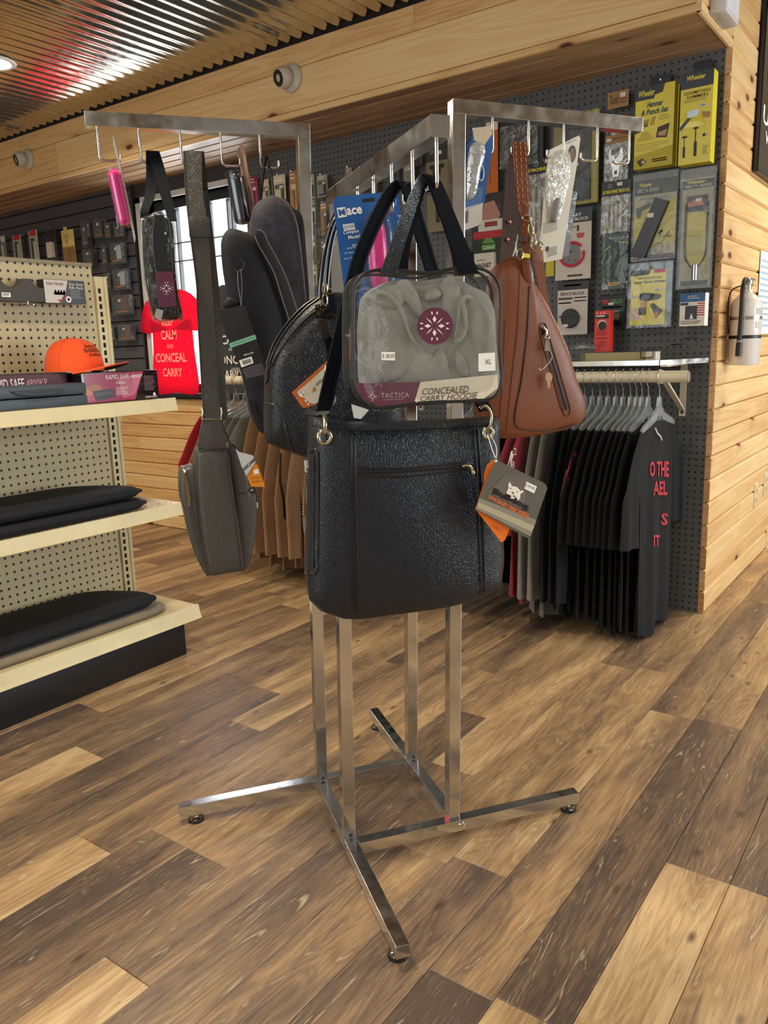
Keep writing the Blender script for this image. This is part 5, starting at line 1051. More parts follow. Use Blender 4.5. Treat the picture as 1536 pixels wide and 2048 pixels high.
def magn(f, t):
    f.rect(0, 0, 1, .5, M('#17251f', .4), .0006); f.poly([(.3, .12), (.42, .0), (.62, .0), (.74, .14)], M('#5a9a3a', .4), .001); f.rect(.3, .16, .76, .3, M('#4a8a34', .4), .001); f.text('Caldwell', .34, .18, .72, .28, WHT, .0016); prt(f, t, 'green_header')
    f.boxout(.12, .38, .78, .98, -.001, .022, M('#cfc9bd', .4)); prt(f, t, 'carton', .002); f.text('MAGNET', .18, .64, .70, .76, M('#1c1a18', .5), .0226, bold=.03); f.lines(.2, .55, .6, .60, 1, M('#55504a', .5), .4, 1, .0226); prt(f, t, 'lettering')
    f.rect(.86, .3, 1, .95, M('#2a3a2c', .4), .001)
cardp('magnet_box', (946, 480), (1006, 552), 3.13, 'off-white magnet box with green header beside the purse', magn, M('#17251f', .4))
def toolc(f, t):
    f.rect(0, 0, 1, .22, M('#2e3034', .4), .0006); f.disc(.25, .12, .09, M('#8a8e92', .5), .001, r0=.5); f.rect(.5, .12, .7, .16, STK, .001); f.rect(0, .23, 1, 1, M('#8e7e62', .5), .0006); prt(f, t, 'printed_card')
    f.boxout(.2, .27, .8, .31, .001, .01, BLK); f.boxout(.34, .3, .64, .38, .001, .012, BLK); f.boxout(.44, .38, .55, .9, .001, .01, M('#2c2d30', .4)); prt(f, t, 'torque_tool'); f.boxout(0, 0, 1, 1, 0, .014, CLR); prt(f, t, 'blister')
cardp('tool_card', (852, 284), (899, 460), 3.14, 'tan card with a black T-handled tool left of the right post', toolc, M('#4a4640', .5))
cardp('yellow_edge_card', (1092, 500), (1108, 552), 3.15, 'sliver of a yellow card behind the white clamshell', lambda f, t: f.rect(.1, .1, .9, .9, YEL2), YEL2)
# wire lines of assorted packs further left, each its own
rn = random.Random(5)
misc = [((495, 356), (518, 416), '#8a2448', '#b04060', 'dark pink carded pack just right of the window'), ((522, 360), (540, 412), '#b9ac8c', '#6a6458', 'beige carded pack right of the pink one'), ((546, 352), (573, 412), '#c9c0a4', '#4a4640', 'cream carded pack with a diagonal tool'),
        ((578, 344), (596, 425), '#a8764a', '#d9b88a', 'amber slim pack beside the left rack post'), ((617, 350), (630, 396), '#a8a396', '#6e6c66', 'pale slim pack right of the left rack post'), ((633, 352), (656, 392), '#8d8a84', '#3a3c40', 'grey blister left of the centre post'),
        ((618, 400), (634, 452), '#5a5c60', '#c9c4b8', 'dark grey boxed part below the pale slim pack'), ((640, 406), (657, 468), '#a07a52', '#8d7f6a', 'brown and clear bag left of the centre post'), ((620, 470), (634, 520), '#6d6a64', '#b9b2a4', 'small grey pack in the third row'), ((620, 530), (636, 572), '#8a8474', '#cfc8b6', 'small pale pack in the lowest visible row'),
        ((690, 336), (706, 386), '#7c786e', '#a8a294', 'grey pack hanging behind the hooks, left'), ((710, 338), (736, 378), '#a39a80', '#5a564a', 'beige clear pack behind the hooks'), ((740, 345), (756, 386), '#5a554c', '#8d8675', 'brown pack behind the hooks, middle'), ((776, 300), (800, 362), '#3f444c', '#5c626c', 'dark slate pack behind the centre arm'),
        ((806, 318), (830, 372), '#8a8778', '#bdb7a4', 'pale grey pack on a hook right of the centre arm'), ((824, 272), (846, 330), '#32343a', '#50545c', 'black pack high behind the centre arm end'), ((1008, 420), (1018, 470), '#6c6862', '#a8a49a', 'thin grey pack beside the red and white blister'),
        ((918, 285), (936, 440), '#14161a', '#3a3d42', 'long thin black tool beside the right post'), ((900, 500), (940, 560), '#3c4a44', '#7a8078', 'green-grey pack behind the strap'), ((640, 480), (662, 560), '#55524c', '#8a857a', 'dull clear bag behind the patent strap')]
for a, b, c1, c2, lb in misc:
    def dm(f, t, c1=c1, c2=c2):
        m1, m2_ = M(c1, .45), M(c2, .4); f.rect(0, 0, 1, 1, m1, .0006); f.rect(.12, .3, .88, .92, m2_, .001); f.lines(.15, .06, .85, .24, 2, WHT, .3, rn.randint(0, 99), .0012); f.rect(.5, .34, .8, .42, STK, .0014); prt(f, t, 'printed_card'); f.boxout(.2, .45, .7, .88, .001, .012, m1); prt(f, t, 'item', .001); f.boxout(.04, .28, .96, .96, 0, .016, CLR); prt(f, t, 'blister')
    cardp('carded_pack', a, b, 3.14, lb, dm, M(c1, .45), group='assorted packs on the grey pegboard')
# ================= GOODS HANGING ON THE RACK =================
def trace(pts, plane, val): return [plane(x, y, val) for x, y in pts]
def closed(pts, n=3): return smoothpts([V3(x, y, 0) for x, y in pts], n)
def tr2(pts, plane, val, n=3): return [plane(q[0], q[1], val) for q in closed(pts, n)]
def quadtext(mb, txt, tl, tr_, br, bl, hit, mat, bold=0., shear=0., spacing=1.):
    v, f_, _ = text_mesh(txt, bold, shear, spacing); tl, tr_, br, bl = [np.array(q, float) for q in (tl, tr_, br, bl)]
    vs = []
    for x, y in v:
        q = (bl+(br-bl)*x)*(1-y)+(tl+(tr_-tl)*x)*y; vs.append(hit(q[0], q[1]))
    mb.add(vs, f_, mat)
def ppoly(mb, pts, hit, mat): mb.add([hit(x, y) for x, y in pts], [tuple(range(len(pts)))], mat)
def flat(plane, val, lift=0.): return lambda x, y: plane(x, y, val)
def snow(mb, cx0, cy0, r, hit, mat, sk=(1, 0, 0, 1)):   # ring of pointed leaves and crossed lines
    def P_(u, v): return hit(cx0+sk[0]*u*r+sk[1]*v*r, cy0+sk[2]*u*r+sk[3]*v*r)
    for k in range(8):
        a = math.pi/4*k+math.pi/8*0; c, s = math.cos(a), math.sin(a); w_ = .13 if k % 2 == 0 else .04; r0, r1 = (.22, .66) if k % 2 == 0 else (.15, .78)
        mb.add([P_(c*r0, s*r0), P_(c*(r0+r1)/2-s*w_, s*(r0+r1)/2+c*w_), P_(c*r1, s*r1), P_(c*(r0+r1)/2+s*w_, s*(r0+r1)/2-c*w_)], [(0, 1, 2, 3)], mat)
    for k in range(16):
        a = 2*math.pi*(k+.5)/16; c, s = math.cos(a), math.sin(a)
        if k % 4 in (0, 3): mb.add([P_(c*.72, s*.72), P_(c*.84-s*.06, s*.84+c*.06), P_(c*.98, s*.98), P_(c*.84+s*.06, s*.84-c*.06)], [(0, 1, 2, 3)], mat)
BLKL = leather('#0a1826', .34, 300, .42, .6, spec=.5); BLKL2 = leather('#09131d', .36, 380, .7, .6, spec=.45); NAVYW = M('#060b14', .75, bump_s=.3, bump_scale=900); NAVYW.node_tree.nodes['Principled BSDF'].inputs['Specular IOR Level'].default_value = .12; PATENT = M('#0a0b0e', .12, coat=.9, bump_s=.5, bump_scale=90); TANL = leather('#824826', .42, 300, .25, .72); TAND = leather('#4a1f16', .4, 230, .25, .7); GREYL = leather('#48443f', .36, 300, .5, .7)
MAR = M('#5e2640', .4); CRM = M('#d6cdb9', .5); CLRB = clear('vinyl_pouch', '#f6f8f7', .04, .06, .22, 16, .02); CLRD = clear('vinyl_pouch_dark', '#d4d8d6', .04, .10, 1., 45, .0); TRM = M('#1a1b1e', .4)
# ---------- black tote
tf_ = -.565
tote = thing('tote_bag', 'large black pebbled leather tote with a slanted zip, lowest bag at the front', 'handbag', L(.0, -.50, .62))
OUT = [(620, 832), (665, 838), (709, 843), (817, 841), (900, 838), (991, 832), (991, 881), (995, 949), (1001, 1051), (1003, 1118), (996, 1172), (952, 1193), (885, 1207), (783, 1224), (715, 1236), (681, 1236), (641, 1222), (619, 1200), (614, 1145), (618, 1051), (619, 950)]
pp = []
for i, q in enumerate(OUT):
    a, b = np.array(q, float), np.array(OUT[(i+1) % len(OUT)], float)
    for k in range(3): pp.append(a+(b-a)*k/3)
m = MB(); m.pillow([LB(q[0], q[1], tf_+.035) for q in pp], -B, .040, .055, BLKL, rings=9, p=4.5)
# gentle slouch across the front
for i, v in enumerate(m.v):
    v = np.array(v); a_ = (v-O)@A; z_ = v[2]; m.v[i] = tuple(v+B*.006*math.sin(a_*22+z_*9)*(1 if (v-O)@B < tf_+.03 else 0))
tb_ = m.build('body', tote, smooth=60); sf = Surf(tb_); SM = M('#0a0c10', .35); TH_ = M('#1e252e', .5)
m = MB()
for s_ in ([(709, 846), (711, 960), (714, 1100), (716, 1228)], [(702, 846), (704, 960), (708, 1100), (710, 1228)], [(947, 843), (953, 940), (957, 1020), (961, 1188)], [(955, 843), (961, 940), (965, 1020), (969, 1184)], [(624, 850), (709, 862), (817, 860), (947, 853), (988, 848)]): seam(sf, s_, .0011, SM, m, 4)
m.build('seams', tb_, smooth=60)
m = MB()
for s_ in ([(699, 870), (701, 960), (704, 1100), (707, 1225)], [(950, 860), (956, 950), (961, 1030), (965, 1185)], [(640, 857), (700, 866), (817, 865), (940, 858)]): stitches(sf, s_, TH_, m, 6, .0006, .0012)
m.build('stitching', tb_, smooth=0)
m = MB()
for s_ in ([(719, 937), (800, 937), (870, 931), (930, 924)], [(719, 955), (800, 953), (870, 947), (935, 938)]): seam(sf, s_, .0014, SM, m, 4)
P = [[sf.hit(719+213*t, 940-13*t**1.5+dy*(1-.2*t), .0006) for dy in (0, 6, 11)] for t in np.linspace(0, 1, 14)]; m.grid(P, M('#07090c', .5)); z_ = m.build('zip_pocket', tote, smooth=60)
m = MB()
for k in range(38):
    t = k/37; m.tube([sf.hit(722+206*t, 944-13*t**1.5, .0012), sf.hit(722+206*t, 949-13*t**1.5, .0012)], .0007, M('#23272c', .3, .6), 4)
m.build('zip_teeth', z_, smooth=0)
m = MB(); m.tube([sf.hit(922, 932, .003), sf.hit(930, 929, .005), sf.hit(937, 932, .006), sf.hit(940, 942, .0095)], .0024, GOLD, 8); m.tube([sf.hit(940, 940, .008), sf.hit(941, 946, .008)], .0032, GOLD, 8); m.build('zip_slider', z_, smooth=60)
m = MB(); m.strap([sf.hit(939, 940, .006), sf.hit(943, 960, .0095), sf.hit(948, 980, .008), sf.hit(953, 1000, .008)], [A*.0035, A*.0038, A*.0042, A*.0045], .003, BLKL2); m.build('zip_pull', z_, smooth=30)
# side pocket welt with chain and key
m = MB(); seam(sf, [(621, 905), (636, 905), (637, 1000), (636, 1100), (634, 1144), (620, 1146)], .0016, SM, m, 3); seam(sf, [(628, 914), (629, 1000), (627, 1136)], .001, SM, m, 3); m.build('side_pocket_welt', tote, smooth=60)
pc = lambda x, y: LB(x, y, -.555)
m = MB(); m.tube([pc(612, 920), pc(613, 936)], .004, CHROME2, 8); m.tube([pc(610, 936), pc(613, 944)], .003, CHROME2, 8)
for k in range(16):
    c = pc(609-.15*k, 950+5.2*k); m.lathe([(.0002, -.0016), (.0016, -.0008), (.0016, .0008), (.0002, .0016)], c, CHROME2, 6)
m.prism([pc(605, 1034), pc(611, 1034), pc(612, 1050), pc(609, 1072), pc(606, 1050)], B*.0015, CHROME2); m.build('key_chain', tote, smooth=40)
# rings and shoulder strap
def ring(t, px, py, r, plane, val, mat, name='ring', tk=.0028, ax=None, n=22, lift=0, sx=1.):
    c = plane(px, py, val); pts_ = [c+A*math.cos(q)*r*sx+ZU*math.sin(q)*r for q in np.linspace(0, 2*math.pi, n+1)[:-1]]; m = MB(); m.tube(pts_, tk, mat, 8, closed=True); return m.build(name, t, smooth=60)
ring(tote, 649, 874, .0088, LB, -.578, BRASS); ring(tote, 976, 866, .0075, LB, -.578, BRASS)
m = MB(); m.tube([LB(649, 830, -.575), LB(650, 845, -.583), LB(650, 862, -.583), LB(649, 868, -.575)], .003, BRASS, 8); m.build('strap_link', tote, smooth=60)
c = LB(968, 838, -.57); m = MB(); m.tube([c+A*math.cos(q)*.012+ZU*math.sin(q)*.019 for q in np.linspace(-1.9, 2.2, 16)], .0026, BRASS, 8); m.build('strap_link', tote, smooth=60)
S1 = [LB(648, 822, -.55), LB(676, 700, -.535), LB(712, 545, -.53), LB(730, 490, -.53), LB(757, 430, -.53), LB(785, 380, -.53), LB(803, 364, -.53)]
S2 = [LB(803, 364, -.53), LB(818, 380, -.53), LB(835, 440, -.53), LB(852, 500, -.53), LB(875, 570, -.535), LB(940, 750, -.55), LB(972, 822, -.56)]
m = MB(); W1 = A*.012+B*.004
for S in (S1, S2):
    S = smoothpts(S, 4, False); m.strap(S, [W1]*len(S), .0035, NAVYW)
m.build('shoulder_strap', tote, smooth=40)
m = MB()
for S, dx in ((S1, .010), (S1, -.010), (S2, .010), (S2, -.010)):
    S = [p+A*dx-B*.0022 for p in smoothpts(S, 3, False)]; m.tube(S, .0009, M('#1f2631', .3), 5)
m.build('strap_edge', tote, smooth=60)
m = MB(); m.tube(smoothpts([LB(990, 1090, -.52), LB(1004, 1102, -.53), LB(1006, 1130, -.53), LB(998, 1148, -.53)], 4, False), .0007, WHT, 5); m.build('plastic_loop', tote)
# hang tag with bulldog face
tg = thing('hang_tag', 'square grey hang tag with a white dog face on the black tote', 'tag', LB(1056, 1076, -.60))
TV = -.598; hb = flat(LB, TV)
m = MB(); cs_ = [(992, 919), (1090, 967), (1095, 976), (1061, 1073), (1054, 1076), (952, 1018), (958, 1000)]; m.prism([LB(x, y, TV+.001) for x, y in cs_], B*.0012, M('#5d5b54', .5)); m.build('card', tg)
m = MB(); m.prism([LB(x, y, TV+.006) for x, y in ((988, 918), (975, 930), (969, 948), (969, 965), (951, 1018), (1003, 1085), (1010, 1080), (1024, 1048))], B*.0012, M('#e8741c', .45)); m.build('orange_card', tg)
m = MB(); hb2 = flat(LB, TV+.0003)
ppoly(m, [(959, 996), (1073, 1040), (1061, 1073), (952, 1018)], hb2, M('#8b8676', .5)); ppoly(m, [(957, 1004), (1069, 1052), (1064, 1064), (954, 1014)], flat(LB, TV+.0001), M('#b0a98f', .5)); ppoly(m, [(1012, 948), (1060, 958), (1045, 1020), (975, 985)], flat(LB, TV+.0004), M('#6a635a', .5))
dw = M('#ece7da', .5); face = [(1016, 968), (1020, 964), (1024, 972), (1034, 974), (1041, 982), (1046, 980), (1047, 984), (1041, 988), (1040, 998), (1034, 1001), (1033, 996), (1028, 990), (1024, 993), (1018, 989), (1013, 993), (1013, 984), (1017, 976)]
ppoly(m, face, flat(LB, TV-.0002), dw); ppoly(m, [(1020, 975), (1024, 977), (1021, 978)], flat(LB, TV-.0005), BLK); ppoly(m, [(1033, 983), (1037, 983), (1034, 985)], flat(LB, TV-.0005), BLK); ppoly(m, [(1023, 983), (1029, 986), (1025, 989)], flat(LB, TV-.0005), M('#55514a', .5)); ppoly(m, [(1022, 991), (1030, 995), (1028, 1000), (1019, 996)], flat(LB, TV-.0002), dw)
h3 = flat(LB, TV-.0004); quadtext(m, 'Bulldog', (988, 975), (1059, 1009), (1056, 1024), (983, 990), h3, BLK, bold=.05)
quadtext(m, 'CONCEALED CARRY PURSES', (978, 989), (1059, 1029), (1055, 1038), (975, 996), h3, M('#e0702a', .5), bold=.03)
ppoly(m, [(1053, 963), (1074, 973), (1068, 987), (1048, 977)], h3, PAPER); quadtext(m, '$ 99.99', (1053, 967), (1070, 975), (1067, 982), (1050, 974), flat(LB, TV-.0007), M('#6a6862', .6))
quadtext(m, 'CARRY', (982, 1045), (1003, 1060), (1001, 1065), (981, 1051), flat(LB, TV+.005), M('#b8480c', .5)); m.build('print', tg, smooth=0)
m = MB(); m.tube(smoothpts([LB(975, 868, -.585), LB(983, 895, -.598), LB(990, 915, -.60)], 4, False), .0007, WHT, 5); m.tube(smoothpts([LB(980, 868, -.585), LB(993, 895, -.595), LB(992, 917, -.60)], 4, False), .0007, WHT, 5); m.tube([LB(991, 921, TV-.001), LB(993, 923, TV-.001)], .002, WHT, 8); m.build('string', tg)
# ---------- clear pouch with grey hoodie
FB, BB = -.632, -.578
pouch = thing('clear_pouch', 'clear vinyl zip pouch with black piping holding a folded grey hoodie', 'bag', L(-.05, -.605, 1.0))
PF = [(707, 600), (711, 568), (730, 547), (763, 539), (804, 541), (859, 546), (913, 536), (954, 536), (982, 547), (998, 571), (1001, 609), (999, 691), (1003, 746), (996, 784), (968, 801), (886, 804), (804, 812), (757, 816), (727, 801), (709, 768), (706, 691)]
pf = closed(PF, 3); F3 = [LB(q[0], q[1], FB) for q in pf]
ctr = np.mean(F3, 0); back = [p+B*(BB-FB)+(ctr-p)*.02 for p in F3]; mid = [(a+b)/2+(a-ctr)*.015 for a, b in zip(F3, back)]
def bulged(ring_, nrm, h): 
    c = np.mean(ring_, 0); rows = []
    for i in range(7):
        r = 1-i/6.; rows.append([c+(p-c)*r+nrm*h*(1-r**3.5)+nrm*.0012*math.sin(17*r+3*math.atan2((p-c)[2], (p-c)@A))*(r*(1-r)*4) for p in ring_])
    return [x+[x[0]] for x in rows]
m = MB(); m.grid(bulged(F3, -B, .006), CLRB); m.build('front_panel', pouch, smooth=60)
m = MB(); m.grid(bulged(back, B, .003), CLRB); m.build('back_panel', pouch, smooth=60)
m = MB(); m.grid([[a, b, c] for a, b, c in zip(F3+[F3[0]], mid+[mid[0]], back+[back[0]])], CLRB); m.build('gusset', pouch, smooth=60)
m = MB(); m.tube(F3, .0021, TRM, 8, closed=True); m.build('front_piping', pouch, smooth=60)
m = MB(); m.tube(back, .0018, TRM, 8, closed=True); m.build('back_piping', pouch, smooth=60)
n_ = len(mid); arc = [mid[i % n_] for i in range(n_-22, n_+38)]
m = MB(); m.strap(arc, [B*.0045]*len(arc), .0012, TRM); zp = m.build('zip_tape', pouch, smooth=40)
m = MB()
for i in range(len(arc)-1):
    for k in range(3):
        p = arc[i]+(arc[i+1]-arc[i])*k/3+unit(arc[i]-ctr)*.001; m.tube([p-B*.002, p+B*.002], .0006, M('#33363a', .3, .5), 4)
m.build('zip_teeth', zp, smooth=0)
m = MB(); p = LB(700, 671, -.612); m.box(p, A*.003, B*.012, ZU*.0015, STL); m.build('zip_slider', pouch)
# handles
def hnd(cs, ws, t=.002, name='handle', mat=NAVYW):
    cs = smoothpts(cs, 5, False); n = len(cs); W_ = [np.array(ws[0])+(np.array(ws[-1])-np.array(ws[0]))*i/(n-1) for i in range(n)]; m = MB(); m.strap(cs, W_, t, mat); return m.build(name, pouch, smooth=40)
hnd([LB(778, 548, FB-.003), LB(785, 520, FB-.003), LB(812, 440, FB-.002), LB(840, 365, -.625), LB(850, 349, -.62)], [A*.0125, A*.006+B*.006], .002, mat=BLKL2)
hnd([LB(850, 349, -.62), LB(868, 362, -.625), LB(895, 430, FB), LB(925, 510, FB-.003), LB(938, 548, FB-.003)], [A*.009+B*.004, A*.0145], .002)
hnd([LB(800, 552, BB+.003), LB(806, 500, BB), LB(835, 400, -.60), LB(853, 350, -.612)], [A*.012, A*.005+B*.006], .002)
hnd([LB(853, 350, -.612), LB(878, 400, -.60), LB(915, 500, BB), LB(925, 552, BB+.003)], [A*.007+B*.004, A*.013], .002)
# hoodie inside
HG = fabric('#868580', '#9e9c97', 2600, .95, 60, .1)
def warpd(px, py, b): return LB(px, py, b)
hood = thing('folded_hoodie', 'heather grey hoodie folded inside the clear pouch', 'hoodie', L(-.05, -.6, 1.01))
HO = [(716, 640), (722, 598), (748, 575), (790, 560), (840, 562), (880, 556), (915, 556), (945, 572), (978, 590), (992, 640), (994, 700), (994, 790), (900, 798), (800, 803), (740, 800), (718, 770), (714, 700)]
m = MB(); m.pillow([LB(q[0], q[1], -.606) for q in closed(HO, 3)], -B, .012, .018, HG, rings=9, p=3.2, )
for i, v in enumerate(m.v):
    v = np.array(v); a_ = (v-O)@A; z_ = v[2]; m.v[i] = tuple(v+B*(.0022*math.sin(a_*70+z_*30)+.0016*math.sin(z_*110+a_*35)))
hd = m.build('folded_body', hood, smooth=60)
def fold(pts, h, b=-.6165, nm='fold'): m = MB(); m.pillow([LB(q[0], q[1], b) for q in closed(pts, 4)], -B, h, .004, HG, rings=6, p=2.4); return m.build(nm, hood, smooth=60)
fold([(792, 566), (815, 560), (835, 590), (842, 622), (838, 640), (815, 612), (795, 590)], .0085); fold([(735, 592), (765, 572), (800, 572), (812, 600), (790, 622), (760, 610)], .008)
fold([(880, 570), (900, 552), (915, 570), (918, 600), (916, 640), (905, 680), (885, 640), (882, 600)], .0095); fold([(850, 588), (868, 574), (882, 588), (870, 600), (852, 602)], .0095); fold([(925, 575), (950, 590), (985, 640), (990, 700), (960, 720), (935, 680), (928, 620)], .008)
fold([(722, 640), (745, 610), (785, 625), (815, 680), (820, 730), (790, 760), (740, 760), (722, 700)], .0085); fold([(870, 705), (885, 700), (898, 740), (890, 770), (868, 770), (862, 740)], .004); fold([(912, 700), (930, 720), (936, 750), (925, 755), (912, 730)], .004)
def cord(pts): m = MB(); m.tube(smoothpts([LB(x, y, -.6305) for x, y in pts], 4, False), .0030, HG, 8); m.build('drawstring', hood, smooth=60)
cord([(752, 585), (770, 588), (788, 600), (804, 623), (820, 664), (832, 686), (840, 692)]); cord([(944, 598), (932, 594), (925, 604), (930, 625), (931, 656), (922, 676), (906, 684)])
# stickers and the printed insert
SB = -.6385
pi = thing('insert_card', 'maroon and cream printed card along the bottom of the clear pouch', 'card', LB(850, 800, -.634))
IB = -.6335; m = MB(); ppoly(m, [(711, 766), (841, 764), (829, 803), (757, 813), (729, 798), (712, 776)], flat(LB, IB), MAR); ppoly(m, [(841, 764), (995, 749), (996, 776), (968, 797), (886, 800), (829, 803)], flat(LB, IB), CRM); m.build('card', pi, smooth=0)
m = MB(); ht = flat(LB, IB-.0008); quadtext(m, 'CONCEALED', (845, 777), (938, 771), (937, 785), (844, 790), ht, M('#3a2a30', .5), shear=.15); quadtext(m, 'CARRY HOODIE', (841, 793), (956, 784), (955, 797), (840, 802), ht, M('#3a2a30', .5), shear=.15)
quadtext(m, 'TACTICA', (762, 786), (818, 785), (818, 794), (762, 796), ht, M('#c9b3b8', .5), spacing=1.2); quadtext(m, 'DEFENSE FASHION', (767, 798), (808, 796), (808, 799), (767, 801), ht, M('#a88a94', .5)); snow(m, 745, 793, 10, ht, M('#e0c8cc', .5)); m.build('print', pi, smooth=0)
st = thing('round_sticker', 'round maroon sticker with a pale leaf emblem on the grey hoodie', 'sticker', LB(870, 690, -.639))
m = MB(); m.prism([LB(870+36*math.cos(q), 652+37*math.sin(q), SB) for q in np.linspace(0, 2*math.pi, 33)[:-1]], B*.0004, MAR); m.build('disc', st); m = MB(); snow(m, 869, 652, 31, flat(LB, SB-.0006), M('#f0dfe0', .5)); m.build('emblem', st, smooth=0)
st = thing('price_sticker', 'white price sticker reading $ 38.99 on the clear pouch', 'sticker', LB(776, 720, -.639)); m = MB(); m.prism([LB(x, y, SB) for x, y in ((763, 704), (790, 704), (790, 721), (763, 720))], B*.0003, PAPER); m.build('paper', st); m = MB(); quadtext(m, '$ 38.99', (765, 708), (789, 708), (789, 718), (765, 717), flat(LB, SB-.0005), M('#55534e', .5)); m.build('print', st, smooth=0)
st = thing('size_sticker', 'square white size sticker reading XL on the clear pouch', 'sticker', LB(973, 740, -.639)); m = MB(); m.prism([LB(x, y, SB+.002) for x, y in ((957, 707), (990, 705), (991, 741), (957, 743))], B*.0003, PAPER); m.build('paper', st); m = MB(); quadtext(m, 'XL', (970, 719), (983, 718), (983, 728), (970, 729), flat(LB, SB+.0015), M('#55534e', .5)); m.build('print', st, smooth=0)
# ---------- blue pepper spray card on the centre arm
mc = thing('pepper_spray_card', 'blue hang card of a pink compact pepper spray behind the pouch straps', 'package', LB(750, 600, -.40))
MV = -.405; bl = M('#1d5596', .38); o_ = [(672, 394), (790, 382), (797, 388), (818, 600), (812, 606), (700, 612), (692, 606), (666, 402)]
m = MB(); m.prism([LB(x, y, MV) for x, y in o_], B*.001, bl); m.build('card', mc)
m = MB(); h1 = flat(LB, MV-.0006); h2 = flat(LB, MV-.0012)
ppoly(m, [(673, 416), (690, 414), (694, 433), (677, 436)], h1, WHT); quadtext(m, 'M', (676, 419), (689, 417), (691, 430), (679, 432), h2, bl, bold=.05); quadtext(m, 'ace', (692, 417), (723, 413), (725, 427), (694, 431), h2, WHT, bold=.03)
ppoly(m, [(685, 449), (708, 446), (711, 459), (688, 462)], h1, M('#c9ccd0', .5)); quadtext(m, '$ 9.99', (688, 452), (707, 449), (709, 456), (690, 459), h2, M('#777a80', .5)); quadtext(m, 'Compact', (686, 462), (717, 458), (719, 466), (688, 471), h2, WHT, bold=.01); quadtext(m, 'Model', (696, 471), (719, 468), (720, 475), (697, 479), h2, WHT, bold=.01)
quadtext(m, 'Stream', (704, 488), (720, 486), (721, 490), (705, 493), h2, WHT); quadtext(m, 'Spray Pattern', (693, 495), (721, 491), (722, 495), (694, 499), h2, WHT); quadtext(m, 'UV Marking Dye', (689, 505), (722, 501), (723, 505), (690, 509), h2, WHT); quadtext(m, 'Up to 10 ft Range', (688, 516), (722, 511), (723, 515), (689, 520), h2, WHT)
quadtext(m, 'PEPPER SPRAY', (802, 430), (814, 560), (806, 561), (794, 431), h2, M('#8fb4dc', .5)); ppoly(m, [(724, 398), (748, 395), (750, 402), (726, 405)], h1, BLK)
m.add([h1(778+q[0], 402+q[1]) for q in [(r*math.cos(a), r*math.sin(a)) for r in (15, 13) for a in np.linspace(0, 6.28, 25)[:-1]]], [(k, (k+1) % 24, 24+(k+1) % 24, 24+k) for k in range(24)], M('#7aa4d4', .5)); quadtext(m, 'M', (772, 396), (784, 395), (785, 407), (773, 408), h2, M('#7aa4d4', .5)); m.build('print', mc, smooth=0)
m = MB(); m.pillow([LB(q[0], q[1], MV-.001) for q in closed([(738, 442), (750, 436), (764, 442), (772, 480), (776, 550), (768, 580), (752, 584), (742, 560), (735, 480)], 3)], -B, .014, .0, M('#e02a86', .3, coat=.4), rings=6, p=2.2); m.build('pink_spray', mc, smooth=60)
m = MB(); m.pillow([LB(q[0], q[1], MV-.0005) for q in closed([(728, 432), (750, 426), (776, 432), (786, 500), (786, 596), (740, 600), (726, 500)], 2)], -B, .018, .0, CLR, rings=5, p=4); m.build('blister', mc, smooth=60)
# ---------- black domed bag
bw = thing('domed_handbag', 'black domed pebbled handbag hanging behind the tote and pouch', 'handbag', LB(665, 915, -.3))
ol = [(662, 584), (628, 600), (602, 620), (572, 653), (548, 691), (534, 729), (530, 760), (529, 806), (529, 852), (532, 880), (548, 892), (586, 907), (625, 919), (680, 921), (740, 914), (790, 900), (803, 860), (803, 800), (798, 740), (785, 690), (760, 645), (728, 610), (700, 590)]
BV = -.33; m = MB(); m.pillow([LB(q[0], q[1], BV) for q in closed(ol, 3)], -B, .050, .050, BLKL2, rings=9, p=3.4); bb_ = m.build('body', bw, smooth=60); sf2 = Surf(bb_)
m = MB(); m.tube([LB(q[0], q[1], BV-.018) for q in closed([(662, 587), (628, 604), (604, 624), (576, 656), (553, 693), (539, 730), (535, 760)]+[(535, 760)], 3)[:20]], .0022, SM, 6); m.tube([LB(q[0], q[1], BV+.0) for q in smoothpts([V3(660, 583, 0), V3(627, 599, 0), V3(600, 619, 0), V3(570, 652, 0), V3(546, 690, 0), V3(533, 729, 0)], 4, False)], .0022, SM, 6); m.build('zip_piping', bb_, smooth=60)
m = MB(); seam(sf2, [(530, 808), (545, 808), (560, 818), (567, 840), (572, 865), (580, 890), (588, 906)], .0016, M('#20252c', .35), m, 4); seam(sf2, [(541, 735), (560, 700), (590, 660), (620, 630), (650, 612)], .0012, M('#20252c', .35), m, 4); m.build('seams', bb_, smooth=60)
def bh(pts, b, r, nm='handle'): m = MB(); m.tube(smoothpts([LB(x, y, b) for x, y in pts], 5, False), r, PATENT, 10); m.build(nm, bw, smooth=60)
bh([(640, 640), (641, 580), (646, 530), (655, 480), (668, 440), (684, 412), (694, 402), (704, 415), (716, 460), (728, 520), (738, 600)], -.345, .0055); bh([(652, 640), (652, 580), (656, 530), (664, 480), (676, 440), (690, 406), (706, 440), (722, 500), (742, 600)], -.29, .0055)
for x0_, x1_, y0_ in ((640, 647, 585), (655, 660, 588)):
    m = MB(); m.strap([sf2.hit(x0_, y0_+6, .004), sf2.hit(x0_+2, y0_+28, .003), sf2.hit(x0_+4, y0_+50, .002)], [A*.010]*3, .003, PATENT); m.build('handle_tab', bw, smooth=30)
m = MB()
for q in ((650, 578), (650, 600)): c = LB(q[0], q[1], -.385); m.tube([c+A*.004*math.cos(a)+ZU*.009*math.sin(a) for a in np.linspace(0, 6.28, 15)[:-1]], .0014, GOLD, 6, closed=True)
m.build('handle_rings', bw, smooth=60)
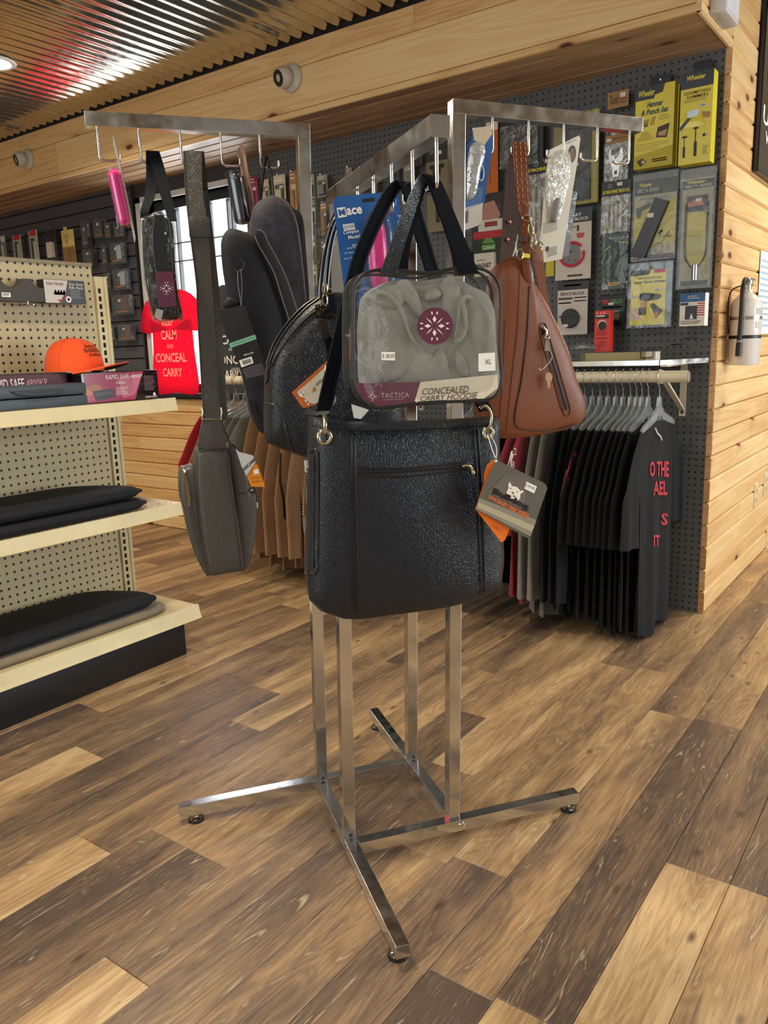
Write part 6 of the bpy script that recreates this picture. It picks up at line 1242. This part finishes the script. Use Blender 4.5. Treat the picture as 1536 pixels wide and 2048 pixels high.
# crossbody strap and buckle bunched beside the pouch
m = MB(); m.strap(smoothpts([LB(646, 640, -.42), LB(652, 668, -.44), LB(662, 704, -.45), LB(660, 716, -.45)], 3, False), [A*.006+ZU*.001]*10, .003, PATENT); m.strap(smoothpts([LB(672, 690, -.46), LB(662, 728, -.47), LB(650, 760, -.47), LB(662, 772, -.47), LB(664, 790, -.47), LB(650, 812, -.48), LB(612, 820, -.48), LB(630, 828, -.49), LB(668, 824, -.5)], 4, False), [B*.002+A*.0045+ZU*.003]*33, .003, BLKL2); m.build('cross_strap', bw, smooth=40)
m = MB()
for dx in (0, .0095): m.tube([LB(652, 731, -.485)+A*dx, LB(651, 752, -.487)+A*dx, LB(653, 775, -.485)+A*dx], .0021, GOLD, 8)
m.tube([LB(652, 731, -.485), LB(652, 731, -.485)+A*.007], .0021, GOLD, 8); m.tube([LB(648, 752, -.487), LB(660, 752, -.487)], .0018, GOLD, 8); m.tube([LB(653, 775, -.485), LB(653, 775, -.485)+A*.007], .0021, GOLD, 8); m.build('buckle', bw, smooth=60)
m = MB(); m.box(LB(690, 826, -.50), A*.024, B*.003, ZU*.013, BLKL2); m.box(LB(700, 780, -.50), A*.007, B*.002, ZU*.05, BLKL2); m.build('strap_patch', bw, bevel=.001, smooth=20)
m = MB()
for k in range(6): c = LB(752+k*9, 818-(k%2)*3, -.515); m.tube([c+A*.005*math.cos(a)*(1)+ZU*.0032*math.sin(a)+B*.002*math.sin(a)*(1 if k % 2 else -1) for a in np.linspace(0, 6.28, 13)[:-1]], .001, CHROME2, 6, closed=True)
m.build('chain', bw, smooth=60)
# orange and white tag on it
ot = thing('hang_tag', 'orange-edged white warning tag lying on the domed bag', 'tag', LB(628, 812, -.46)); OV = -.462
m = MB(); m.prism([LB(x, y, OV) for x, y in ((584, 785), (656, 721), (672, 735), (660, 790), (628, 811), (608, 816), (604, 814))], B*.001, M('#c9682c', .5)); m.build('card', ot)
m = MB(); h1 = flat(LB, OV-.0006); h2 = flat(LB, OV-.0011); ppoly(m, [(594, 785), (652, 733), (668, 744), (656, 790), (630, 808), (620, 806)], h1, CRM); ppoly(m, [(627, 772), (633, 781), (624, 786)], h2, M('#d8902a', .5)); ppoly(m, [(627.5, 776), (630, 780), (626, 783)], flat(LB, OV-.0016), CRM); quadtext(m, '!', (627, 776), (629, 777), (628, 783), (626, 782), flat(LB, OV-.002), BLK)
for x, y in ((611, 802), (616, 808)): ppoly(m, [(x-2, y-1), (x+1, y-3), (x+3, y+1), (x, y+3)], h2, WHT)
ppoly(m, [(596, 782), (603, 778), (610, 788), (606, 795), (598, 792)], h2, WHT); ppoly(m, [(599, 784), (602, 782), (603, 786)], flat(LB, OV-.0016), BLK); ppoly(m, [(604, 789), (607, 787), (607, 791)], flat(LB, OV-.0016), BLK); quadtext(m, 'WARNING', (630, 768), (642, 757), (645, 763), (633, 774), h2, M('#4a4640', .5)); m.build('print', ot, smooth=0)
wt_ = thing('paper_tag', 'plain white tag corner showing above the tote rim', 'tag', LB(715, 836, -.5)); m = MB(); m.prism([LB(x, y, -.52) for x, y in ((703, 808), (738, 820), (722, 838), (708, 836))], B*.001, PAPER); m.build('card', wt_)
w2 = thing('paper_tag', 'small pale tag wedged behind the gold buckle', 'tag', LB(668, 800, -.45)); m = MB(); m.prism([LB(x, y, -.452) for x, y in ((660, 760), (670, 752), (672, 800), (666, 814), (662, 812))], B*.001, M('#cfd4da', .5)); m.build('card', w2)
# ---------- dark camouflage sling backpack
CAMO = fabric('#11121a', '#37313d', 300, .8, 55, .05); CAMF = fabric('#0e1119', '#161720', 300, .8, 45, .0); CAMD = M('#080b12', .7); SPI = M('#6f6a66', .5)
bp = thing('sling_backpack', 'dark mottled sling backpack hanging edge-on from the left arm', 'backpack', LB(540, 860, .05))
PV = .04
def lobe(nm, pts, b, tf, tb, mat, p=2.8): m = MB(); m.pillow([LB(q[0], q[1], b) for q in closed(pts, 3)], -B, tf, tb, mat, rings=8, p=p); return m.build(nm, bp, smooth=60)
lobe('back_panel', [(560, 398), (585, 415), (597, 421), (604, 432), (608, 460), (611, 500), (615, 550), (618, 600), (620, 700), (600, 850), (560, 870), (540, 700), (540, 500)], PV+.03, .02, .03, CAMD)
ml = lobe('main_body', [(543, 391), (558, 395), (574, 406), (587, 428), (595, 455), (601, 501), (606, 547), (611, 600), (613, 700), (600, 800), (560, 868), (525, 866), (500, 830), (490, 770), (486, 650), (492, 520), (500, 440), (508, 414), (523, 399)], PV, .035, .02, CAMO)
fp = lobe('front_pocket', [(462, 457), (482, 461), (499, 468), (512, 478), (530, 515), (556, 580), (575, 640), (570, 740), (545, 850), (520, 864), (506, 831), (494, 792), (485, 757), (466, 680), (455, 600), (450, 566), (445, 533), (442, 499), (443, 480), (450, 465)], PV-.035, .025, .03, CAMF)
sfb = Surf(ml); m = MB(); P = []
la = smoothpts([V3(510, 472, 0), V3(516, 488, 0), V3(533, 517, 0), V3(549, 547, 0), V3(565, 599, 0), V3(578, 640, 0), V3(590, 700, 0)], 3, False); lb_ = smoothpts([V3(516, 460, 0), V3(527, 465, 0), V3(538, 488, 0), V3(556, 521, 0), V3(572, 554, 0), V3(589, 603, 0), V3(604, 660, 0)], 3, False)
ga = [LB(p[0], p[1], PV-.062) for p in la]; gb = [LB(p[0], p[1], PV-.058) for p in lb_]; m.grid([[a, (a+b)/2-B*.004, b] for a, b in zip(ga, gb)], CAMD); st_ = m.build('shoulder_strap', bp, smooth=60)
m = MB(); m.tube(ga, .0011, SPI, 6); m.tube(gb, .0013, SPI, 6); m.build('piping', st_, smooth=60)
m = MB(); m.tube([LB(x, y, PV-.03) for x, y in ((556, 394), (574, 404), (588, 428), (596, 455), (602, 501), (607, 547), (612, 600))], .0010, SPI, 6); m.build('edge_piping', ml, smooth=60)
m = MB(); m.strap(smoothpts([LB(522, 404, .10), LB(524, 370, .11), LB(529, 330, .12), LB(533, 314, .125), LB(538, 322, .125), LB(543, 350, .12), LB(548, 394, .10)], 4, False), [A*.0035+B*.010]*25, .002, CAMD); m.build('grab_loop', bp, smooth=40)
m = MB(); c = [(472, 505), (480, 515), (489, 528), (484, 540), (474, 543), (466, 536)]; m.tube([LB(x, y, PV-.066) for x, y in c], .0010, M('#2c3138', .4), 6); m.tube([LB(475, 542, -.03), LB(476, 570, -.035), LB(481, 600, -.035), LB(482, 622, -.035)], .0008, SPI, 6); m.tube([LB(482, 542, -.03), LB(484, 570, -.035), LB(483, 600, -.035), LB(482, 622, -.035)], .0008, SPI, 6); m.tube([LB(481, 618, -.036), LB(482, 623, -.036)], .002, SPI, 6); m.build('pull_cord', bp, smooth=60)
m = MB(); m.pillow([LB(q[0], q[1], -.02) for q in closed([(447, 606), (456, 594), (474, 600), (478, 606), (462, 616), (448, 616)], 3)], -B, .01, .03, CAMD, 4); m.build('webbing_tab', bp, smooth=60)
m = MB(); m.strap(smoothpts([LB(500, 800, -.02), LB(510, 830, -.02), LB(520, 855, -.02)], 3, False), [A*.004]*7, .002, CAMD); m.build('side_strap', bp)
bt = thing('hang_tag', 'long black hang tag with a mint green stripe on the dark backpack', 'tag', LB(510, 757, -.05)); TV2 = -.052
m = MB(); m.prism([LB(x, y, TV2) for x, y in ((436, 628), (440, 620), (484, 610), (490, 614), (538, 750), (524, 762), (492, 758), (487, 754))], B*.001, M('#211f25', .45)); m.build('card', bt)
m = MB(); h1 = flat(LB, TV2-.0006); h2 = flat(LB, TV2-.0012); ppoly(m, [(458, 687), (510, 669), (513, 678), (461, 696)], h1, M('#7fb89c', .5)); quadtext(m, 'CONCEALED CARRY', (464, 688), (508, 673), (509, 676), (465, 691), h2, M('#3f7a60', .5)); quadtext(m, 'RELLER', (487, 709), (507, 703), (508, 706), (488, 712), h2, PAPER)
ppoly(m, [(478, 721), (503, 713), (507, 726), (483, 735)], h1, PAPER)
for k in range(7): ppoly(m, [(484+k*2.6, 721.5-k*.8), (485.2+k*2.6, 721.2-k*.8), (488.2+k*2.4, 729.5-k*.8), (487+k*2.4, 730-k*.8)], h2, BLK)
gy_ = M('#77767c', .5)
for k in range(8): ppoly(m, [(484+k*1.1, 739+k*2.4), (524+k*1.0, 726+k*2.9), (524.4+k*1.0, 727+k*2.9), (484.4+k*1.1, 740+k*2.4)], h2, gy_)
m.build('print', bt, smooth=0)
# ---------- grey leather sling bag
gb_ = thing('sling_bag', 'charcoal grey leather sling bag on a long wide strap, left of the rack', 'handbag', LB(450, 1150, .05)); GV = .03
def glob(nm, pts, b, tf, tb, mat, p=3., t=gb_, rings=8): m = MB(); m.pillow([LB(q[0], q[1], b) for q in closed(pts, 3)], -B, tf, tb, mat, rings=rings, p=p); return m.build(nm, t, smooth=60)
cp_ = glob('centre_panel', [(396, 896), (425, 892), (452, 896), (458, 912), (466, 975), (472, 1020), (478, 1057), (487, 1136), (478, 1142), (450, 1147), (419, 1151), (412, 1130), (404, 1085), (397, 1014), (390, 950), (391, 910)], GV, .022, .10, GREYL, 5)
lp_ = glob('zip_pocket', [(361, 940), (372, 934), (392, 934), (402, 1000), (410, 1080), (418, 1150), (408, 1144), (394, 1118), (380, 1079), (369, 1030), (360, 985)], GV+.02, .02, .10, GREYL, 4)
rp_ = glob('slip_pocket', [(452, 893), (474, 893), (486, 920), (495, 950), (499, 982), (511, 983), (512, 1020), (511, 1057), (504, 1107), (492, 1136), (480, 1140), (470, 1080), (462, 980)], GV+.015, .02, .10, GREYL, 4)
sg_ = Surf(cp_, lp_, rp_); m = MB()
for s_ in ([(393, 912), (396, 980), (402, 1040), (410, 1100), (419, 1148)], [(456, 912), (463, 975), (474, 1057), (483, 1134)], [(397, 902), (425, 899), (452, 901)], [(462, 985), (480, 986), (498, 984), (511, 984)]): seam(sg_, s_, .0014, M('#34322e', .4), m, 4)
m.build('piping', cp_, smooth=60)
m = MB(); 
for k in range(26):
    t = k/25; x, y = 369+9*t+2*math.sin(t*3), 944+67*t; m.tube([sg_.hit(x-3, y+.6, .0015), sg_.hit(x+3, y-.6, .0015)], .0009, GOLD, 5)
m.build('gold_zip', lp_, smooth=0); m = MB(); m.tube([sg_.hit(368, 940, .004), sg_.hit(372, 946, .005)], .003, GOLD, 8); m.build('zip_slider', lp_)
GP_ = [(385, 303), (388, 380), (397, 452), (408, 567), (411, 620), (423, 820), (425, 846)]; GW = [.0215, .0205, .0225, .0185, .020, .0205, .0205]
spn = smoothpts([V3(x, y, w*1000) for (x, y), w in zip(GP_, GW)], 5, False)
m = MB(); m.strap([LB(p[0], p[1], .105-.085*(p[1]-303)/540) for p in spn], [A*p[2]/1000*.86 for p in spn], .0045, GREYL); sp_ = m.build('strap', gb_, smooth=40)
m = MB()
for sg2 in (-1, 1): m.tube([LB(p[0], p[1], .105-.085*(p[1]-303)/540)+A*sg2*p[2]/1000*.80-B*.0028 for p in spn], .0008, M('#2c2a27', .5), 5)
m.build('strap_stitching', sp_, smooth=60)
m = MB(); m.strap([LB(391, 303, .118), LB(400, 380, .19), LB(425, 600, .20), (LB(440, 840, .12))], [A*.017]*4, .004, GREYL); m.build('rear_strap', gb_, smooth=40)
m = MB(); m.box(LB(399, 455, .078), A*.021, B*.005, ZU*.020, GREYL); m.build('strap_keeper', gb_, bevel=.003, smooth=30)
m = MB(); m.prism([LB(x, y, GV-.012) for x, y in ((406, 836), (442, 836), (449, 862), (453, 898), (396, 898), (400, 864))], B*.012, GREYL); m.build('yoke', gb_, bevel=.0015, smooth=30)
m = MB()
for x in (405, 443): m.tube([LB(x-1, 815, GV-.015), LB(x+.5, 826, GV-.018), LB(x-1, 840, GV-.015)], .0016, GOLD, 8)
m.tube([LB(405, 838, GV-.015), LB(443, 838, GV-.015)], .0014, GOLD, 8); m.build('strap_ring', gb_, smooth=60)
m = MB(); m.tube([LB(443, 846, .02), LB(456, 880, .02), LB(470, 900, .01)], .002, SM, 6); m.build('link_strap', gb_, smooth=60); m = MB(); m.tube(smoothpts([LB(497, 982, .0), LB(505, 975, -.005), LB(512, 985, -.005), LB(515, 1008, -.005)], 4, False), .0018, SM, 6); m.tube([LB(515, 1004, -.005), LB(515, 1016, -.005)], .0026, M('#8a8c90', .3, .8), 6); m.build('side_cord', gb_, smooth=60)
gt = thing('hang_tag', 'white and orange folded tag on the grey sling bag', 'tag', LB(510, 974, -.01)); m = MB(); m.prism([LB(x, y, -.012) for x, y in ((471, 897), (478, 904), (506, 911), (511, 924), (493, 952), (484, 935))], B*.001, M('#c9cdd2', .4)); m.build('pale_card', gt); m = MB(); m.prism([LB(x, y, -.009) for x, y in ((492, 948), (512, 926), (518, 936), (530, 974), (502, 973))], B*.001, M('#e08a24', .45)); m.build('orange_card', gt)
m = MB(); quadtext(m, 'JESSIE JAMES', (484, 938), (510, 914), (513, 921), (487, 946), flat(LB, -.0128), BLK, bold=.02); ppoly(m, [(507, 940), (516, 938), (518, 947), (508, 949)], flat(LB, -.0098), PAPER); quadtext(m, 'CONCEALED', (500, 955), (522, 952), (523, 956), (501, 959), flat(LB, -.0098), M('#a85a10', .5)); quadtext(m, 'HANDBAG', (503, 962), (524, 960), (525, 964), (504, 966), flat(LB, -.0098), M('#a85a10', .5)); m.build('print', gt, smooth=0)
# ---------- dark clear pouch seen edge-on
db = thing('edge_on_pouch', 'narrow clear pouch with a dark hoodie and maroon label, seen edge-on', 'bag', LB(335, 643, .05)); DV = .055
glob('dark_hoodie', [(290, 440), (312, 432), (340, 440), (348, 470), (350, 530), (356, 590), (362, 634), (325, 638), (305, 620), (296, 560), (289, 500)], DV+.01, .012, .12, M('#0d0f13', .7, bump_s=.5, bump_scale=120), 3, db)
glob('vinyl_shell', [(284, 432), (300, 430), (313, 423), (338, 431), (348, 439), (352, 462), (353, 523), (360, 585), (367, 638), (355, 641), (325, 645), (308, 637), (299, 605), (290, 560), (285, 503), (284, 462)], DV, .018, .14, CLRD, 4, db)
m = MB()
for xs in ([(309, 432), (306, 480), (312, 540), (316, 590), (322, 642)], [(338, 436), (342, 480), (346, 540), (354, 600), (362, 638)], [(286, 440), (287, 500), (292, 560), (302, 610), (310, 638)]): m.tube(smoothpts([LB(x, y, DV-.018) for x, y in xs], 3, False), .0018, TRM, 6)
m.build('piping', db, smooth=60)
m = MB(); m.strap([LB(x, y, DV-.019) for x, y in ((318, 430), (319, 480), (324, 540))], [A*.010]*3, .001, M('#101216', .4)); m.build('zip_tape', db)
m = MB(); h1 = flat(LB, DV-.021); ppoly(m, [(312, 543), (346, 543), (354, 613), (318, 615)], h1, MAR); snow(m, 333, 577, 14, flat(LB, DV-.0216), M('#f0dfe0', .5)); m.build('label', db, smooth=0)
m = MB(); ppoly(m, [(313, 617), (327, 621), (322, 642), (308, 634)], h1, M('#a8a296', .5)); ppoly(m, [(290, 560), (296, 558), (298, 600), (293, 603)], flat(LB, DV-.017), CRM); m.build('folded_card', db, smooth=0)
m = MB(); m.strap(smoothpts([LB(305, 302, .125), LB(304, 350, .11), LB(300, 390, .09), LB(290, 420, .06), LB(288, 436, DV)], 4, False), [A*(.013-.0004*i) for i in range(17)], .002, NAVYW); m.strap(smoothpts([LB(305, 302, .125), LB(318, 340, .11), LB(330, 385, .09), LB(340, 420, .07), LB(345, 442, DV)], 4, False), [A*(.013-.0003*i) for i in range(17)], .002, NAVYW)
m.build('handle', db, smooth=40)
# ---------- pepper-spray blisters seen edge-on on the left arm
def edgecan(label, bodypts, cardpts, colr, blu, t_a, hookpt):
    t = thing('spray_blister', label, 'package', LB(*bodypts[2], .10)); (x0, y0), (x1, y1), (x2, y2), (x3, y3) = bodypts
    top = (LB(x0, y0, .10)+LB(x1, y1, .10))/2; bot = (LB(x3, y3, .10)+LB(x2, y2, .10))/2; r = np.linalg.norm(LB(x0, y0, .10)-LB(x1, y1, .10))/2; ax = unit(top-bot); h = np.linalg.norm(top-bot)
    m = MB(); m.lathe([(r*.5, 0), (r*.92, .003), (r, .008), (r, h-.012), (r*.95, h-.006), (r*.6, h-.003), (r*.55, h)], bot, colr, 28, ax=ax); m.build('spray_can', t, smooth=50)
    m = MB(); m.lathe([(r*1.14, -.003), (r*1.16, h+.004)], bot, clear('thin_shell', '#ffffff', .04, .0, .0, 10, .0), 20, ax=ax); m.build('clear_shell', t, smooth=50)
    m = MB(); pts_ = [LB(x, y, .125) for x, y in cardpts]; m.grid([[p-B*.045, p+B*.035] for p in pts_], blu); m.grid([[p-B*.045+A*.0008, p+B*.035+A*.0008] for p in pts_], M('#c9ccd2', .4)); m.build('card', t, smooth=0); return t
edgecan('pink pepper spray blister on the outermost left hook', [(214, 340), (240, 338), (264, 448), (236, 450)], [(226, 281), (232, 302), (247, 370), (262, 440), (270, 482)], M('#c9187a', .22, coat=.6), M('#d6d3cc', .3), 0, None)
edgecan('black and blue pepper spray blister on the fourth left hook', [(453, 350), (488, 346), (502, 446), (473, 450)], [(477, 296), (484, 318), (494, 380), (503, 430), (511, 474)], M('#181f2a', .15, coat=.8), M('#8a6a58', .4), 0, None)
# ---------- right arm: blue card, brown purse, white clamshell
bc = thing('blister_card', 'blue and silver blister card seen from behind on the right post arm', 'package', LB(945, 463, -.144)); CV = -.150
m = MB(); m.prism([LB(x, y, CV) for x, y in ((945, 256), (981, 252), (987, 283), (971, 388), (964, 448), (958, 452), (926, 463), (921, 452), (928, 360), (934, 288), (944, 281))], B*.001, M('#24589a', .35, coat=.4)); m.build('card', bc)
m = MB(); h1 = flat(LB, CV-.0007); h2 = flat(LB, CV-.0014); ppoly(m, [(921, 450), (924, 418), (966, 405), (964, 448), (926, 462)], h1, M('#c9c6bc', .5)); ppoly(m, [(945, 256), (981, 252), (984, 268), (968, 292), (948, 280)], h1, M('#c2b49a', .3))
for k in range(9): ppoly(m, [(928, 388+k*4), (966-k*.5, 374+k*4), (966-k*.5, 375+k*4), (928, 389+k*4)], h2, M('#8fb0d8', .4))
for k in range(6): ppoly(m, [(926+k*2, 424-k*.6), (927.2+k*2, 423.6-k*.6), (926.2+k*2, 448-k*.6), (925+k*2, 448.5-k*.6)], h2, M('#5a5850', .5))
m.build('print', bc, smooth=0)
m = MB(); m.pillow([LB(q[0], q[1], CV-.001) for q in closed([(940, 292), (960, 284), (970, 300), (958, 350), (950, 392), (932, 398), (931, 350)], 3)], -B, .012, 0, clear('silver_blister', '#d8dad6', .10, .9, .8, 30, .25), rings=6, p=2.4); m.build('blister', bc, smooth=60)
m = MB(); c = LB(962, 346, CV-.002); m.tube([c+A*.006*math.cos(a)+ZU*.014*math.sin(a) for a in np.linspace(0, 6.28, 19)[:-1]], .0012, WHT, 6, closed=True); m.build('die_cut_rim', bc, smooth=60)
wc_ = thing('clamshell_card', 'tall white printed clamshell hanging from the third right hook', 'package', LB(1110, 522, -.144)); CV = -.146
m = MB(); m.prism([LB(x, y, CV) for x, y in ((1099, 300), (1157, 271), (1161, 276), (1154, 330), (1146, 377), (1135, 450), (1124, 518), (1082, 526), (1078, 518), (1086, 420), (1094, 340))], B*.001, M('#d3d0c0', .4)); m.build('card', wc_)
m = MB(); h1 = flat(LB, CV-.0007); h2 = flat(LB, CV-.0014); gd = M('#8d8b80', .5)
m.add([h1(1144+8*math.cos(a), 308+17*math.sin(a)-3*math.cos(a)) for a in np.linspace(0, 6.28, 22)[:-1]], [tuple(range(21))], M('#33302e', .5)); m.add([h2(1144+6*math.cos(a), 309+14*math.sin(a)-3*math.cos(a)) for a in np.linspace(0, 6.28, 22)[:-1]], [tuple(range(21))], M('#7a5a4a', .5))
for k in range(9): ppoly(m, [(1086, 446+k*2.6), (1114, 438+k*2.6), (1114, 439+k*2.6), (1086, 447+k*2.6)], h1, gd)
for k in range(6): ppoly(m, [(1094, 498+k*3), (1114, 492+k*3), (1114, 493+k*3), (1094, 499+k*3)], h1, M('#4a4a48', .5))
ppoly(m, [(1093, 494), (1098, 492), (1097, 502), (1092, 503)], h2, BLK); quadtext(m, 'Magnum', (1132, 286), (1152, 277), (1152, 281), (1132, 290), h2, M('#44423e', .5)); m.build('print', wc_, smooth=0)
m = MB(); m.pillow([LB(q[0], q[1], CV-.001) for q in closed([(1102, 312), (1136, 300), (1142, 340), (1130, 400), (1116, 442), (1098, 430), (1092, 370)], 3)], -B, .006, .02, clear('yellowed_blister', '#f0ecd0', .12, .9, 1., 50, .35), rings=6, p=2.2); m.build('blister', wc_, smooth=60)
m = MB(); m.pillow([LB(q[0], q[1], CV-.006) for q in closed([(1108, 400), (1120, 396), (1118, 420), (1112, 444), (1104, 442), (1104, 420)], 3)], -B, .004, .01, M('#77776e', .4), rings=5); m.build('tool', wc_, smooth=60)
m = MB(); pts_ = [LB(x, y, CV+.03) for x, y in ((1142, 381), (1155, 383), (1138, 511), (1124, 515))]; m.prism(pts_, B*.02, clear('blue_clear_edge', '#b8cfe6', .06, .5, .3, 20, .15)); m.build('clear_side', wc_)
pu = thing('leather_purse', 'tan brown leather purse with zip and key fob on the right arm', 'handbag', LB(1070, 870, -.14)); PV2 = -.165
m = MB(); bo = [(990, 545), (1004, 522), (1030, 514), (1048, 517), (1060, 560), (1080, 598), (1107, 651), (1131, 706), (1148, 760), (1162, 796), (1166, 822), (1158, 845), (1140, 856), (1097, 867), (1028, 877), (985, 872), (960, 845), (955, 780), (965, 700), (978, 620)]
m.pillow([LB(q[0], q[1], PV2) for q in closed(bo, 3)], -B, .035, .07, TANL, rings=9, p=3.2); pb_ = m.build('body', pu, smooth=60); sfp = Surf(pb_)
PD = M('#2e1610', .4); m = MB()
seam(sfp, [(1059, 572), (1057, 620), (1053, 678), (1042, 764), (1030, 826), (1032, 850), (1048, 858), (1085, 860), (1114, 858), (1150, 847)], .0016, PD, m, 5); seam(sfp, [(1012, 640), (1008, 720), (1003, 800), (996, 860)], .0009, M('#6b351c', .5), m, 4); seam(sfp, [(1040, 540), (1036, 640), (1026, 740), (1012, 860)], .0009, M('#6b351c', .5), m, 4); m.build('seams', pb_, smooth=60)
m = MB(); m.tube([LB(q[0], q[1], PV2-.012) for q in smoothpts([V3(1062, 562, 0), V3(1082, 602, 0), V3(1106, 655, 0), V3(1128, 708, 0), V3(1145, 762, 0), V3(1160, 800, 0), V3(1163, 824, 0), V3(1154, 845, 0)], 4, False)], .0024, PD, 8); m.build('edge_piping', pb_, smooth=60)
m = MB(); Q = smoothpts([V3(1064, 562, 0), V3(1085, 602, 0), V3(1110, 655, 0), V3(1134, 708, 0), V3(1150, 762, 0)], 4, False); m.grid([[LB(q[0], q[1], PV2-.006), LB(q[0]+1+5*math.sin(i/16*3.1), q[1]-2, PV2+.02)] for i, q in enumerate(Q)], M('#b99a8e', .5)); m.build('lit_suede_edge', pb_, smooth=60)  # pale pink puts the light along this suede edge into its colour
m = MB(); P = [[sfp.hit(1081+(1127-1081)*t, 657+(824-657)*t, .0006), sfp.hit(1086+(1133-1086)*t, 655+(820-655)*t, .0006), sfp.hit(1091+(1139-1091)*t, 653+(816-653)*t, .0006)] for t in np.linspace(0, 1, 14)]; m.grid(P, M('#3f1d12', .5)); zz_ = m.build('zip_pocket', pu, smooth=60)
m = MB(); seam(sfp, [(1079, 652), (1083, 680), (1104, 750), (1126, 826), (1140, 818), (1118, 740), (1094, 660), (1088, 647)], .001, M('#5a2c18', .5), m, 4, closed=True); seam(sfp, [(1086, 656), (1133, 819)], .0013, M('#1f0f0b', .4), m); m.build('zip_welt', zz_, smooth=60)
m = MB(); m.tube([sfp.hit(1084, 655, .004), sfp.hit(1090, 662, .005), sfp.hit(1088, 672, .006)], .003, CHROME2, 8); c = sfp.hit(1089, 674, .0095); m.tube([c+A*.0045*math.cos(a)+ZU*.005*math.sin(a) for a in np.linspace(0, 6.28, 13)[:-1]], .0012, GOLD, 6, closed=True)
m.prism([sfp.hit(x, y, .008) for x, y in ((1086, 680), (1092, 680), (1096, 702), (1084, 702))], -B*.002, CHROME2); m.build('zip_pull', zz_, smooth=40)
m = MB()
for k in range(12): m.lathe([(.0002, -.0013), (.0013, -.0006), (.0013, .0006), (.0002, .0013)], sfp.hit(1091+k*.1, 706+k*3.3, .006), GOLD, 6)
ho = [(1092+7.5*math.cos(a), 754+8*math.sin(a)) for a in np.linspace(-2.4, 5.5-2.4+.0, 12)]; m.prism([sfp.hit(x, y, .0095) for x, y in ((1088, 745), (1085, 752), (1085, 758), (1089, 764), (1089, 776), (1091.5, 776), (1092, 768), (1093, 776), (1095.5, 776), (1095, 764), (1099, 758), (1099, 752), (1096, 745))], -B*.0015, M('#cfae8e', .3, .8)); m.prism([sfp.hit(x, y, .0088) for x, y in ((1089, 749), (1095, 749), (1093.5, 755), (1090.5, 755))], -B*.0004, PD); m.tube(smoothpts([sfp.hit(1096, 700, .006), sfp.hit(1099, 715, .01), sfp.hit(1090, 730, .008), sfp.hit(1078, 740, .008), sfp.hit(1074, 736, .008)], 3, False), .0007, WHT, 5)
m.build('key_fob', pu, smooth=40)
def pstrap(nm, cs, ws, mat, t=.003, n=4): S = smoothpts([LB(x, y, b) for x, y, b in cs], n, False); W_ = smoothpts([V3(w, 0, 0) for w in ws], n, False); m = MB(); m.strap(S, [A*w[0] for w in W_], t, mat); return m.build(nm, pu, smooth=40), S
BRL = M('#6a3418', .25, coat=.5, bump_s=.4, bump_scale=150); BRD = M('#3a1812', .45, bump_s=.3, bump_scale=200)
s1_, S_ = pstrap('front_strap', [(1040, 285, -.150), (1042, 330, -.165), (1045, 390, -.178), (1050, 440, -.185), (1051, 500, -.19), (1052, 520, -.19)], [.0145, .0145, .0135, .0105, .0095, .009], BRL)
m = MB()
for dx in (-.011, -.001, .0095):
    for i in range(0, len(S_)-10): m.tube([S_[i]+A*dx-B*.003, S_[i]+(S_[i+1]-S_[i])*.6+A*dx-B*.003], .0006, M('#c9a68a', .5), 4)
m.build('stitching', s1_, smooth=0)
pstrap('back_strap', [(1037, 286, -.140), (1027, 320, -.125), (1022, 400, -.12), (1018, 480, -.12), (1014, 530, -.13)], [.010, .011, .0145, .0165, .013], BRD)
m = MB()
for x, y in ((1019, 444), (1015, 479)): m.lathe([(.0036, 0), (.003, .002), (.001, .003)], LB(x, y, -.1235), M('#b98a78', .3, .8), 12, ax=-B)
m.build('rivets', pu, smooth=40)
pstrap('side_strap', [(1074, 494, -.165), (1078, 530, -.16), (1086, 580, -.15), (1098, 640, -.14), (1104, 700, -.14)], [.010, .0105, .009, .007, .005], TANL)
m = MB(); m.prism([LB(x, y, -.196) for x, y in ((1044, 520), (1058, 518), (1066, 545), (1067, 562), (1060, 570), (1052, 560), (1046, 540))], B*.003, BRL); m.prism([LB(x, y, -.193) for x, y in ((1062, 493), (1086, 493), (1088, 522), (1065, 523))], B*.003, TANL); m.prism([LB(x, y, -.199) for x, y in ((1042, 410), (1052, 405), (1060, 416), (1061, 440), (1050, 446), (1043, 436))], B*.003, BRL); m.prism([LB(x, y, -.199) for x, y in ((1042, 472), (1060, 474), (1060, 484), (1042, 482))], B*.003, TAND); m.build('strap_tabs', pu, bevel=.0006, smooth=30)
m = MB()
def rg(x, y, rx_, rz_, r=.0014, b=-.203): c = LB(x, y, b); m.tube([c+A*rx_*math.cos(a)+ZU*rz_*math.sin(a) for a in np.linspace(0, 6.28, 17)[:-1]], r, GOLD, 6, closed=True)
rg(1062, 458, .0055, .012); rg(1068, 480, .004, .010); rg(1074, 492, .0125, .0095); rg(1040, 508, .007, .010); rg(1054, 436, .010, .005, .0016)
m.tube([LB(1060, 440, -.203), LB(1073, 486, -.203)], .0016, GOLD, 6); m.build('gold_hardware', pu, smooth=60)
m = MB(); m.prism([LB(x, y, -.2) for x, y in ((1046, 506), (1060, 508), (1060, 516), (1047, 515))], B*.001, M('#d8cf2c', .5)); m.tube([LB(1036, 470, -.18), LB(1030, 500, -.19), LB(1026, 512, -.19)], .0012, WHT, 5); m.tube([LB(1032, 485, -.18), LB(1034, 514, -.19)], .0016, WHT, 5); m.build('paper_ties', pu)
